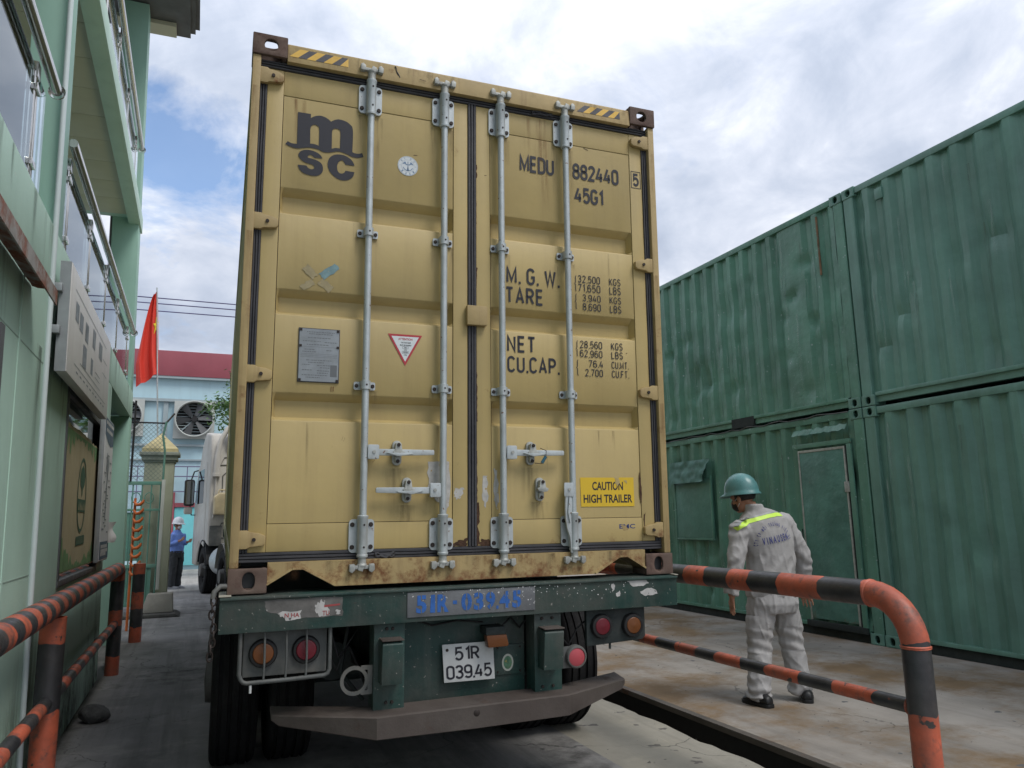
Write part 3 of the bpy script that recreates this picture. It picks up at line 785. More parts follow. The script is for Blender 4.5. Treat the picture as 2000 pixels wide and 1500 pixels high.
# ---- lock rods with guides, cams, handles
YR = 0.004
_bm = {}
def bolt_obj(x, y, z, r, d, name='bolt', h=0.008):
    k = (r, h)
    if k not in _bm:
        o = MB().cyl((0, 0, 0), (0, -h, 0), r, r * 0.8, 8).build(name, M_bolt, d, smooth=40); _bm[k] = o.data
    else:
        o = bpy.data.objects.new(name, _bm[k]); COL.objects.link(o); o.parent = d
    o.location = (x, y, z)
def rrect(cx, cz, w, h, r, n=4):
    out = []
    for sx, sz, a0 in ((1, 1, 0), (-1, 1, 90), (-1, -1, 180), (1, -1, 270)):
        for k in range(n + 1):
            a = R(a0 + 90 * k / n)
            out.append((cx + sx * (w / 2 - r) + r * math.cos(a), cz + sz * (h / 2 - r) + r * math.sin(a)))
    return out
def lock_rod(x, d):
    m = MB().cyl((x, YR, 0.122), (x, YR, 2.785), 0.0185, n=18)
    m.build('lock_rod', M_galv, d, smooth=40)
    for z in (2.640, 0.258):
        m = MB().prism(rrect(x, z, 0.128, 0.166, 0.02), 'xz', 0.034, 0.0455)
        m.lathe([(-0.106, 0.021), (-0.104, 0.028), (-0.094, 0.029), (-0.091, 0.026), (0.086, 0.026), (0.090, 0.0285), (0.100, 0.0285), (0.104, 0.020)], (x, YR, z), 'z', 20)
        m.box(x - 0.026, x + 0.026, YR, 0.035, z - 0.086, z + 0.086)
        m.build('rod_guide', M_galv, d, smooth=35)
        for dx in (-0.047, 0.047):
            for dz in (-0.056, 0.056): bolt_obj(x + dx, 0.034, z + dz, 0.0125, d)
        for dz in (-0.055, 0.055): bolt_obj(x + 0.004, YR - 0.0235, z + dz, 0.006, d, 'rivet', 0.005)
    for z in (1.860, 1.028):
        m = MB().prism(rrect(x, z, 0.112, 0.042, 0.008), 'xz', 0.036, 0.0455)
        m.lathe([(-0.024, 0.0195), (-0.022, 0.0262), (0.022, 0.0262), (0.024, 0.0195)], (x, YR, z), 'z', 18)
        m.box(x - 0.0262, x + 0.0262, YR, 0.037, z - 0.0225, z + 0.0225)
        m.build('rod_bracket', M_galv, d, smooth=35)
        for dx in (-0.042, 0.042): bolt_obj(x + dx, 0.036, z, 0.011, d)
        bolt_obj(x + 0.002, YR - 0.0225, z, 0.006, d, 'rivet', 0.005)
    # cam ends and keepers
    for z, s in ((2.782, 1), (0.122, -1)):
        m = MB()
        m.lathe([(-0.065 * s, 0.0185), (-0.05 * s, 0.024), (-0.036 * s, 0.0215), (0.0 * s, 0.021), (0.004 * s, 0.026), (0.012 * s, 0.026)], (x, YR, z), 'z', 16)
        m.box(x - 0.038, x + 0.036, YR - 0.014, YR + 0.014, min(z + 0.008 * s, z + 0.026 * s), max(z + 0.008 * s, z + 0.026 * s))
        m.box(x - 0.012, x + 0.014, YR - 0.022, YR + 0.012, min(z, z + 0.036 * s), max(z, z + 0.036 * s), Matrix.Translation((x, 0, z)) @ Matrix.Rotation(R(20), 4, 'Y') @ Matrix.Translation((-x, 0, -z)))
        m.build('rod_cam', M_galvd, d, bevel=0.003)
        for dx in (-0.052, 0.046):
            m = MB().prism([(x + dx - 0.013, z + 0.002 * s), (x + dx + 0.013, z + 0.0), (x + dx + 0.016, z + 0.030 * s), (x + dx, z + 0.044 * s), (x + dx - 0.014, z + 0.034 * s)], 'xz', -0.022, 0.008)
            m.build('cam_keeper', M_galvd, d, bevel=0.004)
for x, d in ((0.630, doorL), (1.049, doorL), (1.390, doorR), (1.806, doorR)): lock_rod(x, d)
def catch(x, z, d, closed=True):
    m = MB().prism(rrect(x, z, 0.050, 0.130, 0.024, 5), 'xz', 0.030, 0.0495)
    m.prism([(x - 0.020, z + 0.010), (x - 0.014, z + 0.050), (x + 0.014, z + 0.050), (x + 0.020, z + 0.010), (x + 0.036, z + 0.004), (x + 0.030, z - 0.012), (x, z - 0.016), (x - 0.024, z - 0.010), (x - 0.032, z + 0.004)], 'xz', -0.014, 0.012)
    m.box(x - 0.014, x + 0.014, 0.010, 0.0305, z + 0.012, z + 0.048)
    m.prism(rrect(x, z - 0.034, 0.028, 0.034, 0.008), 'xz', 0.006, 0.0305)
    m.build('handle_catch', M_galvd, d, bevel=0.004)
    bolt_obj(x, -0.013, z + 0.040, 0.0105, d); bolt_obj(x, 0.007, z - 0.044, 0.0105, d)
def handle(xr, xe, z, d):
    s = 1 if xe > xr else -1
    m = MB().prism(rrect(xr + s * 0.045, z, 0.058, 0.074, 0.008), 'xz', -0.016, -0.010)
    m.prism(rrect(xr + s * 0.043, z, 0.052, 0.074, 0.004), 'xz', 0.014, 0.020)
    m.build('handle_hub', M_galv, d, bevel=0.002)
    MB().cyl((xr + s * 0.048, -0.016, z), (xr + s * 0.048, -0.021, z), 0.009, n=10).build('handle_pivot', M_galvd, d, smooth=40)
    m = MB()
    a, b = xr + s * 0.03, xr + s * 0.21
    m.prism([(a, z - 0.018), (a + s * 0.10, z - 0.018), (b, z - 0.017), (xe - s * 0.006, z - 0.013), (xe, z - 0.010), (xe, z + 0.010), (xe - s * 0.006, z + 0.014), (b, z + 0.015), (a, z + 0.016)], 'xz', -0.008, 0.008)
    m.prism([(xr + s * 0.11, z - 0.004), (xr + s * 0.17, z - 0.022), (xr + s * 0.25, z - 0.012), (xr + s * 0.25, z - 0.004)], 'xz', -0.024, -0.007)
    m.build('lock_handle', M_galv, d, bevel=0.003)
handle(0.630, 0.998, 0.682, doorL); catch(0.806, 0.680, doorL)
handle(1.049, 0.692, 0.486, doorL); catch(0.861, 0.487, doorL)
handle(1.390, 1.752, 0.690, doorR); catch(1.562, 0.689, doorR)
catch(1.616, 0.489, doorR)
# fourth handle hangs straight down
m = MB().prism(rrect(1.773, 0.486, 0.058, 0.078, 0.008), 'xz', -0.016, -0.010).prism(rrect(1.786, 0.486, 0.05, 0.07, 0.008), 'xz', 0.012, 0.018)
m.build('handle_hub', M_galv, doorR, bevel=0.002)
MB().cyl((1.775, -0.016, 0.487), (1.775, -0.021, 0.487), 0.009, n=10).build('handle_pivot', M_galvd, doorR, smooth=40)
m = MB()
path = [(1.772, 0.47), (1.772, 0.40), (1.770, 0.33), (1.778, 0.27), (1.792, 0.225), (1.793, 0.14)]
wd = [0.018, 0.021, 0.019, 0.018, 0.016, 0.013]
vs = []
for (x, z), w in zip(path, wd): vs += [(x - w, -0.012, z), (x + w, -0.012, z), (x + w, 0.004, z), (x - w, 0.004, z)]
fs = [(0, 1, 2, 3), (20, 23, 22, 21)]
for i in range(5):
    for k in range(4): fs.append((i * 4 + k, i * 4 + (k + 1) % 4, i * 4 + 4 + (k + 1) % 4, i * 4 + 4 + k))
m.add(vs, fs); m.prism([(1.772, 0.45), (1.778, 0.40), (1.774, 0.30), (1.762, 0.36)], 'xz', -0.022, -0.010)
m.build('lock_handle', M_galv, doorR, bevel=0.003)
# seal on the right handle
M_seal = plain('blue_seal', (0.03, 0.11, 0.16), 0.4)
MB().tube([(1.60, -0.020, 0.715), (1.632, -0.03, 0.70), (1.628, -0.034, 0.66), (1.60, -0.03, 0.628), (1.565, -0.02, 0.632)], 0.002, 6).build('seal_wire', M_bolt, doorR, smooth=60)
MB().cyl((1.627, -0.034, 0.668), (1.604, -0.032, 0.632), 0.009, n=10).build('seal_tag', M_seal, doorR, smooth=40)

# ---- print on the doors
YP = 0.0483
lg, = (LOGO,)
def place(loops, y=YP - 0.001):
    vs, fs = fill2d(loops)
    return [(a, y, b) for a, b in vs], fs
m = MB()
m.add(*place([smooth_loop(*LOGO[k]) for k in ('m', 'h1', 'h2')]))
m.add(*place([smooth_loop(*LOGO['s'])])); m.add(*place([smooth_loop(*LOGO['c'])]))
m.build('shipping_line_logo', M_ink, doorL, recalc=False)
def letters(items, d, name='lettering', mt=M_ink, y=YP - 0.001, bold=0.02, sw=0, sg=0.2):
    for t, x0, x1, z0, z1 in items:
        m = MB()
        if sw: stroke_text(m, t, x0, x1, z0, z1, y, sw, sg)
        else: text_fit(m, t, x0, x1, z0, z1, y, bold)
        m.build(name, mt, d, recalc=False)
letters([('MEDU', 1.524, 1.748, 2.366, 2.473), ('882440', 1.872, 2.190, 2.369, 2.473), ('45G1', 1.878, 2.078, 2.219, 2.321)], doorR, 'number_lettering', sw=0.085)
letters([('5', 2.291, 2.333, 2.381, 2.468)], doorR, 'check_digit', sw=0.09, y=0.0445)
m = MB()
for a, b, c, e in ((2.277, 2.346, 2.368, 2.372), (2.277, 2.346, 2.477, 2.481), (2.277, 2.281, 2.372, 2.477), (2.342, 2.346, 2.372, 2.477)):
    m.add([(a, 0.0445, c), (b, 0.0445, c), (b, 0.0445, e), (a, 0.0445, e)], [(0, 1, 2, 3)])
m.build('check_digit_box', M_ink, doorR, recalc=False)
letters([('M. G. W.', 1.434, 1.770, 1.669, 1.771), ('TARE', 1.433, 1.657, 1.550, 1.649), ('NET', 1.434, 1.604, 1.264, 1.362), ('CU.CAP.', 1.435, 1.759, 1.147, 1.242)], doorR, 'weight_lettering', sw=0.074, sg=0.26)
rows = [('32,500', 1.891, 2.039, 1.716, 1.762, 'KGS', 2.179), ('71,650', 1.892, 2.040, 1.660, 1.708, 'LBS', 2.179), ('3,940', 1.919, 2.040, 1.602, 1.646, 'KGS', 2.179), ('8,690', 1.919, 2.040, 1.546, 1.592, 'LBS', 2.179),
        ('28,560', 1.892, 2.041, 1.316, 1.361, 'KGS', 2.179), ('62,960', 1.893, 2.041, 1.262, 1.306, 'LBS', 2.179), ('76.4', 1.950, 2.042, 1.203, 1.246, 'CU.MT.', 2.216), ('2,700', 1.922, 2.041, 1.148, 1.192, 'CU.FT.', 2.217)]
it = []
for n_, a, b, c, e, u, ux in rows:
    it += [(n_, a, b, c, e), (u, 2.101, ux, c, e)]
letters(it, doorR, 'figures_lettering', sw=0.062, sg=0.24)
m = MB()
for z0, z1 in ((1.658, 1.760), (1.548, 1.648), (1.262, 1.362), (1.148, 1.247)):
    zm = (z0 + z1) / 2; x = 1.873; w = 0.0042
    for pl in ([(x + 0.007, z1), (x + 0.007, z1 - w), (x + w, z1 - 0.010), (x + w, zm + 0.006), (x - 0.002, zm), (x + w, zm - 0.006), (x + w, z0 + 0.010), (x + 0.007, z0 + w), (x + 0.007, z0), (x, z0 + 0.008), (x, zm - 0.007), (x - 0.007, zm), (x, zm + 0.007), (x, z1 - 0.008)],):
        m.add([(a, YP - 0.001, b) for a, b in pl], [tuple(range(len(pl)))])
m.build('braces', M_ink, doorR, recalc=False)
# round class sticker
M_st = plain('sticker_white', (0.62, 0.66, 0.68), 0.4)
M_sb = plain('sticker_blue', (0.16, 0.24, 0.36), 0.4)
cx, cz, rr = 0.849, 2.291, 0.058
stk = MB().add([(cx + rr * math.cos(2 * math.pi * i / 40), YP - 0.0008, cz + rr * math.sin(2 * math.pi * i / 40)) for i in range(40)], [tuple(range(40))]).build('round_sticker', M_st, doorL, recalc=False)
m = MB()
def ringp(r0, r1, y, n=40, a0=0, a1=360, C=(cx, cz)):
    vs = []
    for i in range(n + 1):
        a = R(a0 + (a1 - a0) * i / n)
        vs += [(C[0] + r0 * math.cos(a), y, C[1] + r0 * math.sin(a)), (C[0] + r1 * math.cos(a), y, C[1] + r1 * math.sin(a))]
    return vs, [(2 * i, 2 * i + 1, 2 * i + 3, 2 * i + 2) for i in range(n)]
Y2 = YP - 0.0016
m.add(*ringp(0.0535, 0.0548, Y2)); m.add(*ringp(0.036, 0.0368, Y2))
m.add(*ringp(0.026, 0.030, Y2, 20, 200, 340)); m.add([(cx - 0.002, Y2, cz - 0.03), (cx + 0.002, Y2, cz - 0.03), (cx + 0.002, Y2, cz + 0.026), (cx - 0.002, Y2, cz + 0.026)], [(0, 1, 2, 3)])
m.add([(cx - 0.007, Y2, cz - 0.029), (cx + 0.007, Y2, cz - 0.029), (cx + 0.002, Y2, cz - 0.008), (cx - 0.002, Y2, cz - 0.008)], [(0, 1, 2, 3)])
for s in (-1, 1):
    m.add([(cx, Y2, cz + 0.008), (cx + s * 0.010, Y2, cz + 0.012), (cx + s * 0.014, Y2, cz + 0.024), (cx + s * 0.022, Y2, cz + 0.022), (cx + s * 0.032, Y2, cz + 0.008), (cx + s * 0.018, Y2, cz + 0.011), (cx + s * 0.008, Y2, cz + 0.004)], [tuple(range(7))])
    m.add(*ringp(0, 0.0022, Y2, 8, C=(cx + s * 0.045, cz)))
for ch, a in zip('RINA', (140, 110, 70, 40)):
    vs, fs = text2d(ch, 0.0); vs = fit(vs, -0.004, 0.004 if ch != 'I' else -0.002, -0.0055, 0.0055); t = R(a - 90)
    m.add([(cx + 0.045 * math.cos(R(a)) + p * math.cos(t) - q * math.sin(t), Y2, cz + 0.045 * math.sin(R(a)) + p * math.sin(t) + q * math.cos(t)) for p, q in vs], fs)
for ch, a in zip('1861', (225, 257, 285, 315)):
    vs, fs = text2d(ch, 0.0); vs = fit(vs, -0.0035, 0.0035, -0.0055, 0.0055); t = R(a + 90)
    m.add([(cx + 0.045 * math.cos(R(a)) + p * math.cos(t) - q * math.sin(t), Y2, cz + 0.045 * math.sin(R(a)) + p * math.sin(t) + q * math.cos(t)) for p, q in vs], fs)
m.build('sticker_emblem', M_sb, doorL, recalc=False)
# data plate
M_dp = mat('data_plate_metal', (0.27, 0.29, 0.30), 0.4, 0.6, var=0.15, vs=12, bump=0.05)
M_dpe = plain('plate_edge', (0.06, 0.06, 0.065), 0.5)
MB().box(0.289, 0.498, 0.0445, 0.0500, 1.037, 1.321).build('data_plate_frame', M_dpe, doorL, bevel=0.001)
MB().box(0.2935, 0.4935, 0.0425, 0.0447, 1.0415, 1.3165).build('data_plate', M_dp, doorL)
M_dpt = plain('plate_engraving', (0.13, 0.14, 0.15), 0.5)
m = MB()
yy = 0.0421
def rct(a, b, c, e, y=yy): m.add([(a, y, c), (b, y, c), (b, y, e), (a, y, e)], [(0, 1, 2, 3)])
rnd = random.Random(3)
for z in (1.222, 1.184, 1.176, 1.168): rct(0.300, 0.488, z, z + 0.0012)
rct(0.392, 0.3928, 1.186, 1.222)
for z, a, b in ((1.298, 0.33, 0.47), (1.288, 0.34, 0.46), (1.268, 0.335, 0.45), (1.250, 0.31, 0.40), (1.246, 0.42, 0.485), (1.232, 0.33, 0.44), (1.206, 0.32, 0.37), (1.204, 0.43, 0.46), (1.194, 0.31, 0.38), (1.150, 0.33, 0.46), (1.138, 0.34, 0.42), (1.126, 0.31, 0.35), (1.124, 0.385, 0.45), (1.112, 0.40, 0.45), (1.098, 0.31, 0.36), (1.096, 0.385, 0.445), (1.084, 0.385, 0.44), (1.072, 0.31, 0.44), (1.060, 0.33, 0.40)):
    x = a
    while x < b:
        w = rnd.uniform(0.004, 0.014); rct(x, min(b, x + w), z, z + 0.004); x += w + 0.003
rct(0.452, 0.486, 1.068, 1.13, yy + 0.0002)
m.build('plate_text', M_dpt, doorL, recalc=False)
m = MB()
for x, z in ((0.300, 1.310), (0.487, 1.310), (0.300, 1.226), (0.488, 1.224), (0.300, 1.048), (0.487, 1.048)): m.box(x - 0.006, x + 0.006, 0.0385, 0.0424, z - 0.006, z + 0.006)
m.build('plate_rivets', M_bolt, doorL)
m = MB().box(0.459, 0.462, 0.0482, 0.0495, 0.993, 1.020).box(0.470, 0.473, 0.0482, 0.0495, 0.995, 1.020)
m.build('rust_marks', plain('rust_mark', RUST, 0.9), doorL)
# attention triangle
M_red = plain('sticker_red', (0.42, 0.045, 0.055), 0.4)
T = [(0.752, 1.322), (0.940, 1.322), (0.847, 1.150)]
ctr = (sum(p[0] for p in T) / 3, sum(p[1] for p in T) / 3)
MB().add([(x, YP - 0.0006, z) for x, z in T], [(0, 1, 2)]).build('warning_triangle', M_red, doorL, recalc=False)
MB().add([(ctr[0] + (x - ctr[0]) * 0.80, YP - 0.0010, ctr[1] + (z - ctr[1]) * 0.80) for x, z in T], [(0, 1, 2)]).build('triangle_field', M_st, doorL, recalc=False)
letters([('ATTENTION', 0.808, 0.886, 1.290, 1.302)], doorL, 'triangle_heading', M_red, y=YP - 0.0016, bold=0.02)
m = MB()
for t, x0, x1, z0, z1 in (('THIS CONTAINER', 0.822, 0.878, 1.273, 1.280), ('MUST BE REPAIRED', 0.818, 0.880, 1.259, 1.266), ('ONLY', 0.840, 0.857, 1.246, 1.253), ('WITH', 0.840, 0.856, 1.233, 1.239), ('CORTEN', 0.834, 0.862, 1.220, 1.227), ('STEEL', 0.839, 0.857, 1.206, 1.212)):
    text_fit(m, t, x0, x1, z0, z1, YP - 0.0016, 0.02)
for x0, x1, z0, z1 in ((0.832, 0.864, 1.243, 1.256), (0.829, 0.867, 1.217, 1.230)):
    for a, b, c, e in ((x0, x1, z0, z0 + 0.001), (x0, x1, z1 - 0.001, z1), (x0, x0 + 0.001, z0, z1), (x1 - 0.001, x1, z0, z1)): m.add([(a, YP - 0.0016, c), (b, YP - 0.0016, c), (b, YP - 0.0016, e), (a, YP - 0.0016, e)], [(0, 1, 2, 3)])
m.build('triangle_text', M_ink, doorL, recalc=False)
# caution sticker
M_cy = plain('caution_yellow', (0.66, 0.44, 0.03), 0.45, var=0.05)
MB().add([(1.877, YP - 0.0006, 0.390), (2.223, YP - 0.0006, 0.390), (2.222, YP - 0.0006, 0.557), (2.13, YP - 0.0006, 0.557), (2.108, YP - 0.0006, 0.540), (2.09, YP - 0.0006, 0.556), (1.874, YP - 0.0006, 0.556)], [(0, 1, 2, 3, 4, 5, 6)]).build('caution_sticker', M_cy, doorR, recalc=False)
letters([('CAUTION', 1.950, 2.150, 0.483, 0.532), ('HIGH TRAILER', 1.893, 2.209, 0.411, 0.459)], doorR, 'caution_lettering', y=YP - 0.0014, bold=0.022)
def patch(pts, mt, d, name, y=YP - 0.0004, jag=0.006, seed=0, n=5):
    r = random.Random(seed); lp = []
    N_ = len(pts)
    for i in range(N_):
        a, b = pts[i], pts[(i + 1) % N_]
        for k in range(n):
            t = k / n
            lp.append((a[0] + (b[0] - a[0]) * t + r.uniform(-jag, jag), a[1] + (b[1] - a[1]) * t + r.uniform(-jag, jag)))
    vs, fs = fill2d([lp])
    return MB().add([(u, y, w) for u, w in vs], fs).build(name, mt, d, recalc=False)
patch([(2.10, 0.556), (2.125, 0.548), (2.128, 0.520), (2.112, 0.508), (2.098, 0.520)], M_yel, doorR, 'worn_patch', YP - 0.0019, 0.004, 2)
patch([(2.150, 0.540), (2.178, 0.540), (2.176, 0.520), (2.165, 0.530)], M_yel, doorR, 'worn_patch', YP - 0.0019, 0.002, 4)
# small white company sticker
MB().add([(x, YP - 0.0006, z) for x, z in ((2.107, 0.247), (2.116, 0.241), (2.233, 0.240), (2.234, 0.281), (2.214, 0.290), (2.208, 0.299), (2.107, 0.301))], [tuple(range(7))]).build('company_sticker', M_st, doorR, recalc=False)
letters([('EMC', 2.118, 2.222, 0.262, 0.288)], doorR, 'company_lettering', plain('ink_blue', (0.03, 0.05, 0.16), 0.5), y=YP - 0.0014, bold=0.02)
patch([(2.135, 0.285), (2.165, 0.280), (2.175, 0.255), (2.150, 0.248), (2.138, 0.262)], M_yfr, doorR, 'worn_patch', YP - 0.0019, 0.004, 8)
# scuffs and tape marks
M_scuff = mat('bare_scuff', (0.42, 0.41, 0.39), 0.6, var=0.2, vs=25, chips=0.35, ccol=(0.36, 0.27, 0.12), cs=60)
M_tape = mat('old_tape', (0.30, 0.25, 0.14), 0.5, var=0.15, vs=30, chips=0.2, ccol=YEL, cs=40)
M_tapeb = mat('old_tape_blue', (0.16, 0.26, 0.28), 0.5, var=0.25, vs=30, chips=0.3, ccol=YEL, cs=40)
patch([(0.978, 0.637), (1.100, 0.640), (1.098, 0.42), (1.080, 0.365), (1.030, 0.43), (0.978, 0.49)], M_scuff, doorL, 'scuff', seed=11)
patch([(1.125, 0.50), (1.150, 0.49), (1.178, 0.50), (1.170, 0.46), (1.140, 0.435), (1.124, 0.45)], M_scuff, doorL, 'scuff', 0.0447, 0.006, 12)
patch([(1.288, 0.56), (1.310, 0.57), (1.315, 0.45), (1.300, 0.39), (1.282, 0.43)], M_scuff, doorR, 'scuff', 0.0447, 0.006, 13)
patch([(1.352, 0.60), (1.370, 0.59), (1.380, 0.42), (1.362, 0.38), (1.350, 0.45)], M_scuff, doorR, 'scuff', 0.0478, 0.006, 14)
def strip4(a, b, w, mt, seed):
    dx, dz = b[0] - a[0], b[1] - a[1]; l = math.hypot(dx, dz); nx, nz = -dz / l * w, dx / l * w
    patch([(a[0] + nx, a[1] + nz), (b[0] + nx, b[1] + nz), (b[0] - nx, b[1] - nz), (a[0] - nx, a[1] - nz)], mt, doorL, 'tape_mark', jag=0.004, seed=seed)
strip4((0.310, 1.650), (0.362, 1.598), 0.020, M_tape, 1); strip4((0.388, 1.580), (0.447, 1.535), 0.020, M_tape, 2)
strip4((0.296, 1.530), (0.352, 1.572), 0.016, M_tape, 3); strip4((0.392, 1.602), (0.475, 1.668), 0.020, M_tapeb, 4)
# rust flaking along the centre gasket and bottom
M_rust = mat('flaking_rust', (0.065, 0.034, 0.02), 0.95, var=0.5, vs=40, bump=0.8, bs=120, bd=0.006)
r = random.Random(5)
for z0, z1, w in ((0.19, 0.42, 0.018), (0.42, 0.70, 0.006), (0.86, 1.14, 0.006), (1.62, 1.74, 0.010), (2.28, 2.36, 0.012), (2.0, 2.14, 0.004)):
    n = int((z1 - z0) / 0.02)
    pl = [(1.2495, z0 + (z1 - z0) * i / n) for i in range(n + 1)] + [(1.2495 + w * r.uniform(0.15, 1.0), z0 + (z1 - z0) * i / n) for i in range(n, -1, -1)]
    vs, fs = fill2d([pl]); MB().add([(a, 0.0440, b) for a, b in vs], fs).build('rust_flake', M_rust, doorR, recalc=False)
patch([(1.10, 0.19), (1.19, 0.19), (1.195, 0.235), (1.15, 0.215), (1.11, 0.21)], M_rust, doorL, 'rust_flake', 0.0442, 0.008, 21)
patch([(1.255, 0.192), (1.33, 0.192), (1.325, 0.22), (1.28, 0.22)], M_rust, doorR, 'rust_flake', 0.0442, 0.008, 22)
patch([(2.258, 0.585), (2.266, 0.59), (2.272, 0.50), (2.270, 0.40), (2.262, 0.42)], M_rust, doorR, 'rust_flake', 0.0448, 0.003, 23)
patch([(2.285, 0.24), (2.292, 0.35), (2.283, 0.34), (2.274, 0.20)], M_rust, doorR, 'rust_flake', 0.0443, 0.003, 24)

# ---- stains on the doors and frame
r = random.Random(41)
for x in (0.630, 1.049, 1.390, 1.806):
    d = doorL if x < 1.2 else doorR
    for dx in (-0.055, 0.055):
        stain(x + dx - 0.022, x + dx + 0.022, 2.55, 2.55 - r.uniform(0.12, 0.45), M_sgrime, d, at=0.0495); stain(x + dx - 0.016, x + dx + 0.016, 1.84, 1.84 - r.uniform(0.05, 0.3), M_sgrime, d, at=0.0497)
        stain(x + dx - 0.016, x + dx + 0.016, 1.005, 1.005 - r.uniform(0.03, 0.14), M_sgrime, d, at=0.0497)
        stain(x + dx - 0.03, x + dx + 0.03, 0.12, 0.03, M_srust, sill, at=0.0085)
stain(1.62, 1.70, 2.72, 2.30, M_srust, doorR, at=0.0459); stain(1.55, 1.60, 2.72, 2.45, M_srust, doorR, at=0.0459); stain(1.66, 1.72, 2.585, 2.10, M_srust, doorR, at=0.0494)
for x, z, l in ((0.806, 0.60, 0.28), (0.861, 0.41, 0.22), (1.562, 0.61, 0.2), (1.616, 0.42, 0.2)): stain(x - 0.06, x + 0.06, z, z - l, M_sgrime, doorL if x < 1.2 else doorR, at=0.0492)
for k in range(16):
    x = r.uniform(0.18, 2.24)
    if 1.1 < x < 1.34: continue
    d = doorL if x < 1.2 else doorR
    zt_ = r.choice((2.58, 1.92, 1.38, 0.83, 0.325)); w = r.uniform(0.008, 0.03)
    stain(x, x + w, zt_, zt_ - r.uniform(0.08, 0.4) if zt_ > 0.5 else zt_ - 0.12, M_sgrime if r.random() < 0.7 else M_srust, d, at=0.0493 if zt_ > 0.4 else 0.0468)
for k in range(22):
    x = r.uniform(0.2, 2.2); stain(x, x + r.uniform(0.02, 0.09), 0.14, r.uniform(0.03, 0.09), M_srust if r.random() < 0.6 else M_sgrime, sill, at=0.0088)
for k in range(14):
    x = r.uniform(0.2, 2.2); stain(x, x + r.uniform(0.01, 0.05), 2.86, r.uniform(2.77, 2.83), M_sgrime, head, at=0.0028)
for z, l in ((2.60, 0.35), (1.80, 0.3), (1.0, 0.3)):
    stain(0.046 - 0.04, 0.044, z, z - l, M_srust, cont, at=0.0112); stain(CW - 0.044, CW - 0.008, z, z - l, M_srust, cont, at=0.0112)
# scratches
m_sc = plain('dark_scratch', (0.10, 0.07, 0.045), 0.8)
for x, z, dx, dz in ((0.47, 0.70, 0.01, 0.02), (0.52, 0.74, 0.004, 0.02), (0.53, 0.735, 0.004, 0.02), (0.68, 0.63, 0.012, 0.012), (0.66, 0.47, 0.004, 0.014), (0.98, 0.24, 0.003, 0.02), (1.14, 1.06, 0.003, 0.012), (1.14, 0.62, 0.003, 0.014), (1.28, 0.90, 0.003, 0.012), (1.30, 2.3, 0.012, 0.003), (0.88, 2.36, 0.02, 0.002), (2.2, 1.30, 0.008, 0.002), (1.95, 2.58, 0.03, -0.01), (0.90, 2.80, 0.035, -0.004)):
    y_ = 0.0446 if 1.1 < x < 1.34 else (0.001 if z > 2.75 else 0.0488)
    MB().add([(x, y_, z), (x + dx + 0.002, y_, z + dz), (x + dx + 0.004, y_, z + dz + 0.003), (x + 0.002, y_, z + 0.004)], [(0, 1, 2, 3)]).build('scratch', m_sc, doorL if x < 1.2 else doorR, recalc=False)

# loose grit and small stones on the ground
rg = random.Random(55); vs, fs = [], []
for k in range(900):
    if k % 2: x, y, z = rg.uniform(3.35, 6.6), rg.uniform(-2.2, 7), 0.065
    else:
        x, y, z = rg.choice((rg.uniform(-0.9, 0.1), rg.uniform(2.3, 3.05))), rg.uniform(-1.5, 12), 0.0
        if rg.random() < 0.4: x = -0.95 + abs(rg.gauss(0, 0.08)) if x < 1 else 3.05 - abs(rg.gauss(0, 0.1))
    q = rg.uniform(0.002, 0.007) * (2.2 if rg.random() < 0.05 else 1); o_ = len(vs)
    vs += [(x + q * rg.uniform(0.6, 1.4) * math.cos(a), y + q * rg.uniform(0.6, 1.4) * math.sin(a), z + 0.0005) for a in (0, 1.57, 3.14, 4.71)] + [(x + q * 0.2, y, z + q * rg.uniform(0.5, 1.0))]
    fs += [(o_, o_ + 1, o_ + 4), (o_ + 1, o_ + 2, o_ + 4), (o_ + 2, o_ + 3, o_ + 4), (o_ + 3, o_, o_ + 4)]
gr = MB().add(vs, fs).build('grit', plain('grit_grey', (0.14, 0.13, 0.115), 0.9, var=0.5, vs=20)); tag(gr, 'loose grit and small stones scattered on the lane and platform', 'grit', kind='stuff')
# ------------------------------------------------------------------ trailer
M_tgr = mat('trailer_green_paint', (0.018, 0.052, 0.045), 0.5, var=0.3, vs=4, dust=0.8, dcol=(0.085, 0.083, 0.075), streak=0.3, scol=(0.10, 0.11, 0.10), ss=18, rust=0.2, rs=6, rcol=(0.07, 0.05, 0.04), chips=0.02, ccol=(0.25, 0.24, 0.22), cs=55, bump=0.2, bs=35)
M_tdk = mat('chassis_dark', (0.02, 0.028, 0.028), 0.7, var=0.4, vs=5, dust=0.5, dcol=(0.05, 0.05, 0.047), bump=0.2)
M_brn = mat('bumper_brown', (0.062, 0.049, 0.043), 0.65, var=0.25, vs=4, dust=0.6, dcol=(0.105, 0.09, 0.08), rust=0.3, rs=6, rcol=(0.06, 0.035, 0.025), bump=0.2, bs=45)
M_tyre = mat('tyre_rubber', (0.011, 0.011, 0.012), 0.85, var=0.3, vs=6, dust=0.4, dcol=(0.025, 0.024, 0.023), bump=0.3, bs=70, spec=0.2)
M_rim = mat('wheel_steel', (0.12, 0.115, 0.11), 0.6, 0.3, var=0.3, vs=8, rust=0.3, rs=8)
M_lr = plain('lamp_red', (0.12, 0.010, 0.018), 0.35); M_lo = plain('lamp_amber', (0.135, 0.046, 0.013), 0.35); M_lh = plain('lamp_rubber', (0.012, 0.012, 0.013), 0.6)
M_grey = mat('grey_bracket', (0.085, 0.09, 0.088), 0.6, var=0.2, vs=8, dust=0.3)
M_plw = plain('plate_white', (0.55, 0.56, 0.56), 0.4, var=0.1, vs=10)
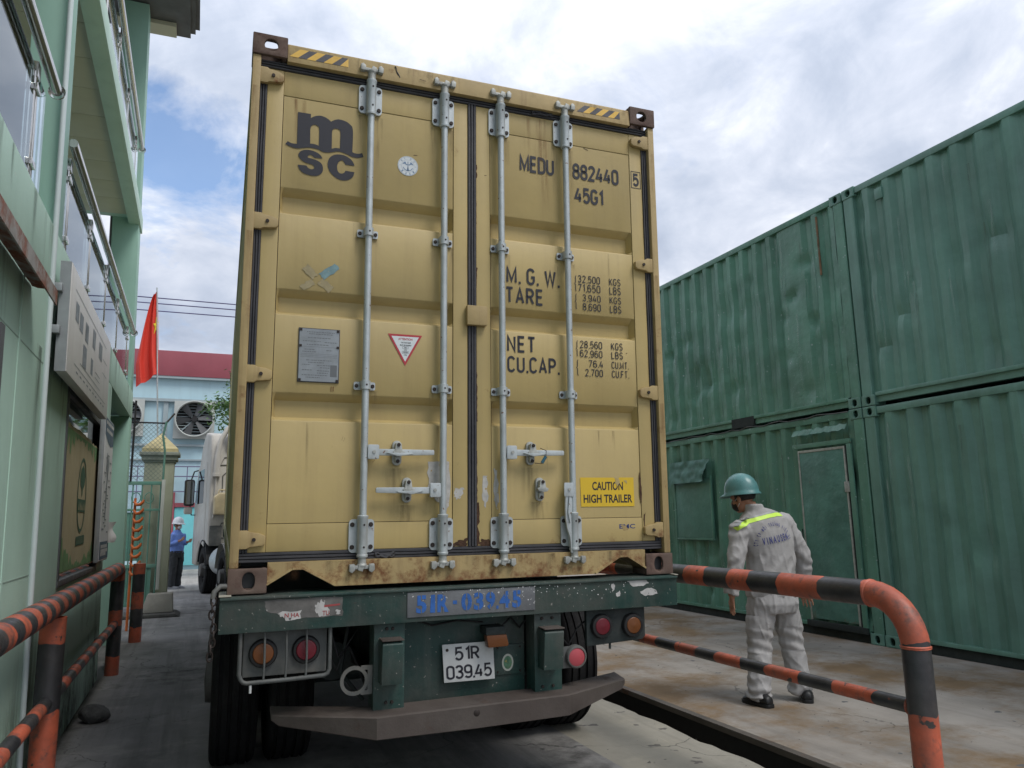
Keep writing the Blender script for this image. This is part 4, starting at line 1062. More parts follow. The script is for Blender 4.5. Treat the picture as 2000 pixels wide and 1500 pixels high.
M_pgrey = mat('painted_plate_grey', (0.13, 0.135, 0.145), 0.55, var=0.2, vs=9, chips=0.10, ccol=(0.5, 0.5, 0.5), cs=45)
M_pblue = mat('stencil_blue', (0.028, 0.11, 0.36), 0.5, var=0.2, vs=12, chips=0.16, ccol=(0.2, 0.2, 0.2), cs=40)
tr = thing('semi_trailer', 'dark green container trailer with brown bumper and twin rear wheels', 'trailer', M=KM)
# rear beam with a lipped top
m = MB().prism([(-0.04, -0.172), (-0.04, -0.024), (-0.052, -0.020), (-0.052, -0.008), (0.17, -0.004), (0.17, -0.16)], 'yz', -0.030, 2.432)
beam = m.build('rear_beam', M_tgr, tr, bevel=0.004)
MB().box(-0.034, 0.02, -0.050, 0.168, -0.0035, 0.0005).box(2.415, 2.437, -0.050, 0.168, -0.0035, 0.0005).build('beam_end_lip', plain('worn_lip', (0.36, 0.34, 0.28), 0.6), tr)
YB = -0.0420
MB().box(0.853, 1.546, YB - 0.004, YB + 0.001, -0.148, -0.026).build('number_panel', M_pgrey, beam, bevel=0.002)
# stencilled number (serif stencil style: heavy verticals, thin cut joints)
m = MB()
def stencil(txt, x0, x1, z0, z1, y):
    vs, fs = text2d(txt, 0.045); vs = fit(vs, x0, x1, z0, z1)
    m.add([(a, y, b - (a - x0) * -0.0) for a, b in vs], fs)
cells = [('5', 0.898, 0.952, 0.014), ('1', 0.970, 0.996, 0.016), ('R', 1.008, 1.068, 0.016), ('-', 1.090, 1.112, 0), ('0', 1.135, 1.192, 0.02), ('3', 1.203, 1.255, 0.02), ('9', 1.268, 1.320, 0.02), ('.', 1.326, 1.338, 0), ('4', 1.344, 1.400, 0.02), ('5', 1.415, 1.466, 0.02)]
for ch, a, b, cut in cells:
    z0, z1 = (-0.130, -0.042)
    if ch == '-': m.add([(a, YB - 0.0055, -0.094), (b, YB - 0.0055, -0.094), (b, YB - 0.0055, -0.076), (a, YB - 0.0055, -0.076)], [(0, 1, 2, 3)]); continue
    if ch == '.': m.add([(a, YB - 0.0055, -0.130), (b, YB - 0.0055, -0.130), (b, YB - 0.0055, -0.114), (a, YB - 0.0055, -0.114)], [(0, 1, 2, 3)]); continue
    if ch == '1': m.add([(a, YB - 0.0055, z0), (b, YB - 0.0055, z0), (b, YB - 0.0055, z1), (a + 0.004, YB - 0.0055, z1)], [(0, 1, 2, 3)]); continue
    stencil(ch, a, b, z0, z1, YB - 0.0055)
m.build('stencil_number', M_pblue, beam, recalc=False)
# serif-like thick blobs and stencil bridges
m = MB()
for a, b in ((0.922, 0.927), (1.161, 1.166), (1.226, 1.231), (1.291, 1.296), (1.372, 1.377), (1.439, 1.444), (1.036, 1.041)):
    m.add([(a, YB - 0.0065, -0.132), (b, YB - 0.0065, -0.132), (b, YB - 0.0065, -0.104), (a, YB - 0.0065, -0.104)], [(0, 1, 2, 3)])
    m.add([(a, YB - 0.0065, -0.068), (b, YB - 0.0065, -0.068), (b, YB - 0.0065, -0.040), (a, YB - 0.0065, -0.040)], [(0, 1, 2, 3)])
m.build('stencil_bridge', M_pgrey, beam, recalc=False)
# torn stickers on the beam
M_torn = mat('torn_sticker_grey', (0.12, 0.115, 0.11), 0.7, var=0.3, vs=14, chips=0.25, ccol=(0.4, 0.39, 0.38), cs=30)
M_tw = mat('torn_sticker_white', (0.45, 0.44, 0.43), 0.6, var=0.2, vs=20, chips=0.2, ccol=(0.1, 0.1, 0.1), cs=40)
def bpatch(pts, mt, seed, y=YB + 0.0008, jag=0.004, name='torn_sticker'): return patch(pts, mt, beam, name, y, jag, seed)
bpatch([(0.172, -0.028), (0.532, -0.028), (0.535, -0.118), (0.31, -0.12), (0.20, -0.085), (0.172, -0.075)], M_torn, 31)
bpatch([(0.235, -0.088), (0.335, -0.086), (0.330, -0.116), (0.270, -0.122), (0.245, -0.105)], M_tw, 32, YB + 0.0002, 0.007)
bpatch([(0.40, -0.062), (0.43, -0.04), (0.46, -0.075), (0.475, -0.11), (0.43, -0.116), (0.41, -0.09)], M_tw, 33, YB + 0.0002, 0.007)
bpatch([(0.50, -0.09), (0.522, -0.088), (0.522, -0.108), (0.505, -0.11)], M_tw, 34, YB + 0.0002, 0.004)
M_fr = plain('faded_red', (0.30, 0.06, 0.06), 0.6)
text_fit(MB(), 'N HA', 0.262, 0.33, -0.112, -0.092, YB - 0.0006, 0.02).build('sticker_lettering', M_fr, beam, recalc=False)
mm = MB(); text_fit(mm, 'TU', 0.437, 0.470, -0.112, -0.090, YB - 0.0006, 0.02)
mm.add([(0.445, YB - 0.0003, -0.064), (0.52, YB - 0.0003, -0.060), (0.52, YB - 0.0003, -0.068), (0.445, YB - 0.0003, -0.074)], [(0, 1, 2, 3)])
mm.build('sticker_lettering', M_fr, beam, recalc=False)
bpatch([(2.105, -0.02), (2.15, -0.008), (2.225, -0.012), (2.248, -0.040), (2.20, -0.058), (2.14, -0.055)], M_tw, 35)
bpatch([(2.19, -0.09), (2.24, -0.068), (2.29, -0.078), (2.305, -0.105), (2.22, -0.112)], M_tw, 36)
bpatch([(2.005, -0.04), (2.022, -0.03), (2.03, -0.055), (2.018, -0.08)], M_tw, 37); bpatch([(2.035, -0.085), (2.06, -0.075), (2.065, -0.102), (2.04, -0.108)], M_tw, 38)
r = random.Random(9)
mm = MB()
for k in range(90):
    x = r.gauss(1.45, 0.42)
    if not 0.75 < x < 2.4: continue
    z = -0.024 - abs(r.gauss(0, 0.03)); q = r.uniform(0.0012, 0.0038)
    mm.add([(x + q * math.cos(a) * r.uniform(0.7, 1.3), YB - 0.0046 if 0.853 < x < 1.546 and z < -0.026 else YB + 0.0003, z + q * math.sin(a) * r.uniform(0.7, 1.3)) for a in (0, 1.05, 2.1, 3.14, 4.2, 5.2)], [(0, 1, 2, 3, 4, 5)])
mm.build('paint_flecks', plain('fleck_white', (0.6, 0.6, 0.6), 0.6), beam, recalc=False)['kind'] = 'stuff'
# posts down to the bumper
for xa, xb in ((0.696, 0.852), (1.556, 1.714)):
    MB().box(xa, xb, -0.004, 0.12, -0.60, -0.162).build('bumper_post', M_tgr, tr, bevel=0.005)
for xa, xb in ((0.720, 0.822), (1.573, 1.684)):
    MB().prism([(-0.10, -0.252), (-0.108, -0.262), (-0.088, -0.452), (-0.0045, -0.452), (-0.0045, -0.245)], 'yz', xa, xb).build('dock_buffer', M_tgr, tr, bevel=0.004)
    MB().box(xa - 0.003, xb + 0.003, -0.112, -0.02, -0.2445, -0.238).build('buffer_cap', M_brn, tr, bevel=0.002)
# centre panel, number plate, lamp, badge
MB().box(0.86, 1.55, 0.13, 0.15, -0.62, -0.15).build('centre_panel', M_tgr, tr, bevel=0.003)
npl = MB().prism([(1.073, -0.316), (1.356, -0.316), (1.366, -0.51), (1.085, -0.508)], 'xz', 0.094, 0.100).build('number_plate', M_plw, tr, bevel=0.005)
m = MB()
def sk(x, z): return (x + (-0.316 - z) * 0.055, 0.0925, z)
stroke_text(m, '51R', 1.140, 1.275, -0.402, -0.332, 0.0925, 0.075, 0.18, fn=sk)
stroke_text(m, '039.45', 1.088, 1.340, -0.494, -0.424, 0.0925, 0.075, 0.16, fn=sk)
m.build('plate_lettering', M_ink, npl, recalc=False)
m = MB()
for a, b in ((0.0, 0.0),): m.cyl((1.10, 0.0935, -0.345), (1.10, 0.0915, -0.345), 0.008, n=10)
m.build('plate_bolt', M_bolt, npl)
MB().box(1.292, 1.402, 0.02, 0.128, -0.275, -0.232).build('plate_lamp_mount', M_tdk, tr, bevel=0.006)
MB().prism([(1.293, -0.274), (1.405, -0.274), (1.418, -0.325), (1.412, -0.334), (1.304, -0.336)], 'xz', 0.015, 0.07).build('plate_lamp', M_lo, tr, bevel=0.006)
MB().box(1.36, 1.54, 0.120, 0.1295, -0.50, -0.345).build('badge_panel', M_tgr, tr, bevel=0.004)
cx, cz = 1.448, -0.438
MB().add([(cx + 0.033 * math.cos(2 * math.pi * i / 24), 0.1188, cz + 0.045 * math.sin(2 * math.pi * i / 24)) for i in range(24)], [tuple(range(24))]).build('round_badge', plain('badge_white', (0.4, 0.42, 0.38), 0.5), tr, recalc=False)
MB().add([(cx + 0.024 * math.cos(2 * math.pi * i / 24), 0.1182, cz + 0.034 * math.sin(2 * math.pi * i / 24)) for i in range(24)], [tuple(range(24))]).build('badge_field', mat('badge_green', (0.07, 0.16, 0.10), 0.5, var=0.5, vs=40, bleach=0.8, bcol=(0.45, 0.34, 0.08)), tr, recalc=False)
# underrun bumper with swept ends
C0, C1 = 0.70, 1.712
sec = [  # (x, y_front, z_bottom, z_top)
    (0.235, 0.190, -0.632, -0.602), (0.27, 0.16, -0.655, -0.600), (C0, -0.10, -0.700, -0.590), (1.2, -0.10, -0.700, -0.585), (C1, -0.10, -0.690, -0.580), (2.165, 0.16, -0.655, -0.597), (2.20, 0.19, -0.632, -0.600)]
vs, fs = [], []
for x, y, a, b in sec:
    end = x < 0.3 or x > 2.1
    vs += [(x, y + 0.02, a), (x, y, a + 0.008), (x, y, b - 0.006), (x, y + 0.01, b), (x, y + (0.16 if not end else 0.13), b + 0.012), (x, y + (0.16 if not end else 0.13), a + 0.02)]
n6 = 6
for i in range(len(sec) - 1):
    for k in range(n6): fs.append((i * n6 + k, i * n6 + (k + 1) % n6, (i + 1) * n6 + (k + 1) % n6, (i + 1) * n6 + k))
fs += [tuple(range(6))[::-1], tuple(range(36, 42))]
MB().add(vs, fs).build('underrun_bumper', M_brn, tr, smooth=22)
MB().lathe([(-0.003, 0.0), (-0.003, 0.012), (0.001, 0.018)], (1.20, -0.1005, -0.62), 'y', 14).build('bumper_bolt', M_bolt, tr, smooth=40)
# left lamp cluster with guard cage
lc = MB().box(0.085, 0.472, 0.032, 0.06, -0.385, -0.176).build('lamp_board', M_grey, tr, bevel=0.006)
lc['label'] = 'left lamp board behind a wire guard'
def lamp(x, z, y, mt, r0=0.049, parent=None):
    MB().lathe([(0.012, 0.066), (0.0, 0.066), (-0.012, 0.060), (-0.014, r0), (-0.006, r0)], (x, y, z), 'y', 28).build('lamp_ring', M_lh, parent, smooth=35)
    MB().lathe([(-0.006, r0), (-0.013, r0 * 0.96)] + [(-0.0145 - 0.0055 * (1 - q / 10) - (0.0012 if q % 2 else 0), r0 * 0.92 * q / 10 + 0.0003) for q in range(10, -1, -1)], (x, y, z), 'y', 28).build('lamp_lens', mt, parent, smooth=50)
lamp(0.175, -0.278, 0.020, M_lo, parent=lc); lamp(0.373, -0.275, 0.020, M_lr, parent=lc)
path = [(0.070, -0.012, -0.175)] + [(0.070, -0.018, -0.36)] + [(0.075 + 0.03 * (1 - math.cos(a)), -0.018, -0.37 - 0.03 * math.sin(a)) for a in (0.5, 1.0, 1.57)] + [(0.30, -0.018, -0.398)] + [(0.455, -0.018, -0.393), (0.473, -0.018, -0.385), (0.481, -0.018, -0.365)] + [(0.481, -0.012, -0.175)]
mm = MB().tube(path, 0.010, 8)
mm.build('lamp_guard', M_grey, lc, smooth=50)
for x in (0.178, 0.277, 0.370): MB().tube([(x, -0.018, -0.397), (x + 0.002, -0.022, -0.30), (x, -0.014, -0.174)], 0.0055, 8).build('guard_bar', M_grey, lc, smooth=50)
MB().cyl((0.122, -0.018, -0.41), (0.122, -0.018, -0.445), 0.006, n=8).build('drain_pin', M_plw, lc)
# right lamp cluster
rc = MB().prism([(1.872, -0.368), (1.872, -0.174), (2.240, -0.174), (2.240, -0.335), (2.22, -0.352)], 'xz', 0.006, 0.035).build('lamp_board', M_tdk, tr, bevel=0.004)
rc['label'] = 'right lamp board without a guard'
lamp(1.960, -0.264, -0.006, M_lr, 0.046, rc); lamp(2.155, -0.270, -0.006, M_lo, 0.046, rc)
MB().cyl((2.02, 0.02, -0.36), (2.02, 0.02, -0.392), 0.007, n=8).build('drain_pin', M_tdk, rc)
# side marker ring (left, lamp missing) and round reflector (right)
m = MB()
m.plate_hole(0.535, 0.6955, -0.51, -0.372, 0.607, -0.440, 0.052, 0.052, 0.020, 0.026, sup=2.0)
ring = MB()
n = 36; vs, fs = [], []
for i in range(n):
    a = 2 * math.pi * i / n
    for rr_, y in ((0.052, 0.016), (0.069, 0.016), (0.069, 0.028), (0.052, 0.028)): vs.append((0.607 + rr_ * math.cos(a), y, -0.440 + rr_ * math.sin(a)))
for i in range(n):
    j = (i + 1) % n
    for k in range(4): fs.append((i * 4 + k, i * 4 + (k + 1) % 4, j * 4 + (k + 1) % 4, j * 4 + k))
ring.add(vs, fs).box(0.64, 0.6955, 0.0162, 0.0278, -0.508, -0.488).box(0.64, 0.6955, 0.0162, 0.0278, -0.392, -0.372).box(0.672, 0.6955, 0.0162, 0.0278, -0.4881, -0.3919)
ring.build('empty_lamp_bracket', M_grey, tr, smooth=40)
rb = MB().box(1.7145, 1.80, 0.02, 0.03, -0.475, -0.362).build('reflector_bracket', M_grey, tr, bevel=0.003)
MB().lathe([(0.02, 0.062), (-0.006, 0.062), (-0.016, 0.056), (-0.018, 0.049), (-0.012, 0.048)], (1.806, 0.012, -0.417), 'y', 28).build('reflector_ring', M_grey, rb, smooth=35)
MB().lathe([(-0.012, 0.049), (-0.018, 0.035), (-0.0195, 0.0005)], (1.806, 0.012, -0.417), 'y', 28).build('reflector_lens', plain('reflector_pink', (0.42, 0.07, 0.085), 0.3), rb, smooth=50)
# chassis
for xa, xb in ((0.74, 0.90), (1.52, 1.68)):
    m = MB().box(xa, xb, 0.171, 11.9, -0.20, -0.175).box((xa + xb) / 2 - 0.012, (xa + xb) / 2 + 0.012, 0.171, 11.9, -0.4999, -0.2001).box(xa, xb, 0.171, 8.8, -0.525, -0.50)
    m.build('chassis_rail', M_tdk, tr)
for k in range(6): MB().box(0.02, 2.41, 1.6 + k * 2.0, 1.72 + k * 2.0, -0.17, -0.02).build('cross_member', M_tdk, tr)
MB().box(0.0, 2.438, 11.7, 12.1, -0.16, -0.01).build('cross_member', M_tgr, tr)
# a red strap / plate behind the sill arch
MB().box(2.0, 2.28, 0.50, 0.53, -0.012, 0.045).build('red_twistlock_plate', plain('orange_red', (0.45, 0.07, 0.03), 0.6), tr)
# wheels
def tyre_mesh(w=0.27, r=0.505, n=44):
    hw = w / 2
    pr = [(-hw * 0.75, r * 0.62), (-hw * 0.98, r * 0.70), (-hw, r * 0.82), (-hw * 0.97, r * 0.92), (-hw * 0.90, r * 0.965), (-hw * 0.80, r * 0.988)]
    g = [-0.62, -0.22, 0.22, 0.62]
    x = -hw * 0.80
    for c in g:
        c *= hw
        pr += [(c - 0.011, r * 0.998), (c - 0.008, r * 0.972), (c + 0.008, r * 0.972), (c + 0.011, r * 0.998)]
    pr += [(-a, b) for a, b in pr[:6][::-1]]
    m = MB().lathe(pr, (0, 0, 0), 'x', n)
    m.lathe([(-hw * 0.75, r * 0.62), (-hw * 0.6, r * 0.58), (hw * 0.6, r * 0.58), (hw * 0.75, r * 0.62)], (0, 0, 0), 'x', n)
    return m
tproto = None
def wheel(x, y, parent, face, w=0.27, r=0.505, zc=None):
    global tproto
    z = zc if zc is not None else (-1.1545 - 0.021 * y + r - 0.006)
    if tproto is None:
        t_ = tyre_mesh(w, r).build('tyre', M_tyre, parent, smooth=35); tproto = t_
    else:
        t_ = tproto.copy(); COL.objects.link(t_); t_.parent = parent
    t_.location = (x, y, z)
    m = MB().lathe([(-0.11 * face, r * 0.60), (0.02 * face, r * 0.585), (0.04 * face, r * 0.50), (0.03 * face, r * 0.30), (0.09 * face, r * 0.28), (0.10 * face, 0.14), (0.17 * face, 0.13), (0.18 * face, 0.001)], (0, 0, 0), 'x', 28)
    for k in range(8):
        a = 2 * math.pi * k / 8
        m.cyl((0.09 * face, r * 0.36 * math.cos(a), r * 0.36 * math.sin(a)), (0.03 * face, r * 0.36 * math.cos(a), r * 0.36 * math.sin(a)), 0.018, n=6)
    rm = m.build('rim', M_rim, t_, smooth=35)
    return t_
for y in (1.55, 2.90):
    for x, f in ((0.085, -1), (0.41, 1), (2.035, -1), (2.345, 1)): wheel(x, y, tr, f)
    MB().cyl((0.2, y, -0.69 - 0.0), (2.24, y, -0.69), 0.07, n=14).build('axle', M_tdk, tr, smooth=40)
    MB().box(0.74, 0.90, y - 0.5, y + 0.5, -0.62, -0.53).build('spring', M_tdk, tr); MB().box(1.52, 1.68, y - 0.5, y + 0.5, -0.62, -0.53).build('spring', M_tdk, tr)
# dark side guard that hangs outside the left tyre, chain at the corner
m = MB()
pts = []
for k in range(9):
    z = -0.02 - k * 0.031
    Mx = Matrix.Translation((-0.055 - 0.006 * math.sin(k), -0.03, z)) @ Matrix.Rotation(R(90 if k % 2 else 10), 4, 'Z')
    ring_pts = [Mx @ Vector((0.012 * math.cos(a), 0, 0.022 * math.sin(a))) for a in [2 * math.pi * i / 12 for i in range(12)]]
    MB().tube(ring_pts, 0.0045, 6, closed=True).build('chain_link', M_bolt, tr, smooth=60)
MB().tube([(0.01, 0.02, -0.012 + 0.05), (-0.03, -0.005, 0.042), (-0.055, -0.03, 0.02), (-0.06, -0.03, -0.01)], 0.012, 8).build('chain_hook', M_grey, tr, smooth=60)

# air hoses and wiring under the beam
for pts, r_, c in (([(0.50, 0.16, -0.20), (0.54, 0.12, -0.34), (0.60, 0.16, -0.30), (0.66, 0.20, -0.42), (0.69, 0.2, -0.50)], 0.007, M_lh), ([(0.48, 0.05, -0.30), (0.53, 0.10, -0.40), (0.58, 0.14, -0.30), (0.64, 0.16, -0.22)], 0.004, M_lh), ([(1.40, 0.08, -0.24), (1.46, 0.10, -0.20), (1.52, 0.12, -0.26), (1.56, 0.125, -0.22)], 0.005, M_lh),
                  ([(1.72, 0.06, -0.30), (1.78, 0.05, -0.36), (1.83, 0.05, -0.28), (1.88, 0.05, -0.24)], 0.005, M_lh), ([(0.62, 0.3, -0.19), (0.58, 0.3, -0.45), (0.66, 0.3, -0.55), (0.70, 0.3, -0.60)], 0.010, M_tdk), ([(0.90, 0.12, -0.17), (1.02, 0.10, -0.215), (1.16, 0.115, -0.20), (1.30, 0.10, -0.215)], 0.005, M_lh)):
    fine_ = []
    for a, b in zip(pts[:-1], pts[1:]): fine_ += [Vector(a).lerp(Vector(b), k / 4) for k in range(4)]
    MB().tube(fine_ + [pts[-1]], r_, 6).build('hose', c, tr, smooth=60)
MB().cyl((0.56, 0.45, -0.42), (0.56, 1.0, -0.42), 0.10, n=18).build('air_tank', M_tdk, tr, smooth=40)
for x in (0.76, 0.79, 1.60, 1.66): bolt_obj(x, -0.004, -0.20, 0.009, tr); bolt_obj(x, -0.004, -0.55, 0.009, tr)
for x in (1.39, 1.52): bolt_obj(x, 0.1195, -0.36, 0.006, tr, 'rivet', 0.005); bolt_obj(x, 0.1195, -0.485, 0.006, tr, 'rivet', 0.005)
# ------------------------------------------------------------------ green containers stacked on the right
GRN = (0.115, 0.238, 0.192)
M_gc = mat('green_container_paint', GRN, 0.36, var=0.22, vs=1.6, streak=0.35, scol=(0.20, 0.35, 0.31), ss=9, dust=0.35, dcol=(0.085, 0.15, 0.125), bleach=0.22, bcol=(0.17, 0.29, 0.26), bump=0.25, bs=5, bd=0.03, rnd=True, rust=0.02, rs=3)
M_gc2 = mat('green_container_old', (0.092, 0.222, 0.162), 0.36, var=0.25, vs=2.0, streak=0.32, scol=(0.19, 0.335, 0.285), ss=9, dust=0.35, dcol=(0.075, 0.14, 0.11), bleach=0.25, bcol=(0.16, 0.27, 0.235), chips=0.015, ccol=(0.32, 0.40, 0.38), cs=24, bump=0.35, bs=6, bd=0.03, rnd=True, rust=0.10, rs=4, rcol=(0.22, 0.13, 0.075))
M_gdk = mat('container_base_dark', (0.018, 0.024, 0.023), 0.8, var=0.3, vs=6)
GX = 6.75
def gcast(y0, z0, near, parent):
    """corner casting with holes to the lane side and the end"""
    w, d, h, t = 0.162, 0.178, 0.118, 0.025
    y1 = y0 + d
    Ms = Matrix(((0, 1, 0, 0), (1, 0, 0, 0), (0, 0, 1, 0), (0, 0, 0, 1)))
    m = MB().plate_hole(y0, y1, z0, z0 + h, (y0 + y1) / 2, z0 + h / 2, 0.034, 0.040, GX - 0.006, GX - 0.006 + t, M=Ms)
    ye = y0 if near else y1 - t
    m.plate_hole(GX + t - 0.005, GX + w, z0, z0 + h, GX + 0.09, z0 + h / 2, 0.036, 0.036, ye, ye + t)
    yb = y1 - t if near else y0
    m.box(GX + t - 0.005, GX + w, yb, yb + t, z0, z0 + h)
    m.box(GX + 0.12, GX + w, y0 + t, y1 - t, z0 + 0.001, z0 + h - 0.001)
    m.box(GX + t - 0.005, GX + 0.119, y0 + t, y1 - t, z0 + 0.0, z0 + 0.02); m.box(GX + t - 0.005, GX + 0.119, y0 + t, y1 - t, z0 + h - 0.02, z0 + h)
    return m.build('corner_casting', M_gc, parent, bevel=0.006)
def green_container(y0, y1, z0, label, mt, dent=0.0, seed=0, flat=(), openings=()):
    H = 2.585
    c = thing('stacked_container', label, 'container', (0, 0, 0), 0, 'green containers stacked two high')
    for ya, near in ((y0, True), (y1 - 0.178, False)):
        for zz in (z0, z0 + H - 0.118): gcast(ya, zz, near, c)
    for ya in (y0 + 0.002, y1 - 0.142):
        MB().prism([(GX + 0.002, ya + 0.01), (GX + 0.012, ya), (GX + 0.16, ya), (GX + 0.16, ya + 0.14), (GX + 0.012, ya + 0.14), (GX + 0.002, ya + 0.13)], 'xy', z0 + 0.119, z0 + H - 0.119).build('corner_post', mt, c, smooth=20)
    MB().box(GX + 0.004, GX + 0.07, y0 + 0.179, y1 - 0.179, z0 + H - 0.09, z0 + H - 0.014).build('top_side_rail', mt, c, bevel=0.006)
    m = MB(); corr(m, y0 + 0.143, y1 - 0.143, z0 + 0.135, z0 + H - 0.088, GX + 0.010, -1, depth=0.046, nz=56 if dent > 0.01 else 24, dent=dent, seed=seed, flat=flat)
    m.build('side_wall', mt, c, smooth=20)
    m = MB().box(GX + 0.006, GX + 0.06, y0 + 0.179, y1 - 0.179, z0 + 0.10, z0 + 0.142)
    m.build('bottom_side_rail', mt, c, bevel=0.005)
    MB().box(GX + 0.030, GX + 0.09, y0 + 0.17, y1 - 0.17, z0 + (0.0 if z0 < 1 else 0.03), z0 + 0.0995).build('sill_beam', M_gdk if z0 < 1 else mt, c)
    MB().box(GX + 0.075, GX + 2.42, y0 + 0.02, y1 - 0.02, z0 + H - 0.06, z0 + H - 0.02).build('roof', mt, c)
    MB().box(GX + 0.162, GX + 2.42, y0 + 0.03, y0 + 0.06, z0 + 0.12, z0 + H - 0.061).build('end_wall', mt, c)
    MB().box(GX + 0.162, GX + 2.42, y1 - 0.06, y1 - 0.03, z0 + 0.12, z0 + H - 0.061).build('end_wall', mt, c)
    MB().box(GX + 2.38, GX + 2.42, y0 + 0.061, y1 - 0.061, z0, z0 + H - 0.061).build('far_side_wall', mt, c)
    return c
g1 = green_container(-3.66, 2.395, 0.068, 'smooth green container at ground level beside the corner of the red and black rail', M_gc, 0.004, 3)
g2 = green_container(-3.66, 2.395, 2.660, 'green container on top, right of the stack seam, with clean straight ribs', M_gc, 0.006, 8)
g3 = green_container(2.412, 8.46, 0.068, 'green container at ground level with a door and a shuttered window', M_gc2, 0.012, 15)
g4 = green_container(2.412, 8.46, 2.660, 'dented green container on top with a flat patched panel left of the seam', M_gc2, 0.014, 22, flat=((3.10, 3.56),))
# vent and fork pocket
MB().box(GX - 0.004, GX + 0.03, 1.84, 1.94, 4.95, 5.08).build('vent', M_gc, g2, bevel=0.004)
MB().box(GX + 0.001, GX + 0.03, 4.22, 4.68, 2.668, 2.80).build('fork_pocket', M_gdk, g4)
m = MB()
for i in range(14):
    y = 2.65 + i * 0.42; 
r = random.Random(4)
pts = [(GX - 0.01 + 0.012 * r.uniform(-1, 1), 2.6 + i * 0.16, 2.648 + 0.018 * r.uniform(-1, 1)) for i in range(34)]
MB().tube(pts, 0.007, 6).build('loose_cable', M_grey, g4, smooth=60)
# patch strip with rust streak
MB().box(GX + 0.002, GX + 0.012, 2.81, 2.835, 4.35, 5.10).build('rust_streak', mat('orange_rust', (0.17, 0.10, 0.055), 0.9, var=0.5, vs=6, bleach=0.7, bcol=GRN), g4)
# door in the lower container
dr = MB().box(GX - 0.012, GX + 0.02, 2.72, 3.42, 0.26, 2.22).build('door', mat('door_green', (0.075, 0.185, 0.15), 0.4, var=0.3, vs=2.2, bleach=0.4, bcol=(0.17, 0.30, 0.27), dust=0.4, dcol=(0.06, 0.13, 0.11), rgrad=[('z', 0.6, 0.2, 0.12)], rust=0.05, bump=0.5, bs=3, bd=0.05), g3, bevel=0.004)
dr['label'] = 'flat green steel door with pale worn edges'
M_pale = mat('pale_worn_edge', (0.33, 0.34, 0.30), 0.6, var=0.3, vs=14, rust=0.2, rs=12, chips=0.2, ccol=(0.08, 0.13, 0.11), cs=30)
for a in ((2.70, 2.72, 0.24, 2.25), (3.4205, 3.44, 0.24, 2.25), (2.7205, 3.42, 2.2205, 2.25)):
    MB().box(GX - 0.018, GX + 0.02, *a[:2], *a[2:]).build('door_edge_strip', M_pale, g3, bevel=0.003)
MB().box(GX - 0.022, GX + 0.0, 2.60, 2.665, 0.22, 2.27).build('door_jamb', M_gc2, g3, bevel=0.003); MB().box(GX - 0.005, GX + 0.0, 2.6655, 2.6995, 0.22, 2.26).build('door_gap', M_gdk, g3)
MB().box(GX - 0.024, GX + 0.0, 2.60, 3.52, 2.275, 2.33).build('door_lintel', M_gc2, g3, bevel=0.003)
MB().box(GX - 0.03, GX + 0.0, 2.60, 3.50, 0.165, 0.235).build('door_threshold', M_gdk, g3, bevel=0.003)
for z in (1.72, 0.62): MB().box(GX - 0.03, GX - 0.005, 2.666, 2.735, z, z + 0.12).build('door_hinge', M_galvd, g3, bevel=0.003)
MB().cyl((GX - 0.03, 3.45, 0.9), (GX - 0.03, 3.45, 1.30), 0.008, n=8).build('door_bolt', M_gdk, g3, smooth=50)
MB().lathe([(-0.012, 0.0), (-0.012, 0.022), (0.012, 0.022), (0.012, 0.0)], (GX - 0.035, 3.45, 1.02), 'x', 12).build('padlock', M_gdk, g3, smooth=40)
# shuttered window with torn sheet
MB().box(GX - 0.02, GX + 0.02, 5.24, 6.10, 1.16, 2.02).build('window_shutter', mat('shutter_green', (0.085, 0.20, 0.16), 0.4, var=0.2, vs=2.5, bleach=0.3, bcol=(0.16, 0.28, 0.25), bump=0.4, bs=4, bd=0.04), g3, bevel=0.005)
for a in ((5.205, 5.238, 1.13, 2.05), (6.102, 6.135, 1.13, 2.05), (5.2385, 6.1015, 1.13, 1.158)): MB().box(GX - 0.028, GX + 0.0, *a).build('window_frame', M_gc2, g3, bevel=0.003)
def sheet(u, v):
    y = 5.20 + 0.98 * u; z = 2.30 - 0.33 * v - 0.05 * (u > 0.93) * v
    x = GX - 0.03 - 0.07 * v - 0.025 * mnoise.noise(Vector((u * 6, v * 4, 2))) - 0.02 * mnoise.noise(Vector((u * 15, v * 3, 5)))
    if u < 0.12: x -= 0.05 * (0.12 - u) / 0.12 * v; z += 0.12 * (0.12 - u) / 0.12 * v
    return (x, y, z)
o = MB().grid(sheet, 30, 10).build('torn_sheet', mat('sheet_green', (0.075, 0.17, 0.14), 0.6, var=0.25, vs=6, bleach=0.3, bcol=(0.16, 0.26, 0.23)), g3, smooth=60)
# bent flashing above the door
def flash(u, v):
    return (GX - 0.02 - 0.05 * v * (1 + mnoise.noise(Vector((u * 9, 0, 1)))), 2.62 + 0.85 * u, 2.50 - 0.07 * v + 0.02 * mnoise.noise(Vector((u * 12, v, 4))))
MB().grid(flash, 30, 3).build('bent_flashing', M_gc2, g3, smooth=40)

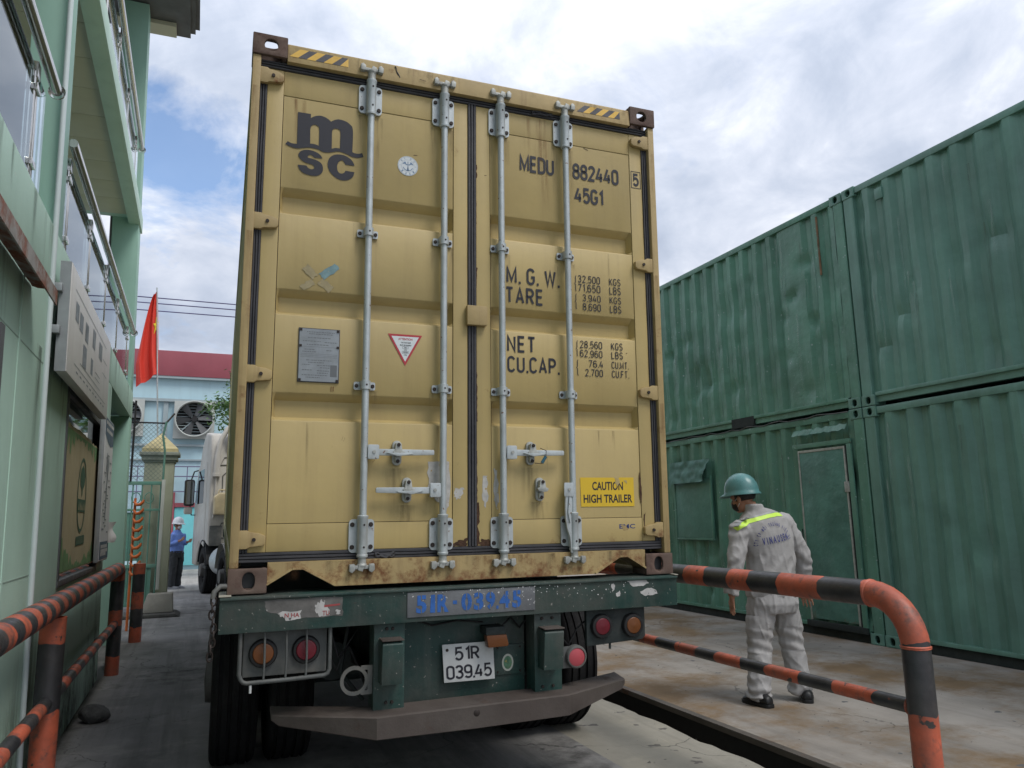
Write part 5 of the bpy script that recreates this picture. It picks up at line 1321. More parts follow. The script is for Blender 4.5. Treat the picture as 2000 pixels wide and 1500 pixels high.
# ------------------------------------------------------------------ red and black pipe rails
M_rr = mat('rail_red', (0.47, 0.105, 0.055), 0.5, var=0.25, vs=7, dust=0.7, dcol=(0.20, 0.085, 0.062), bleach=0.9, bcol=(0.10, 0.065, 0.058), chips=0.12, ccol=(0.05, 0.045, 0.042), cs=12, bump=0.5, bs=28, bd=0.004)
M_rk = mat('rail_black', (0.033, 0.033, 0.036), 0.42, var=0.4, vs=7, dust=0.5, dcol=(0.09, 0.078, 0.072), chips=0.05, ccol=(0.16, 0.06, 0.045), cs=22, bump=0.5, bs=28, bd=0.004, spec=0.5)
def striped(path, r, bounds, first, n=24):
    """pipe whose bands change at arc lengths in bounds"""
    pts = [Vector(p) for p in path]
    d = [0.0]
    for a, b in zip(pts[:-1], pts[1:]): d.append(d[-1] + (b - a).length)
    allt = sorted(set([round(x, 5) for x in d] + [round(b, 5) for b in bounds if 0 < b < d[-1]]))
    def at(t):
        for i in range(len(d) - 1):
            if t <= d[i + 1] + 1e-9: return pts[i].lerp(pts[i + 1], (t - d[i]) / max(1e-9, d[i + 1] - d[i]))
        return pts[-1]
    P = [at(t) for t in allt]
    mb = MB(); mb.tube(P, r, n)
    bset = set(round(b, 5) for b in bounds)
    for i, t in enumerate(allt):
        if t in bset and 0 < i < len(allt) - 1:
            tg = (P[i + 1] - P[i - 1]).normalized()
            for k in range(n):
                v_ = Vector(mb.v[i * n + k]); q_ = mnoise.noise(v_ * 17) * 0.022 + mnoise.noise(v_ * 55) * 0.008
                mb.v[i * n + k] = tuple(v_ + tg * q_)
    mi = []
    for i in range(len(allt) - 1):
        mid = (allt[i] + allt[i + 1]) / 2
        k = (sum(1 for b in bounds if b < mid) + first) % 2
        mi += [k] * n
    mi += [first % 2, mi[-1]]
    mb.m = mi
    return mb
def elbow(c, r, a0, a1, n=8): return [(c[0], c[1] + r * math.cos(R(a0 + (a1 - a0) * i / n)), c[2] + r * math.sin(R(a0 + (a1 - a0) * i / n))) for i in range(n + 1)]
RX = 2.90
rt = thing('pipe_rail', 'thick red and black pipe rail with a rounded elbow between truck and worker', 'railing', (RX, -1.28, 0))
def local(o, root): o.location = (-root.location.x, -root.location.y, -root.location.z); return o
rr_ = 0.062
top = [(RX, 5.5, 1.10)] + [(RX, y, 1.10) for y in (3, 1)] + [(RX, -1.06, 1.10)] + elbow((RX, -1.06, 0.88), 0.22, 90, 180)[1:] + [(RX, -1.28, 0.0)]
L0 = 5.5
bs = [L0 - y for y in (5.2, 4.9, 4.6, 4.3, 4.0, 3.7, 3.4, 3.1, 2.8, 2.5, 2.2, 1.9, 1.6, 1.3, 1.0, 0.70, 0.42, 0.20, -0.03, -0.22, -0.46, -0.77, -1.04)]
el = 6.56 + math.pi / 2 * 0.22
bs += [el - 0.02, el + 0.28, el + 0.50]
while len(bs) % 2 == 0: bs.insert(0, 0.05)
local(striped(top, rr_, bs, 0).build('top_rail', [M_rr, M_rk], rt, smooth=40, recalc=False), rt)
lowb = [L0 - y for y in (5.2, 4.9, 4.6, 4.3, 4.0, 3.7, 3.4, 3.1, 2.8, 2.5, 2.2, 1.9, 1.6, 1.3, 1.06, 0.83, 0.60, 0.38, 0.17, -0.06, -0.29, -0.54, -0.78, -1.04)]
local(striped([(RX, 5.5, 0.615), (RX, -1.24, 0.615)], 0.034, lowb, 1, 18).build('lower_rail', [M_rr, M_rk], rt, smooth=40, recalc=False), rt)
local(striped([(RX, 5.45, 1.06), (RX, 5.45, 0.0)], rr_, [0.3, 0.6], 1).build('post', [M_rr, M_rk], rt, smooth=40, recalc=False), rt)
def weld(y, z, r_, ax, root, x=RX): return local(MB().lathe([(-0.008, r_ * 0.99), (-0.004, r_ + 0.004), (0.0, r_ + 0.002), (0.004, r_ + 0.005), (0.009, r_ * 0.99)], (x, y, z), ax, 24).build('weld_bead', M_rr, root, smooth=50), root)
weld(-1.06, 1.10, rr_, 'y', rt); weld(-1.28, 0.88, rr_, 'z', rt); weld(-1.222, 0.615, 0.036, 'y', rt)
LX = -0.86
rl = thing('pipe_rail', 'striped pipe rail along the pale green wall in the near left corner', 'railing', (LX, 5.08, 0))
tb = [5.15 - y for y in (4.85, 4.6, 4.35, 4.1, 3.85, 3.55, 3.3, 3.07, 2.83, 2.59, 2.4, 2.21, 2.04, 1.89, 1.70, 1.53, 1.38, 1.23, 1.08, 0.93, 0.80, 0.68, 0.56, 0.44, 0.30, 0.16, 0.02, -0.14, -0.3, -0.45, -0.6)]
pth = [(LX, 5.17 - 0.1 * math.cos(R(a)) * 0 - 0.0, 0) for a in ()] 
tpl = [(LX, -2.6, 1.045)][::-1]
tp = elbow((LX, 5.02, 0.97), 0.075, 0, 90, 5)[1:] + [(LX, -2.6, 1.045)]
local(striped(tp, 0.064, tb, 0).build('top_rail', [M_rr, M_rk], rl, smooth=40, recalc=False), rl)
local(striped([(LX, 5.02, 0.50), (LX, -2.6, 0.56)], 0.036, [0.12 + 0.22 * k for k in range(34)], 1, 18).build('lower_rail', [M_rr, M_rk], rl, smooth=40, recalc=False), rl)
local(striped([(LX, 5.08, 0.985), (LX, 5.08, 0.0)], 0.066, [0.06, 0.36, 0.50, 0.80], 0).build('post', [M_rr, M_rk], rl, smooth=40, recalc=False), rl)
local(striped([(LX, 1.16, 0.985), (LX, 1.16, 0.0)], 0.066, [0.13, 0.50, 0.82], 0).build('post', [M_rr, M_rk], rl, smooth=40, recalc=False), rl)
# bollard
bo = striped([(-0.80, 7.4, 0.99), (-0.80, 7.4, 0.0)], 0.075, [0.14, 0.36, 0.57, 0.80], 0).build('bollard', [M_rr, M_rk], None, smooth=40, recalc=False)
tag(bo, 'upright red and black banded bollard in front of the gate pillar', 'bollard')

# ------------------------------------------------------------------ green building on the left
BG = (0.46, 0.64, 0.545)
M_bw = mat('wall_mint_paint', BG, 0.65, var=0.07, vs=1.2, streak=0.14, scol=(0.26, 0.36, 0.30), ss=3, dust=0.3, dcol=(0.22, 0.36, 0.28), bump=0.12, bs=50, rgrad=[('z', 1.15, 0.1, 0.22)], rust=0.0, rs=2.2, rcol=(0.10, 0.115, 0.095), chips=0.02, ccol=(0.5, 0.55, 0.5), cs=30)
M_bc = mat('column_green_paint', (0.30, 0.49, 0.41), 0.6, var=0.06, vs=1.5, streak=0.12, scol=(0.16, 0.30, 0.24), ss=6, bump=0.06)
M_bf = mat('fascia_green_paint', (0.46, 0.62, 0.54), 0.6, var=0.06, vs=1.5, streak=0.2, scol=(0.2, 0.34, 0.27), ss=6, bump=0.06)
M_sof = mat('soffit_beige', (0.50, 0.48, 0.38), 0.6, var=0.05, vs=2, bump=0.03)
M_steel = mat('stainless', (0.60, 0.585, 0.56), 0.2, 0.9, var=0.04, vs=1.5, bump=0.0)
M_gl = glass('balustrade_glass')
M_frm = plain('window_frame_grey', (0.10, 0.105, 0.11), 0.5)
M_wgl = glass('window_glass', (0.10, 0.13, 0.15), 0.12)
M_trim = plain('pale_pipe', (0.55, 0.62, 0.63), 0.4)
WX = -0.97
bd = thing('roadside_building', 'pale green building with glass balconies and steel handrails along the lane', 'building', (WX, 2.3, 0))
def B(o): return local(o, bd)
# ground floor wall with a window opening (poster) and end wall
m = MB()
PY0, PY1, PZ0, PZ1 = 2.08, 4.25, 1.08, 2.45
m.box(-1.17, WX, -6.0, PY0, 0, 2.9195); m.box(-1.17, WX, PY1, 4.90, 0, 2.9195); m.box(-1.17, WX - 0.0005, PY0 + 0.0005, PY1 - 0.0005, 0, PZ0); m.box(-1.17, WX - 0.0005, PY0 + 0.0005, PY1 - 0.0005, PZ1, 2.9195)
B(m.build('wall', M_bw, bd))
B(MB().box(-2.6, -2.4, -6, 7.6, 0, 9.0).build('back_wall', M_bw, bd))
B(MB().box(-2.39, WX + 0.0, 7.27, 7.60, 0, 2.9195).build('end_wall', M_bc, bd, bevel=0.01))
B(MB().box(-2.39, -1.175, 4.70, 4.90, 0, 2.91).build('porch_wall', M_bw, bd))
B(MB().box(-1.10, WX + 0.003, -6.0, 7.603, 2.92, 3.28).build('parapet', M_bw, bd, bevel=0.006))
B(MB().box(-2.39, -1.101, -6.0, 7.59, 2.96, 3.08).build('balcony_floor', M_bf, bd))
for y0, y1, x0 in ((7.25, 7.60, -1.30), (1.20, 1.50, -1.17), (-5.6, -5.25, -1.33)):
    B(MB().box(x0, WX - 0.002, y0, y1, 3.2805, 9.0).build('column', M_bc, bd, bevel=0.008))
B(MB().box(-1.33, -1.302, 7.27, 7.58, 3.281, 9.0).build('column_shadow_strip', M_frm, bd))  # solid dark strip standing in for the shadow at the column's inner edge
B(MB().box(-1.10, WX + 0.02, -6.0, 7.62, 5.60, 5.83).build('upper_fascia', M_bf, bd, bevel=0.006))
for k in range(26):
    y0 = -5.9 + k * 0.54
    if y0 + 0.53 > 7.25: break
    B(MB().box(-2.39, -1.102, y0, y0 + 0.534, 5.655, 5.68).build('soffit_panel', M_sof, bd, bevel=0.003))
B(MB().box(-2.395, -1.102, -6.0, 7.25, 5.685, 5.80).build('upper_floor', M_bf, bd))
# roof with stepped sheet eaves
for k, (dx, dz) in enumerate(((0.0, 0.0), (0.07, 0.05), (0.13, 0.10))):
    B(MB().box(-2.6, -0.42 + dx, -6, 7.95 - 0.05 * k, 9.02 + dz, 9.055 + dz).build('roof_sheet', mat('roof_grey_%d' % k, (0.11, 0.11, 0.12), 0.6, var=0.2), bd))
B(MB().box(-1.6, -0.62, 7.61, 7.90, 8.95, 9.015).build('eave_beam', M_sof, bd))
# balustrades
def balustrade(z0, spans, H=0.72):
    for ya, yb, posts in spans:
        B(MB().tube([(WX + 0.02, ya, z0 + H), (WX + 0.02, yb, z0 + H)], 0.030, 16).build('handrail', M_steel, bd, smooth=50))
        B(MB().lathe([(0.0, 0.046), (0.012, 0.046), (0.03, 0.030)], (WX + 0.02, yb + 0.0, z0 + H), 'y', 16).build('rail_cap', M_steel, bd, smooth=40))
        ps = [ya] + posts + [yb]
        for y in posts:
            for dy in (-0.03, 0.03): B(MB().cyl((WX - 0.03, y + dy, z0), (WX - 0.03, y + dy, z0 + H - 0.08), 0.009, n=8).build('baluster', M_steel, bd, smooth=50))
            B(MB().box(WX - 0.045, WX - 0.012, y - 0.035, y + 0.035, z0 + H - 0.11, z0 + H - 0.02).build('rail_bracket', M_steel, bd, bevel=0.004))
            for zz in (H - 0.19, 0.10): B(MB().box(WX - 0.050, WX - 0.008, y - 0.045, y + 0.045, z0 + zz, z0 + zz + 0.035).build('glass_clamp', M_steel, bd, bevel=0.004))
        for a, b in zip(ps[:-1], ps[1:]):
            if b - a < 0.15: continue
            B(MB().box(WX - 0.035, WX - 0.025, a + 0.05, b - 0.05, z0 + 0.03, z0 + H - 0.06).build('glass_pane', M_gl, bd))
balustrade(3.28, [(-5.2, 0.86, [-4.4, -3.2, -2.0, -0.8, 0.55]), (1.52, 7.02, [1.75, 2.9, 4.1, 5.3, 6.6])])
balustrade(5.83, [(-5.2, 0.86, [-4, -2.6, -1.2, 0.2]), (1.52, 6.9, [2.0, 3.1, 4.2, 5.3, 6.5])])
# balcony windows
for z0, z1 in ((3.09, 5.62), (5.81, 8.9)):
    for k in range(9):
        y0 = -5.2 + k * 1.3
        B(MB().box(-2.395, -2.375, y0, y0 + 1.2, z0 + 0.05, min(z1, z0 + 2.3) - 0.1).build('balcony_window', glass('balcony_glass_%d%d' % (int(z0), k), (0.35, 0.42, 0.45), 0.35), bd))
B(MB().cyl((WX + 0.012, 1.15, 0.0), (WX + 0.012, 1.15, 9.0), 0.016, n=10).build('drain_pipe', M_trim, bd, smooth=50))
B(MB().box(WX, WX + 0.004, 0.45, 0.48, 0.0, 2.91).build('wall_joint', M_bw, bd))
# awning and window under it
def awn(u, v):
    return (WX + 0.002 + 0.12 * v, -3.0 + 3.66 * u, 2.755 - 0.03 * v + 0.006 * mnoise.noise(Vector((u * 30, v * 3, 1))))
M_awn = mat('rusted_sheet', (0.32, 0.30, 0.28), 0.7, 0.2, var=0.25, vs=5, rust=0.85, rs=4, rcol=(0.22, 0.07, 0.035))
aw = MB().grid(awn, 60, 4)
aw.box(WX + 0.116, WX + 0.124, -3.0, 0.66, 2.655, 2.735)
B(aw.build('awning', M_awn, bd, smooth=30))
B(MB().box(WX + 0.001, WX + 0.03, -1.6, -0.06, 1.0, 2.36).box(WX + 0.0305, WX + 0.045, -1.6, -1.52, 1.0, 2.36).box(WX + 0.0305, WX + 0.045, -0.12, -0.05, 0.995, 2.365).build('window_frame', M_frm, bd))
B(MB().box(WX + 0.0305, WX + 0.036, -1.5, -0.14, 1.06, 2.30).build('window_pane', M_wgl, bd))
# shop window: frame, pane, poster
for a in ((PY0, PY1, PZ0, PZ0 + 0.045), (PY0, PY1, PZ1 - 0.045, PZ1), (PY0, PY0 + 0.045, PZ0 + 0.046, PZ1 - 0.046), (PY1 - 0.05, PY1, PZ0 + 0.046, PZ1 - 0.046)):
    B(MB().box(-1.02, WX + 0.010, *a).build('shop_window_frame', M_frm, bd, bevel=0.004))
B(MB().box(-0.995, -0.988, PY0 + 0.046, PY1 - 0.051, PZ0 + 0.046, PZ1 - 0.046).build('shop_window_pane', M_wgl, bd))
ps = thing('window_poster', 'faded tan poster with green grass edges and an oval tree emblem in the shop window', 'poster', (-1.012, 2.45, 1.15))
def Pz(o): return local(o, ps)
PX = -0.982
M_pt = mat('poster_tan', (0.48, 0.41, 0.26), 0.6, var=0.12, vs=2, streak=0.3, scol=(0.36, 0.31, 0.2), ss=10, bump=0.03)
M_pg = mat('poster_green', (0.17, 0.30, 0.14), 0.6, var=0.25, vs=8)
M_pd = plain('poster_emblem_green', (0.06, 0.13, 0.085), 0.6)
def yz(pts, x): return [(x, a, b) for a, b in pts]
def yzp(pts, x): return [(x, 3.165 + (a - 2.47) * 1.08, b) for a, b in pts]
r = random.Random(12)
tl = [(1.56 + i * 0.085, 2.225 + 0.010 * r.uniform(-1, 1) - 0.02 * (i > 15)) for i in range(22)]
vs, fs = fill2d([[(1.55, 1.16), (3.40, 1.16)] + tl[::-1]])
Pz(MB().add(yzp(vs, PX), fs).build('poster_sheet', M_pt, ps))
def grass(z, s, seed, nm):
    r = random.Random(seed); lp = [(1.56, z), (3.39, z)]
    n = 46; up = []
    for i in range(n + 1):
        y = 3.39 - (3.39 - 1.56) * i / n
        edge = min(1.0, abs(y - 2.47) / 0.9)
        up.append((y, z + s * (0.015 + (0.05 + 0.22 * edge ** 2) * r.random())))
    vs, fs = fill2d([lp + up]); return Pz(MB().add(yzp(vs, PX + 0.002), fs).build(nm, M_pg, ps))
grass(2.19, -1, 1, 'grass_print'); grass(1.17, 1, 2, 'grass_print')
def ell(cy, cz, ry, rz, n=30): return [(cy + ry * math.cos(2 * math.pi * i / n), cz + rz * math.sin(2 * math.pi * i / n)) for i in range(n)]
m = MB()
for lp in ([ell(2.47, 1.735, 0.235, 0.30), ell(2.47, 1.735, 0.205, 0.272)],
           [[(2.45, 1.73), (2.49, 1.73), (2.50, 1.78), (2.58, 1.82), (2.61, 1.89), (2.55, 1.95), (2.47, 1.975), (2.38, 1.94), (2.34, 1.88), (2.37, 1.81), (2.44, 1.78)]],
           [[(2.27, 1.60), (2.67, 1.60), (2.68, 1.70), (2.26, 1.70)]], [[(2.27, 1.335), (2.72, 1.345), (2.72, 1.415), (2.27, 1.405)]]):
    vs, fs = fill2d(lp); m.add(yzp(vs, PX + 0.003), fs)
Pz(m.build('emblem_print', M_pd, ps))
m = MB()
for k in range(5): m.add(yzp([(2.31 + k * 0.075, 1.615), (2.35 + k * 0.075, 1.615), (2.335 + k * 0.075, 1.685)], PX + 0.004), [(0, 1, 2)])
for k in range(7): m.add(yzp([(2.30 + k * 0.06, 1.35), (2.305 + k * 0.06, 1.35), (2.305 + k * 0.06, 1.40), (2.30 + k * 0.06, 1.40)], PX + 0.004), [(0, 1, 2, 3)])
Pz(m.build('emblem_letter_marks', M_pt, ps))
# notice board above the window
s1 = thing('notice_board', 'large grey white notice board on metal brackets above the shop window', 'sign', (WX, 2.36, 2.4))
def S1(o): return local(o, s1)
M_bd = mat('board_white', (0.70, 0.69, 0.68), 0.45, var=0.06, vs=2, streak=0.15, scol=(0.36, 0.35, 0.34), ss=6)
M_bfr = mat('board_frame', (0.30, 0.32, 0.33), 0.4, 0.4, var=0.12, vs=6)
SX0, SX1 = WX + 0.045, WX + 0.105
S1(MB().box(SX0, SX1, 1.22, 3.52, 2.40, 3.08).build('board', M_bd, s1, bevel=0.004))
S1(MB().box(SX0 - 0.002, SX1 - 0.004, 1.208, 1.219, 2.398, 3.082).build('board_side_channel', M_bfr, s1))
for z in (2.62, 2.88): S1(MB().box(WX + 0.001, SX0 + 0.02, 1.16, 1.2075, z, z + 0.05).build('board_bracket', M_bfr, s1, bevel=0.003))
M_pic = mat('faded_pictures', (0.24, 0.27, 0.30), 0.5, var=0.35, vs=9)
for y, z, w, h in ((1.45, 2.78, 0.14, 0.12), (1.64, 2.76, 0.16, 0.12), (1.92, 2.75, 0.16, 0.13), (2.32, 2.79, 0.16, 0.14), (2.72, 2.79, 0.20, 0.13), (1.86, 2.56, 0.18, 0.15), (2.28, 2.58, 0.12, 0.12)):
    S1(MB().add(yz([(y, z), (y + w, z), (y + w, z + h), (y, z + h)], SX1 + 0.0015), [(0, 1, 2, 3)]).build('picture', M_pic, s1))
m = MB()
for y0, y1, z in ((1.40, 3.2, 2.96), (1.5, 3.3, 2.50), (2.5, 2.9, 2.55), (2.55, 2.85, 2.60), (2.55, 2.85, 2.64), (3.0, 3.3, 2.72), (3.0, 3.3, 2.83), (1.75, 2.5, 2.55)):
    m.add(yz([(y0, z), (y1, z), (y1, z + 0.005), (y0, z + 0.005)], SX1 + 0.0015), [(0, 1, 2, 3)])
for k in range(10): m.add(yz([(1.6 + k * 0.17, 2.46), (1.68 + k * 0.17 , 2.46), (1.68 + k * 0.17, 2.472), (1.6 + k * 0.17, 2.472)], SX1 + 0.0015), [(0, 1, 2, 3)])
S1(m.build('printed_lines', M_pic, s1))
# tall banner beside it
s2 = thing('tall_banner', 'narrow white banner with blue header and footer at the wall end', 'sign', (WX, 3.9, 1.15))
def S2(o): return local(o, s2)
def yzb(pts, x): return [(x, a + 0.45, b) for a, b in pts]
BX = WX + 0.05
S2(MB().box(WX + 0.012, BX, 3.95, 4.72, 1.16, 2.50).build('banner_frame', M_bfr, s2, bevel=0.003))
S2(MB().box(BX + 0.001, BX + 0.004, 3.97, 4.71, 1.17, 2.49).build('banner_sheet', mat('banner_white', (0.70, 0.71, 0.72), 0.5, var=0.06), s2))
M_nv = plain('banner_blue', (0.09, 0.14, 0.20), 0.5)
vs, fs = fill2d([[(3.52, 2.485), (4.26, 2.485), (4.26, 2.27), (4.0, 2.24), (3.75, 2.27), (3.52, 2.33)]])
S2(MB().add(yzb(vs, BX + 0.0055), fs).build('banner_header', M_nv, s2))
S2(MB().add(yzb([(3.52, 1.18), (4.26, 1.18), (4.26, 1.34), (3.52, 1.34)], BX + 0.0055), [(0, 1, 2, 3)]).build('banner_footer', M_nv, s2))
m = MB()
for z, y0, y1 in ((2.43, 3.60, 4.2), (2.36, 3.62, 4.15), (1.28, 3.6, 4.1), (1.24, 3.6, 4.15), (1.21, 3.6, 4.0)):
    y = y0
    while y < y1:
        w = r.uniform(0.03, 0.09); m.add(yzb([(y, z), (y + w, z), (y + w, z + 0.032), (y, z + 0.032)], BX + 0.0068), [(0, 1, 2, 3)]); y += w + 0.02
hm = S2(m.build('header_marks', M_bd, s2)); hm['kind'] = 'stuff'
m = MB()
for k in range(26):
    y = r.uniform(3.58, 4.1); z = 1.42 + 0.75 * k / 26; w = r.uniform(0.05, 0.2)
    m.add(yzb([(y, z), (min(4.2, y + w), z), (min(4.2, y + w), z + 0.012), (y, z + 0.012)], BX + 0.0068), [(0, 1, 2, 3)])
vs, fs = fill2d([[(3.80, 1.55), (3.86, 1.55), (3.90, 1.9), (3.98, 2.05), (3.95, 2.15), (3.86, 2.1), (3.78, 2.18), (3.74, 2.02), (3.83, 1.95)]])
m.add(yzb(vs, BX + 0.006), fs)
S2(m.build('banner_print', M_pic, s2))
def torn(u, v): return (BX + 0.006 + 0.05 * u * u * (1 + 0.4 * math.sin(v * 7)), 4.63 + 0.10 * u, 1.32 + 0.20 * v)
S2(MB().grid(torn, 6, 8).build('peeling_corner', M_bd, s2, smooth=60))
# rock and small white box at the wall foot
b = bmesh.new(); bmesh.ops.create_icosphere(b, subdivisions=3, radius=0.1)
for v in b.verts: v.co = Vector((v.co.x * 1.1, v.co.y * 0.9, v.co.z * 0.72)) * (1 + 0.25 * mnoise.noise(v.co * 9) + 0.1 * mnoise.noise(v.co * 25))
me = bpy.data.meshes.new('rock'); b.to_mesh(me); b.free(); me.materials.append(mat('rock_grey', (0.075, 0.075, 0.072), 0.9, var=0.4, vs=14, bump=0.6, bs=40))
o = bpy.data.objects.new('rock', me); COL.objects.link(o); o.location = (-0.80, 3.05, 0.06); tag(o, 'small dark rock lying on the lane beside the striped rail', 'rock')
o = MB().box(-0.96, -0.88, 5.45, 5.72, 0.0, 0.22).build('small_box', plain('box_white', (0.55, 0.56, 0.55), 0.6, dust=0.4), bevel=0.01); tag(o, 'small white box on the ground behind the rail end post', 'box')

# the building and what hangs on it stand very slightly out of plumb, away from the lane
TILT = Matrix.Translation((WX, 0, 0)) @ Matrix.Rotation(R(-1.2), 4, 'Y') @ Matrix.Translation((-WX, 0, 0))
for t_ in (bd, ps, s1, s2): t_.matrix_world = TILT @ Matrix.Translation(t_.location)

# grime on the walls, pale runs on the containers
r = random.Random(19)
for k in range(34):
    y = r.uniform(-1.5, 4.6); zt_ = r.choice((2.9, 2.9, 2.5, 1.0)); l = r.uniform(0.4, 1.4)
    if PY0 - 0.1 < y < PY1 + 0.05 and zt_ > 1.05: continue
    B(stain(y, y + r.uniform(0.05, 0.3), zt_, max(0.02, zt_ - l), M_swall, bd, 'y', WX + 0.0025 + 0.0002 * k))
for k in range(16):
    y = r.uniform(-1.5, 4.5); B(stain(y, y + r.uniform(0.2, 0.9), r.uniform(0.4, 1.0), 0.0, M_swall, bd, 'y', WX + 0.0105 + 0.0002 * k, flip=True))
for k in range(20):
    y = r.uniform(-1, 7.2); B(stain(y, y + r.uniform(0.03, 0.15), 3.27, 2.93, M_swall, bd, 'y', WX + 0.0045 + 0.0002 * k))
M_jnt = plain('joint_green', (0.30, 0.40, 0.35), 0.7)
for k in (1, 3):
    B(MB().box(WX - 0.0, WX + 0.0018, -2.5 if k else -6, 1.12, 0.62 + k * 0.6, 0.626 + k * 0.6).build('panel_joint', M_jnt, bd))
for c, z0_ in ((g1, 0.068), (g2, 2.66), (g3, 0.068), (g4, 2.66)):
    ya, yb = (-0.9, 2.2) if c in (g1, g2) else (2.7, 6.6)
    for k in range(22):
        y = r.uniform(ya, yb); zt_ = z0_ + r.uniform(1.0, 2.48)
        pale = r.random() < 0.72
        stain(y, y + r.uniform(0.015, 0.06), zt_, zt_ - r.uniform(0.3, 1.4) if zt_ - z0_ > 1.6 else z0_ + 0.15, M_spale if pale else M_sgrime, c, 'y', GX + 0.006 - 0.0002 * k)
# ------------------------------------------------------------------ people
def loft(mb, rings, n=22, caps=True):
    """rings: (centre, u half axis vector, v half axis vector)"""
    vs, fs = [], []
    for c, u, v in rings:
        c, u, v = Vector(c), Vector(u), Vector(v)
        vs += [c + u * math.cos(2 * math.pi * k / n) + v * math.sin(2 * math.pi * k / n) for k in range(n)]
    N = len(rings)
    for i in range(N - 1):
        fs += [(i * n + k, i * n + (k + 1) % n, (i + 1) * n + (k + 1) % n, (i + 1) * n + k) for k in range(n)]
    if caps: fs += [tuple(range(n))[::-1], tuple(range((N - 1) * n, N * n))]
    mb.add(vs, fs)
def blob(mb, c, rx, ry, rz, M=None, nu=18, nv=12):
    c = Vector(c)
    def P(i, j):
        a = 2 * math.pi * i / nu; b = math.pi * j / nv
        p = Vector((rx * math.cos(a) * math.sin(b), ry * math.sin(a) * math.sin(b), rz * math.cos(b)))
        return c + (M @ p if M else p)
    vs = [P(0, 0)] + [P(i, j) for j in range(1, nv) for i in range(nu)] + [P(0, nv)]
    fs = [(0, 1 + i, 1 + (i + 1) % nu) for i in range(nu)]
    for j in range(nv - 2):
        fs += [(1 + j * nu + i, 1 + (j + 1) * nu + i, 1 + (j + 1) * nu + (i + 1) % nu, 1 + j * nu + (i + 1) % nu) for i in range(nu)]
    L = len(vs) - 1
    fs += [(L, 1 + (nv - 2) * nu + (i + 1) % nu, 1 + (nv - 2) * nu + i) for i in range(nu)]
    mb.add(vs, fs)
def remeshed(mb, name, mt, parent, voxel, smooth=3, wrinkle=None):
    me = bpy.data.meshes.new('tmp'); me.from_pydata(mb.v, [], mb.f)
    b = bmesh.new(); b.from_mesh(me); bmesh.ops.recalc_face_normals(b, faces=b.faces); b.to_mesh(me); b.free()
    o = bpy.data.objects.new('tmp', me); COL.objects.link(o)
    md = o.modifiers.new('r', 'REMESH'); md.mode = 'VOXEL'; md.voxel_size = voxel
    bpy.context.view_layer.update()
    m2 = bpy.data.meshes.new_from_object(o.evaluated_get(bpy.context.evaluated_depsgraph_get()))
    bpy.data.objects.remove(o)
    b = bmesh.new(); b.from_mesh(m2)
    for _ in range(smooth): bmesh.ops.smooth_vert(b, verts=b.verts, factor=0.5, use_axis_x=True, use_axis_y=True, use_axis_z=True)
    b.normal_update()
    if wrinkle:
        mv = [(v, v.normal * wrinkle(v.co)) for v in b.verts]
        for v, d in mv: v.co += d
    b.to_mesh(m2); b.free()
    m2.name = name; m2.materials.clear(); m2.materials.append(mt)
    m2.polygons.foreach_set('use_smooth', [True] * len(m2.polygons))
    o = bpy.data.objects.new(name, m2); COL.objects.link(o); o.parent = parent
    return o
def fold(p, s=1.0, seed=0.0):
    q = Vector((p.x * 9 + seed, p.y * 9, p.z * 4.5 + 0.9 * p.x * 9))
    a = 1 - abs(mnoise.noise(q)) * 2.6
    q2 = Vector((p.x * 17 + seed, p.y * 17 + 3, p.z * 11 - 8 * p.x))
    return s * (0.011 * max(a, -0.4) ** 3 + 0.007 * (1 - 2.4 * abs(mnoise.noise(q2))) - 0.006)
def hand(mb, wrist, palm_end, tips_dir, side, nrm, size=1.0):
    """palm and five separate bent fingers; side = vector across the palm towards the thumb"""
    w, p = Vector(wrist), Vector(palm_end); d = (p - w).normalized(); s = Vector(side).normalized(); nn = Vector(nrm).normalized()
    loft(mb, [(w, s * 0.026 * size, nn * 0.02 * size), (w.lerp(p, 0.4), s * 0.036 * size, nn * 0.017 * size), (p, s * 0.040 * size, nn * 0.014 * size)], 14)
    td = Vector(tips_dir).normalized()
    for k, (off, ln) in enumerate(((0.034, 0.074), (0.012, 0.082), (-0.011, 0.076), (-0.034, 0.060))):
        b0 = p + s * off * size - d * 0.006
        sp = s * off * 0.35
        j1 = b0 + (d * 0.6 + td * 0.4).normalized() * ln * 0.42 * size + sp * 0.4
        j2 = j1 + td * ln * 0.33 * size
        j3 = j2 + (td + nn * 0.35).normalized() * ln * 0.28 * size
        mb.tube([b0, j1, j2, j3], [0.0088 * size, 0.0080 * size, 0.0074 * size, 0.0060 * size], 8)
    t0 = w.lerp(p, 0.35) + s * 0.026 * size
    t1 = t0 + (s * 0.7 + d * 0.7).normalized() * 0.032 * size; t2 = t1 + (s * 0.25 + d).normalized() * 0.030 * size
    mb.tube([t0 - s * 0.012, t1, t2], [0.013 * size, 0.0105 * size, 0.008 * size], 8)
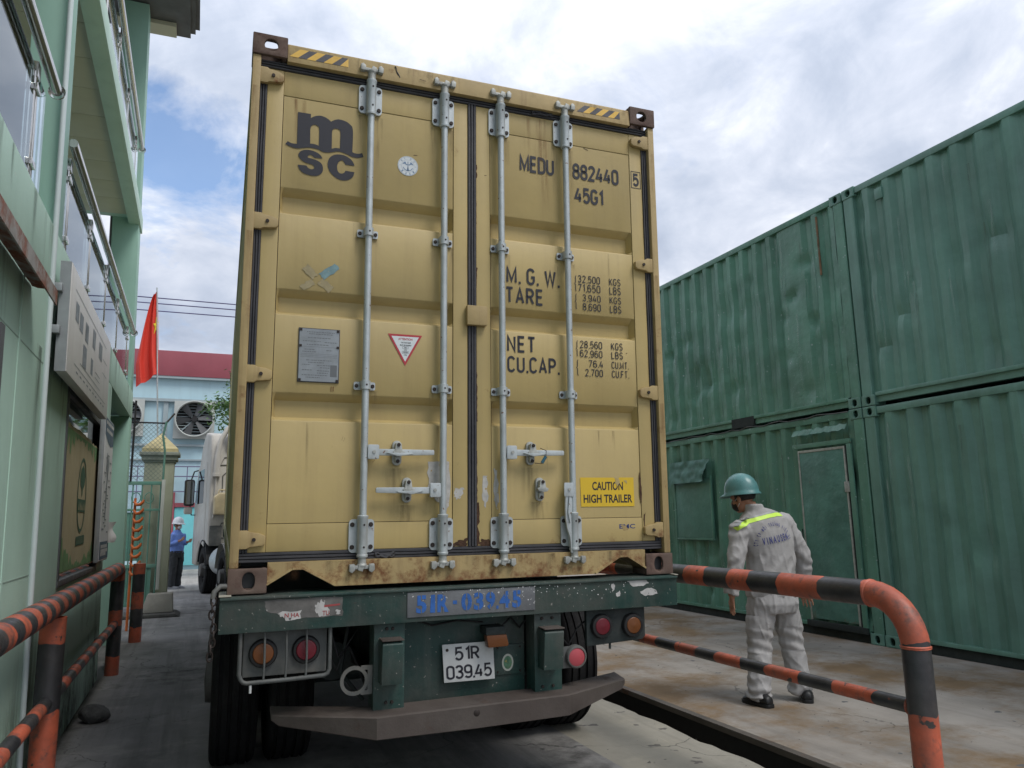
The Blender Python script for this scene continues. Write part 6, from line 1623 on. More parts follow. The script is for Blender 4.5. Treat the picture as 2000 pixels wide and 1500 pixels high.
def head_mesh(mb, c, fwd, upv, sc=1.0):
    """skull, jaw, nose, brow, ears, lips"""
    f = Vector(fwd).normalized(); u = Vector(upv).normalized(); s = f.cross(u).normalized(); u = s.cross(f)
    M3 = Matrix((s, f, u)).transposed()
    c = Vector(c)
    at = lambda a, b, d: c + (s * a + f * b + u * d) * sc
    blob(mb, at(0, -0.008, 0.025), 0.076 * sc, 0.096 * sc, 0.088 * sc, M3)
    blob(mb, at(0, 0.018, -0.045), 0.058 * sc, 0.066 * sc, 0.070 * sc, M3)
    blob(mb, at(0, 0.052, -0.092), 0.028 * sc, 0.028 * sc, 0.022 * sc, M3)
    blob(mb, at(0, 0.092, -0.030), 0.013 * sc, 0.022 * sc, 0.022 * sc, M3); blob(mb, at(0, 0.084, -0.008), 0.009 * sc, 0.014 * sc, 0.022 * sc, M3)
    blob(mb, at(0, 0.080, -0.062), 0.024 * sc, 0.010 * sc, 0.009 * sc, M3)
    for q in (-1, 1):
        blob(mb, at(q * 0.078, -0.008, -0.022), 0.010 * sc, 0.019 * sc, 0.030 * sc, M3)
        blob(mb, at(q * 0.030, 0.078, 0.014), 0.020 * sc, 0.010 * sc, 0.008 * sc, M3)
        blob(mb, at(q * 0.038, 0.058, -0.030), 0.022 * sc, 0.018 * sc, 0.018 * sc, M3)
    return at, M3
M_skin = mat('skin', (0.32, 0.16, 0.10), 0.55, var=0.12, vs=18, bump=0.05)
M_hair = plain('black_hair', (0.012, 0.010, 0.010), 0.5, bump=0.5, bs=120)
M_wear = mat('grey_workwear', (0.36, 0.352, 0.35), 0.85, var=0.08, vs=5, dust=0.35, dcol=(0.25, 0.235, 0.22), bump=0.35, bs=22, bd=0.010, spec=0.2)
M_hel = mat('green_helmet', (0.075, 0.20, 0.20), 0.33, var=0.15, vs=9, dust=0.35, dcol=(0.17, 0.25, 0.24), bump=0.03, spec=0.5)
M_shoe = plain('black_shoe', (0.015, 0.015, 0.016), 0.45, bump=0.1)
M_hiv = plain('hivis_yellow', (0.55, 0.80, 0.10), 0.5); M_refl = plain('reflective_grey', (0.30, 0.31, 0.31), 0.4)
M_navy = plain('navy_print', (0.03, 0.04, 0.19), 0.7)
def helmet(parent, c, fwd, upv, mt, sc=1.0):
    f = Vector(fwd).normalized(); u = Vector(upv).normalized(); s = f.cross(u).normalized(); u = s.cross(f); c = Vector(c)
    nu, nv = 36, 12; vs, fs = [], []
    for j in range(nv + 1):
        b = (math.pi / 2) * j / nv
        for i in range(nu):
            a = 2 * math.pi * i / nu
            rx, ry, rz = 0.120, 0.140, 0.148
            x, y = math.cos(a), math.sin(a)
            k = math.cos(b) ** 0.8
            rid = 0.006 * max(0, 1 - abs(x * k * rx) / 0.018) if y > -0.95 else 0
            rid -= 0.004 * max(0, 1 - abs(abs(x * k * rx) - 0.030) / 0.006)
            vs.append(c + (s * rx * x * k + f * ry * y * k + u * (rz * math.sin(b) + rid * (1 if j > 2 else 0))) * sc)
    for j in range(nv):
        for i in range(nu): fs.append((j * nu + i, j * nu + (i + 1) % nu, (j + 1) * nu + (i + 1) % nu, (j + 1) * nu + i))
    # brim: peak in front, narrow round the back; two layers
    o0 = len(vs)
    for lay, (dz, wd) in enumerate(((-0.004, 1.0), (-0.012, 0.97), (-0.004, 0.0))):
        for i in range(nu):
            a = 2 * math.pi * i / nu; x, y = math.cos(a), math.sin(a)
            w = (0.014 + 0.034 * max(0, y) ** 2) * wd
            z = dz - 0.012 * (1 if wd else 0) - 0.010 * max(0, y) * (1 if wd else 0)
            vs.append(c + (s * (0.120 * x + w * x) + f * (0.140 * y + w * y) + u * z) * sc)
    for i in range(nu):
        j = (i + 1) % nu
        fs += [(i, o0 + i, o0 + j, j), (o0 + i, o0 + nu + i, o0 + nu + j, o0 + j), (o0 + nu + i, o0 + 2 * nu + i, o0 + 2 * nu + j, o0 + nu + j)]
    return MB().add(vs, fs).build('helmet', mt, parent, smooth=50)

PZ = 0.065
p1 = thing('person', 'worker seen from behind in grey workwear and green helmet, standing past the rail', 'person', (4.06, 1.0, PZ))
def Q(o): return local(o, p1)
X, Y = Vector((1, 0, 0)), Vector((0, 1, 0))
fw = Vector((-0.36, 0.91, -0.22)); upv = Vector((-0.08, 0.16, 1.0))
HC = Vector((3.882, 1.045, 1.622))
body = MB()
head_mesh(body, HC, fw, upv)
loft(body, [((3.958, 0.99, 1.48), X * 0.062, Y * 0.062), ((3.93, 1.0, 1.53), X * 0.056, Y * 0.058), ((3.905, 1.02, 1.59), X * 0.058, Y * 0.062)])
loft(body, [((4.065, 1.0, 0.80), X * 0.155, Y * 0.105), ((4.065, 1.0, 0.95), X * 0.15, Y * 0.10), ((4.065, 1.0, 1.10), X * 0.15, Y * 0.10), ((4.05, 1.0, 1.30), X * 0.18, Y * 0.11), ((4.01, 0.995, 1.42), X * 0.18, Y * 0.09), ((3.965, 0.99, 1.50), X * 0.07, Y * 0.065)])
def arm(mb, a, e, w, r): mb.tube([a, Vector(a).lerp(Vector(e), 0.5), e, Vector(e).lerp(Vector(w), 0.5), w], r, 14)
SL, EL, WL = (3.785, 0.985, 1.370), (3.705, 0.955, 1.12), (3.680, 1.0, 0.870)
SR, ER, WR = (4.225, 0.99, 1.425), (4.380, 0.965, 1.15), (4.418, 1.02, 0.895)
arm(body, SL, EL, WL, [0.055, 0.05, 0.043, 0.04, 0.029]); arm(body, SR, ER, WR, [0.055, 0.05, 0.043, 0.04, 0.029])
hand(body, (3.682, 1.003, 0.865), (3.694, 1.02, 0.795), (0.08, 0.15, -1), (0.25, 0.9, 0.1), (0.95, -0.2, 0.1))
hand(body, (4.421, 1.025, 0.885), (4.446, 1.035, 0.812), (0.16, -0.10, -1), (-0.5, 0.8, 0.1), (-0.8, -0.5, 0.0))
HL, KL, AL = (3.965, 1.0, 0.86), (3.930, 1.02, 0.515), (3.872, 0.995, 0.14)
HR, KR, AR = (4.165, 1.0, 0.86), (4.232, 1.015, 0.515), (4.258, 0.975, 0.14)
for a, k, b in ((HL, KL, AL), (HR, KR, AR)): body.tube([a, Vector(a).lerp(Vector(k), 0.5), k, Vector(k).lerp(Vector(b), 0.4), b, (b[0], b[1], 0.10)], [0.085, 0.078, 0.058, 0.055, 0.040, 0.042], 14)
Q(remeshed(body, 'body', M_skin, p1, 0.0058, 2))
# trousers
t = MB()
loft(t, [((4.065, 1.0, 0.98), X * 0.185, Y * 0.125), ((4.065, 0.995, 0.90), X * 0.205, Y * 0.145), ((4.065, 0.985, 0.80), X * 0.215, Y * 0.15), ((4.07, 0.99, 0.73), X * 0.20, Y * 0.13)])
def leg(mb, a, k, b, hem):
    a, k, b = Vector(a), Vector(k), Vector(b)
    mb.tube([a, a.lerp(k, 0.35), a.lerp(k, 0.7), k, k.lerp(b, 0.35), k.lerp(b, 0.7), b + Vector((0, 0, 0.03)), b + Vector((0, 0.01, -0.002)), b + Vector((0.004, 0.012, -0.026))], [0.112, 0.110, 0.102, 0.093, 0.090, 0.087, 0.086, 0.093, 0.082], 18)
leg(t, HL, KL, AL, 0); leg(t, HR, KR, AR, 0)
def wr_t(p):
    v = fold(p, 0.6, 2.0)
    if p.z < 0.32: v += 0.010 * math.sin(p.z * 95 + 7 * mnoise.noise(p * 6)) * (0.32 - p.z) / 0.22
    if 0.44 < p.z < 0.62: v += 0.006 * math.sin(p.z * 70 + p.x * 30)
    return v
tro = Q(remeshed(t, 'trousers', M_wear, p1, 0.008, 4, wr_t))
# side pockets, sewn on the outside of the thighs
bt = BVHTree.FromPolygons([v.co.copy() for v in tro.data.vertices], [tuple(p.vertices) for p in tro.data.polygons])
for sx in (-1, 1):
    def pk(u, v, sx=sx):
        y = 0.935 + 0.13 * u; z = 0.72 - 0.17 * v
        h = bt.ray_cast(Vector((4.07 + sx * 0.6, y, z)), Vector((-sx, 0, 0)))
        e = 0.012 * min(1, 6 * min(u, 1 - u, v * 1.2 + 0.02, 1 - v))
        return (h[0].x + sx * (0.002 + e) if h[0] else 4.07 + sx * 0.24, y, z)
    Q(MB().grid(pk, 12, 14).build('cargo_pocket', M_wear, p1, smooth=60))
# jacket
XT = Vector((1, 0, 0.13))
j = MB()
loft(j, [((4.065, 1.0, 0.850), X * 0.212, Y * 0.155), ((4.065, 0.995, 0.90), X * 0.216, Y * 0.158), ((4.068, 0.99, 1.02), X * 0.208, Y * 0.150), ((4.068, 0.985, 1.16), X * 0.210, Y * 0.150), ((4.05, 0.985, 1.28), XT * 0.224, Y * 0.148), ((4.02, 0.985, 1.37), XT * 0.238, Y * 0.138), ((4.005, 0.988, 1.44), XT * 0.228, Y * 0.125), ((3.985, 0.992, 1.495), XT * 0.150, Y * 0.100), ((3.962, 0.994, 1.525), XT * 0.088, Y * 0.082)])
loft(j, [((3.958, 0.992, 1.49), X * 0.086, Y * 0.084), ((3.944, 0.996, 1.545), X * 0.078, Y * 0.078), ((3.936, 0.998, 1.568), X * 0.080, Y * 0.080)])
arm(j, SL, EL, (3.678, 1.0, 0.885), [0.080, 0.073, 0.068, 0.062, 0.055]); arm(j, SR, ER, (4.414, 1.015, 0.915), [0.080, 0.072, 0.067, 0.061, 0.054])
blob(j, (3.795, 0.985, 1.362), 0.092, 0.092, 0.088); blob(j, (4.215, 0.99, 1.412), 0.092, 0.092, 0.088)
def wr_j(p):
    v = fold(p, 0.62 if p.z < 1.18 or p.x < 3.82 or p.x > 4.2 else 0.28, 7.0)
    # long diagonal pulls across the lower back
    v += 0.007 * math.sin((p.x * 0.75 - p.z * 0.65) * 52 + 2 * mnoise.noise(p * 4)) * max(0, min(1, (1.20 - p.z) / 0.2)) * (1 if 3.85 < p.x < 4.3 else 0)
    if p.x < 3.79 or p.x > 4.31: v += 0.005 * math.sin(p.z * 45 + 9 * mnoise.noise(p * 5))
    return v
jk = Q(remeshed(j, 'jacket', M_wear, p1, 0.008, 4, wr_j))
# print on the back, laid on the cloth
bv = BVHTree.FromPolygons([v.co.copy() for v in jk.data.vertices], [tuple(p.vertices) for p in jk.data.polygons])
def on_back(x, z, off=0.004):
    h = bv.ray_cast(Vector((x, 0.2, z)), Vector((0, 1, 0)))
    return (x, (h[0].y if h[0] else 0.9) - off, z)
def band(pts, w, off, mt, name):
    C = [Vector((a, b)) for a, b in pts]
    fine = []
    for i in range(len(C) - 1):
        for k in range(8): fine.append(C[i].lerp(C[i + 1], k / 8))
    fine.append(C[-1]); vs, fs = [], []
    nw = 3
    for i, p in enumerate(fine):
        d = (fine[min(i + 1, len(fine) - 1)] - fine[max(i - 1, 0)]).normalized(); n_ = Vector((-d.y, d.x))
        for q in range(nw + 1):
            pp = p + n_ * w * (q / nw * 2 - 1); vs.append(on_back(pp.x, pp.y, off))
    for i in range(len(fine) - 1):
        for q in range(nw): fs.append((i * (nw + 1) + q, i * (nw + 1) + q + 1, (i + 1) * (nw + 1) + q + 1, (i + 1) * (nw + 1) + q))
    return Q(MB().add(vs, fs).build(name, mt, p1, smooth=60))
STR = [(3.715, 1.376), (3.750, 1.402), (3.814, 1.430), (3.896, 1.453), (3.986, 1.473), (4.077, 1.484), (4.150, 1.483)]
VINA = [(3.898, 1.250), (4.135, 1.293)]
ARC = (4.008, 1.262, 0.135)
band(STR, 0.014, 0.004, M_hiv, 'hivis_stripe')
band([(a - 0.004, b + 0.021) for a, b in STR], 0.006, 0.004, M_refl, 'reflective_stripe')
m = MB()
def put(ch, cx_, cz_, ang, h, bold):
    vs, fs = text2d(ch, bold)
    ax = min(v[0] for v in vs); bx = max(v[0] for v in vs)
    for a, b in (): pass
    t_ = R(ang); out = []
    for a, b in vs:
        a = (a - (ax + bx) / 2) * h * 0.56; b = b * h * 1.4
        out.append(on_back(cx_ + a * math.cos(t_) - b * math.sin(t_), cz_ + a * math.sin(t_) + b * math.cos(t_), 0.009))
    m.add(out, fs)
word = 'VINAUSEN'
wa, wb = Vector(VINA[0]), Vector(VINA[1])
dd = (wb - wa); an = math.degrees(math.atan2(dd.y, dd.x))
adv = [0.72, 0.45, 0.8, 0.75, 0.78, 0.62, 0.62, 0.8]; tot = sum(adv); acc = 0
for ch, a_ in zip(word, adv):
    p = wa + dd * ((acc + a_ / 2) / tot); acc += a_
    put(ch, p.x, p.y, an, 0.052, 0.035)
Q(m.build('back_lettering', M_navy, p1, recalc=False))
m = MB()
txt = 'CTY CP MÔI TRƯỜNG VIỆT ÚC'
n_ = len(txt)
for i, ch in enumerate(txt):
    if ch == ' ': continue
    a = 185 - (185 - 15) * i / (n_ - 1) 
    put(ch, ARC[0] + ARC[2] * math.cos(R(a)), ARC[1] + ARC[2] * math.sin(R(a)), a - 90, 0.025, 0.03)
Q(m.build('arched_lettering', M_navy, p1, recalc=False))['kind'] = 'stuff'
# seam of the yoke, hair, mask, shoes, helmet
at_f = fw.normalized(); at_u = upv.normalized(); at_s = at_f.cross(at_u).normalized(); at_u = at_s.cross(at_f)
M3 = Matrix((at_s, at_f, at_u)).transposed()
hb = MB(); blob(hb, HC + at_f * -0.020 + at_u * 0.020, 0.083, 0.094, 0.090, M3); 
hr = Q(remeshed(hb, 'hair', M_hair, p1, 0.008, 1, lambda p: 0.003 * mnoise.noise(p * 60)))
for v in hr.data.vertices:
    q = (v.co - HC)
    if q.dot(at_u) < -0.030: v.co += at_u * (-0.030 - q.dot(at_u)) * 0.75
mk = MB(); blob(mk, HC + at_f * 0.042 + at_u * -0.050, 0.056, 0.066, 0.058, M3)
Q(remeshed(mk, 'face_mask', plain('black_mask', (0.012, 0.012, 0.013), 0.6), p1, 0.008, 2))
for q in (-1, 1): Q(MB().tube([HC + at_f * 0.04 + at_u * -0.02 + at_s * q * 0.058, HC + at_f * 0.0 + at_u * -0.005 + at_s * q * 0.083, HC + at_f * -0.015 + at_u * -0.04 + at_s * q * 0.082, HC + at_f * 0.03 + at_u * -0.07 + at_s * q * 0.055], 0.002, 6).build('mask_strap', M_plw, p1, smooth=60))
Q(helmet(p1, HC + at_u * 0.040 - at_f * 0.006, at_f + at_u * 0.16, at_u - at_f * 0.16, M_hel))
def shoe(c, ang, mt, parent, sc=1.0):
    d = Vector((math.sin(R(ang)), math.cos(R(ang)), 0)); s = Vector((d.y, -d.x, 0)); c = Vector(c); U = Vector((0, 0, 1))
    mb = MB()
    prof = [(-0.078, 0.026, 0.022, 0.036), (-0.066, 0.038, 0.036, 0.044), (-0.02, 0.043, 0.048, 0.052), (0.04, 0.046, 0.042, 0.044), (0.10, 0.052, 0.034, 0.036), (0.16, 0.046, 0.026, 0.028), (0.19, 0.026, 0.018, 0.022)]
    loft(mb, [(c + d * y * sc + U * z * sc, s * w * sc, U * h * sc) for y, w, h, z in prof], 16)
    o = remeshed(mb, 'shoe', mt, parent, 0.008, 1)
    for v in o.data.vertices:
        if v.co.z < c.z + 0.004: v.co.z = c.z + 0.004
    sb = MB()
    outl = [(-0.086, 0.018), (-0.078, 0.034), (-0.06, 0.043), (0.0, 0.045), (0.05, 0.048), (0.10, 0.054), (0.16, 0.048), (0.195, 0.026)]
    poly = [c + d * y * sc + s * w * sc for y, w in outl] + [c + d * y * sc - s * w * sc for y, w in outl[::-1]]
    sb.prism([(p.x, p.y) for p in poly], 'xy', c.z, c.z + 0.026 * sc)
    so_ = sb.build('sole', mt, parent, bevel=0.004)
    return o, so_
for c, a in (((3.866, 0.952, PZ), -6), ((4.268, 0.925, PZ), 40)):
    for o in shoe(c, a, M_shoe, p1): Q(o)

# second man near the tractor
p2 = thing('person', 'man in blue shirt, dark trousers and white helmet standing by the truck cab', 'person', (-0.53, 16.05, 0))
def Q2(o): return local(o, p2)
M_shirt = mat('blue_shirt', (0.15, 0.25, 0.60), 0.8, var=0.1, vs=9, bump=0.1, bs=120); M_pant = mat('dark_trousers', (0.028, 0.032, 0.036), 0.8, var=0.15, vs=8)
cx, cy = -0.53, 16.05
h2 = Vector((cx + 0.005, cy, 1.475)); f2 = Vector((0.82, -0.57, -0.05))
D = Vector((0.75, -0.66, 0)).normalized(); Sd = Vector((0.66, 0.75, 0)).normalized()   # forward, to his left
P = lambda f_, s_, z: Vector((cx, cy, z)) + D * f_ + Sd * s_
b2 = MB(); head_mesh(b2, h2, f2, (0, 0, 1), 0.95)
b2.tube([P(-0.01, 0, 1.28), P(0, 0, 1.42)], 0.052, 12)
loft(b2, [(P(0, 0, 0.80), D * 0.09, Sd * 0.14), (P(0, 0, 1.0), D * 0.09, Sd * 0.13), (P(0, 0, 1.2), D * 0.095, Sd * 0.16), (P(-0.01, 0, 1.32), D * 0.06, Sd * 0.10)])
aL = [P(-0.01, 0.17, 1.26), P(0.0, 0.22, 1.03), P(0.24, 0.10, 1.08)]; aR = [P(-0.01, -0.17, 1.26), P(0.01, -0.22, 1.02), P(0.22, -0.12, 1.12)]
arm(b2, *aL, [0.045, 0.042, 0.036, 0.034, 0.026]); arm(b2, *aR, [0.045, 0.042, 0.036, 0.034, 0.026])
hand(b2, aL[2], aL[2] + D * 0.06 + Vector((0, 0, 0.02)), D + Vector((0, 0, 0.5)), (0, 0, 1), Sd * -1, 0.95); hand(b2, aR[2], aR[2] + D * 0.06 + Vector((0, 0, 0.03)), D + Vector((0, 0, 0.6)), (0, 0, 1), Sd, 0.95)
for s_ in (-1, 1): b2.tube([P(0, s_ * 0.09, 0.84), P(0.01, s_ * 0.095, 0.46), P(-0.01, s_ * 0.10, 0.07)], [0.08, 0.055, 0.038], 12)
Q2(remeshed(b2, 'body', M_skin, p2, 0.009, 2))
s_ = MB(); loft(s_, [(P(0, 0, 0.83), D * 0.13, Sd * 0.185), (P(0.01, 0, 0.95), D * 0.135, Sd * 0.185), (P(0.01, 0, 1.12), D * 0.125, Sd * 0.185), (P(0, 0, 1.24), D * 0.11, Sd * 0.20), (P(-0.01, 0, 1.30), D * 0.085, Sd * 0.13), (P(-0.01, 0, 1.36), D * 0.068, Sd * 0.07)])
arm(s_, aL[0], aL[1], Vector(aL[1]).lerp(Vector(aL[2]), 0.75), [0.075, 0.068, 0.060, 0.052, 0.045]); arm(s_, aR[0], aR[1], Vector(aR[1]).lerp(Vector(aR[2]), 0.75), [0.075, 0.068, 0.060, 0.052, 0.045])
Q2(remeshed(s_, 'shirt', M_shirt, p2, 0.012, 3, lambda p: fold(p, 0.9, 4)))
s_ = MB(); loft(s_, [(P(0, 0, 0.88), D * 0.125, Sd * 0.175), (P(0, 0, 0.80), D * 0.13, Sd * 0.185), (P(0, 0, 0.72), D * 0.12, Sd * 0.18)])
for q in (-1, 1): s_.tube([P(0, q * 0.09, 0.84), P(0.01, q * 0.10, 0.62), P(0.01, q * 0.10, 0.45), P(-0.01, q * 0.105, 0.2), P(-0.01, q * 0.105, 0.06)], [0.105, 0.10, 0.085, 0.075, 0.075], 16)
Q2(remeshed(s_, 'trousers', M_pant, p2, 0.012, 3, lambda p: fold(p, 0.9, 1)))
o = MB(); loft(o, [(P(0, 0, 0.845), D * 0.136, Sd * 0.191), (P(0, 0, 0.875), D * 0.136, Sd * 0.191)], caps=False); Q2(o.build('belt', M_shoe, p2, smooth=60))
Q2(helmet(p2, h2 + Vector((0, 0, 0.05)), f2, (0, 0, 1), plain('white_helmet', (0.72, 0.74, 0.76), 0.35), 0.95))
o = MB(); blob(o, h2 + D * 0.052 + Vector((0, 0, -0.05)), 0.052, 0.052, 0.048); Q2(remeshed(o, 'face_mask', M_plw, p2, 0.01, 2))
o = MB(); blob(o, h2 + D * -0.018 + Vector((0, 0, 0.012)), 0.082, 0.082, 0.08); Q2(remeshed(o, 'hair', M_hair, p2, 0.012, 1))
for q, a in ((-0.105, 105), (0.105, 118)):
    p = P(-0.01, q, 0)
    for o in shoe((p.x, p.y, 0.0), a, plain('grey_shoe', (0.25, 0.26, 0.28), 0.6), p2, 0.95): Q2(o)
# ------------------------------------------------------------------ tractor unit
TM = Matrix.Translation((0.0, 14.4, 0)) @ Matrix.Rotation(R(8), 4, 'Z')
tk = thing('tractor_unit', 'white truck cab seen from behind with a jerrycan and black mirror', 'truck', M=TM)
M_cab = mat('cab_white', (0.48, 0.46, 0.42), 0.45, var=0.10, vs=2, streak=0.45, scol=(0.27, 0.25, 0.21), ss=8, dust=0.5, dcol=(0.33, 0.30, 0.25))
M_fgl = glass('cab_glass', (0.06, 0.07, 0.08), 0.15)
cabp = [(-0.55, 1.02), (-0.55, 2.95), (-0.35, 3.45), (0.35, 3.55), (0.75, 3.30), (1.10, 2.75), (1.55, 1.9), (1.62, 1.0), (1.55, 0.55), (1.05, 0.55), (0.80, 0.85), (0.55, 1.05), (-0.15, 1.10)]
MB().prism(cabp, 'yz', 0.03, 2.42).build('cab', M_cab, tk, bevel=0.06, bseg=3)
MB().prism([(0.25, 1.95), (0.25, 2.72), (1.05, 2.70), (1.40, 1.95)], 'yz', 0.022, 0.034).build('side_window', M_fgl, tk)
MB().prism([(-0.10, 1.0), (-0.10, 2.85), (1.15, 2.78), (1.50, 1.9), (1.52, 1.0), (0.9, 0.95), (0.55, 1.12)], 'yz', 0.024, 0.0295).build('side_door', M_cab, tk)
M_seam = plain('panel_seam', (0.10, 0.10, 0.095), 0.7)
def seam_loop(pts, r=0.011): return MB().tube(pts, r, 6, closed=True).build('panel_seam', M_seam, tk, smooth=60)
seam_loop([(x, -0.557, z) for x, z in ((0.28, 2.05), (0.33, 1.98), (1.1, 1.98), (1.1, 2.62), (0.38, 2.62), (0.28, 2.52))])
seam_loop([(x, -0.557, z) for x, z in ((0.15, 1.18), (1.1, 1.22), (1.1, 1.55), (0.3, 1.50))])
seam_loop([(x, -0.557, z) for x, z in ((0.22, 2.75), (0.9, 2.78), (0.9, 2.92), (0.3, 2.92))])
# air intake pipe, exhaust
MB().tube([(0.14, -0.60, 2.55), (0.14, -0.62, 2.95), (0.20, -0.60, 3.30), (0.33, -0.58, 3.55), (0.42, -0.55, 3.62)], [0.07, 0.055, 0.05, 0.055, 0.06], 14).build('air_intake', M_cab, tk, smooth=50)
MB().lathe([(-0.04, 0.05), (-0.03, 0.085), (0.03, 0.085), (0.04, 0.05)], (0.14, -0.60, 2.53), 'z', 16).build('intake_collar', M_cab, tk, smooth=40)
MB().tube([(0.14, -0.60, 2.49), (0.13, -0.58, 2.0), (0.12, -0.56, 1.6)], 0.018, 8).build('hose', M_cab, tk, smooth=50)
MB().tube([(0.45, -0.60, 3.2), (0.45, -0.62, 3.6), (0.52, -0.60, 3.75)], 0.10, 14).build('exhaust_stack', M_lh, tk, smooth=50)
jc = thing('jerrycan', 'dirty cream plastic jerrycan hung behind the truck cab', 'jerrycan', M=TM)
M_jc = mat('cream_plastic', (0.48, 0.40, 0.24), 0.5, var=0.15, vs=6, dust=0.4, dcol=(0.3, 0.24, 0.16))
MB().prism([(0.10, 1.68), (0.46, 1.66), (0.49, 1.74), (0.48, 2.05), (0.42, 2.14), (0.20, 2.15), (0.09, 2.06)], 'xz', -0.80, -0.60).build('can_body', M_jc, jc, bevel=0.035, bseg=3)
MB().tube([(0.18, -0.70, 2.13), (0.20, -0.70, 2.21), (0.33, -0.70, 2.21), (0.36, -0.70, 2.13)], 0.018, 8).build('can_handle', M_jc, jc, smooth=50)
MB().cyl((0.42, -0.70, 2.12), (0.42, -0.70, 2.17), 0.03, n=12).build('can_cap', plain('orange_cap', (0.5, 0.2, 0.05), 0.5), jc, smooth=40)
# mirror
MB().prism(rrect(-0.13, 2.22, 0.22, 0.62, 0.05), 'xz', 1.30, 1.42).build('mirror', M_lh, tk, bevel=0.02)
MB().prism(rrect(-0.13, 2.22, 0.17, 0.54, 0.03), 'xz', 1.292, 1.2985).build('mirror_glass', glass('mirror_glass', (0.05, 0.05, 0.06), 0.3), tk)
MB().prism(rrect(-0.14, 1.80, 0.18, 0.16, 0.04), 'xz', 1.30, 1.40).build('mirror', M_cab, tk, bevel=0.02)
MB().tube([(0.06, 1.30, 2.75), (-0.04, 1.36, 2.72), (-0.10, 1.36, 2.52)], 0.016, 8).build('mirror_arm', M_lh, tk, smooth=50)
MB().tube([(0.06, 1.30, 1.70), (-0.06, 1.36, 1.70), (-0.10, 1.36, 1.92)], 0.014, 8).build('mirror_arm', M_lh, tk, smooth=50)
# wheels, fenders, tank, chassis
for x, y, f in ((0.16, 0.0, -1), (2.28, 0.0, 1)):
    wheel(x, y, tk, f, zc=0.50)
for y in (-2.6, -3.9):
    for x, f in ((0.0 + 0.12, -1), (0.44, 1), (2.02, -1), (2.34, 1)): wheel(x, y, tk, f, zc=0.50)
n = 14
arch_ = [(0.62 * math.cos(R(12 + 156 * i / n)), 0.52 + 0.60 * math.sin(R(12 + 156 * i / n))) for i in range(n + 1)]
m = MB()
for (ya, za), (yb, zb2) in zip(arch_[:-1], arch_[1:]): m.add([(0.02, ya, za), (0.42, ya, za), (0.42, yb, zb2), (0.02, yb, zb2), (0.02, ya * 1.05, za + 0.03), (0.02, yb * 1.05, zb2 + 0.03)], [(0, 1, 2, 3), (0, 3, 5, 4)])
m.build('wheel_arch', M_lh, tk, smooth=40)
m = MB()
for i in range(n):
    a, b_ = R(10 + 160 * i / n), R(10 + 160 * (i + 1) / n)
    m.add([(-0.04, -2.6 + 0.60 * math.cos(a), 0.52 + 0.60 * math.sin(a)), (0.60, -2.6 + 0.60 * math.cos(a), 0.52 + 0.60 * math.sin(a)), (0.60, -2.6 + 0.60 * math.cos(b_), 0.52 + 0.60 * math.sin(b_)), (-0.04, -2.6 + 0.60 * math.cos(b_), 0.52 + 0.60 * math.sin(b_))], [(0, 1, 2, 3)])
m.build('mudguard', M_cab, tk, smooth=40)
MB().lathe([(-0.45, 0.0), (-0.45, 0.27), (-0.42, 0.30), (0.42, 0.30), (0.45, 0.27), (0.45, 0.0)], (0.32, -1.35, 0.72), 'y', 24).build('fuel_tank', M_galv, tk, smooth=35)
MB().box(0.75, 0.85, -4.6, 1.3, 0.75, 1.0).box(1.55, 1.65, -4.6, 1.3, 0.75, 1.0).build('frame_rails', M_tdk, tk)
MB().box(0.05, 0.30, -0.62, -0.58, 1.02, 1.45).build('cab_support', M_grey, tk, bevel=0.01)
MB().box(0.02, 0.12, -3.35, -3.25, 0.95, 1.02).build('marker_lamp', M_lo, tk, bevel=0.01)
MB().box(0.02, 0.45, -0.55, -0.05, 0.55, 0.60).build('step', M_lh, tk)

# ------------------------------------------------------------------ gate pillar, gate, fence, flag
M_cream = mat('cream_render', (0.36, 0.38, 0.29), 0.8, var=0.1, vs=3, streak=0.5, scol=(0.16, 0.19, 0.14), ss=8, bump=0.15)
M_capg = mat('cap_grey', (0.30, 0.33, 0.29), 0.8, var=0.2, vs=6, dust=0.5, dcol=(0.16, 0.18, 0.15))
pl = thing('gate_pillar', 'cream gate pillar with moulded cap and pyramid top beside the green gate', 'pillar', (-0.78, 10.9, 0))
def G(o): return local(o, pl)
G(MB().box(-1.02, -0.545, 10.68, 11.14, 0.0, 2.56).build('shaft', M_cream, pl, bevel=0.01))
for a, z0, z1 in ((0.02, 2.5605, 2.60), (0.05, 2.6005, 2.68), (0.085, 2.6805, 2.74)): G(MB().box(-1.02 - a, -0.545 + a, 10.68 - a, 11.14 + a, z0, z1).build('cap_moulding', M_capg, pl, bevel=0.008))
G(MB().add([(-1.07, 10.63, 2.741), (-0.495, 10.63, 2.741), (-0.495, 11.19, 2.741), (-1.07, 11.19, 2.741), (-1.07, 10.63, 2.80), (-0.495, 10.63, 2.80), (-0.495, 11.19, 2.80), (-1.07, 11.19, 2.80), (-0.785, 10.91, 3.10)], [(0, 1, 5, 4), (1, 2, 6, 5), (2, 3, 7, 6), (3, 0, 4, 7), (4, 5, 8), (5, 6, 8), (6, 7, 8), (7, 4, 8), (3, 2, 1, 0)]).build('pyramid_top', mat('cap_yellow', (0.50, 0.43, 0.24), 0.8, var=0.15, vs=6), pl))
blk = MB().prism([(-0.90, 0.06), (-0.90, 0.10), (-0.82, 0.36), (-0.44, 0.36), (-0.42, 0.06)], 'xz', 10.30, 10.62).build('concrete_block', mat('block_concrete', (0.33, 0.31, 0.27), 0.85, var=0.15, vs=5, bump=0.3), bevel=0.015)
tag(blk, 'tapered concrete block at the foot of the gate pillar', 'block')
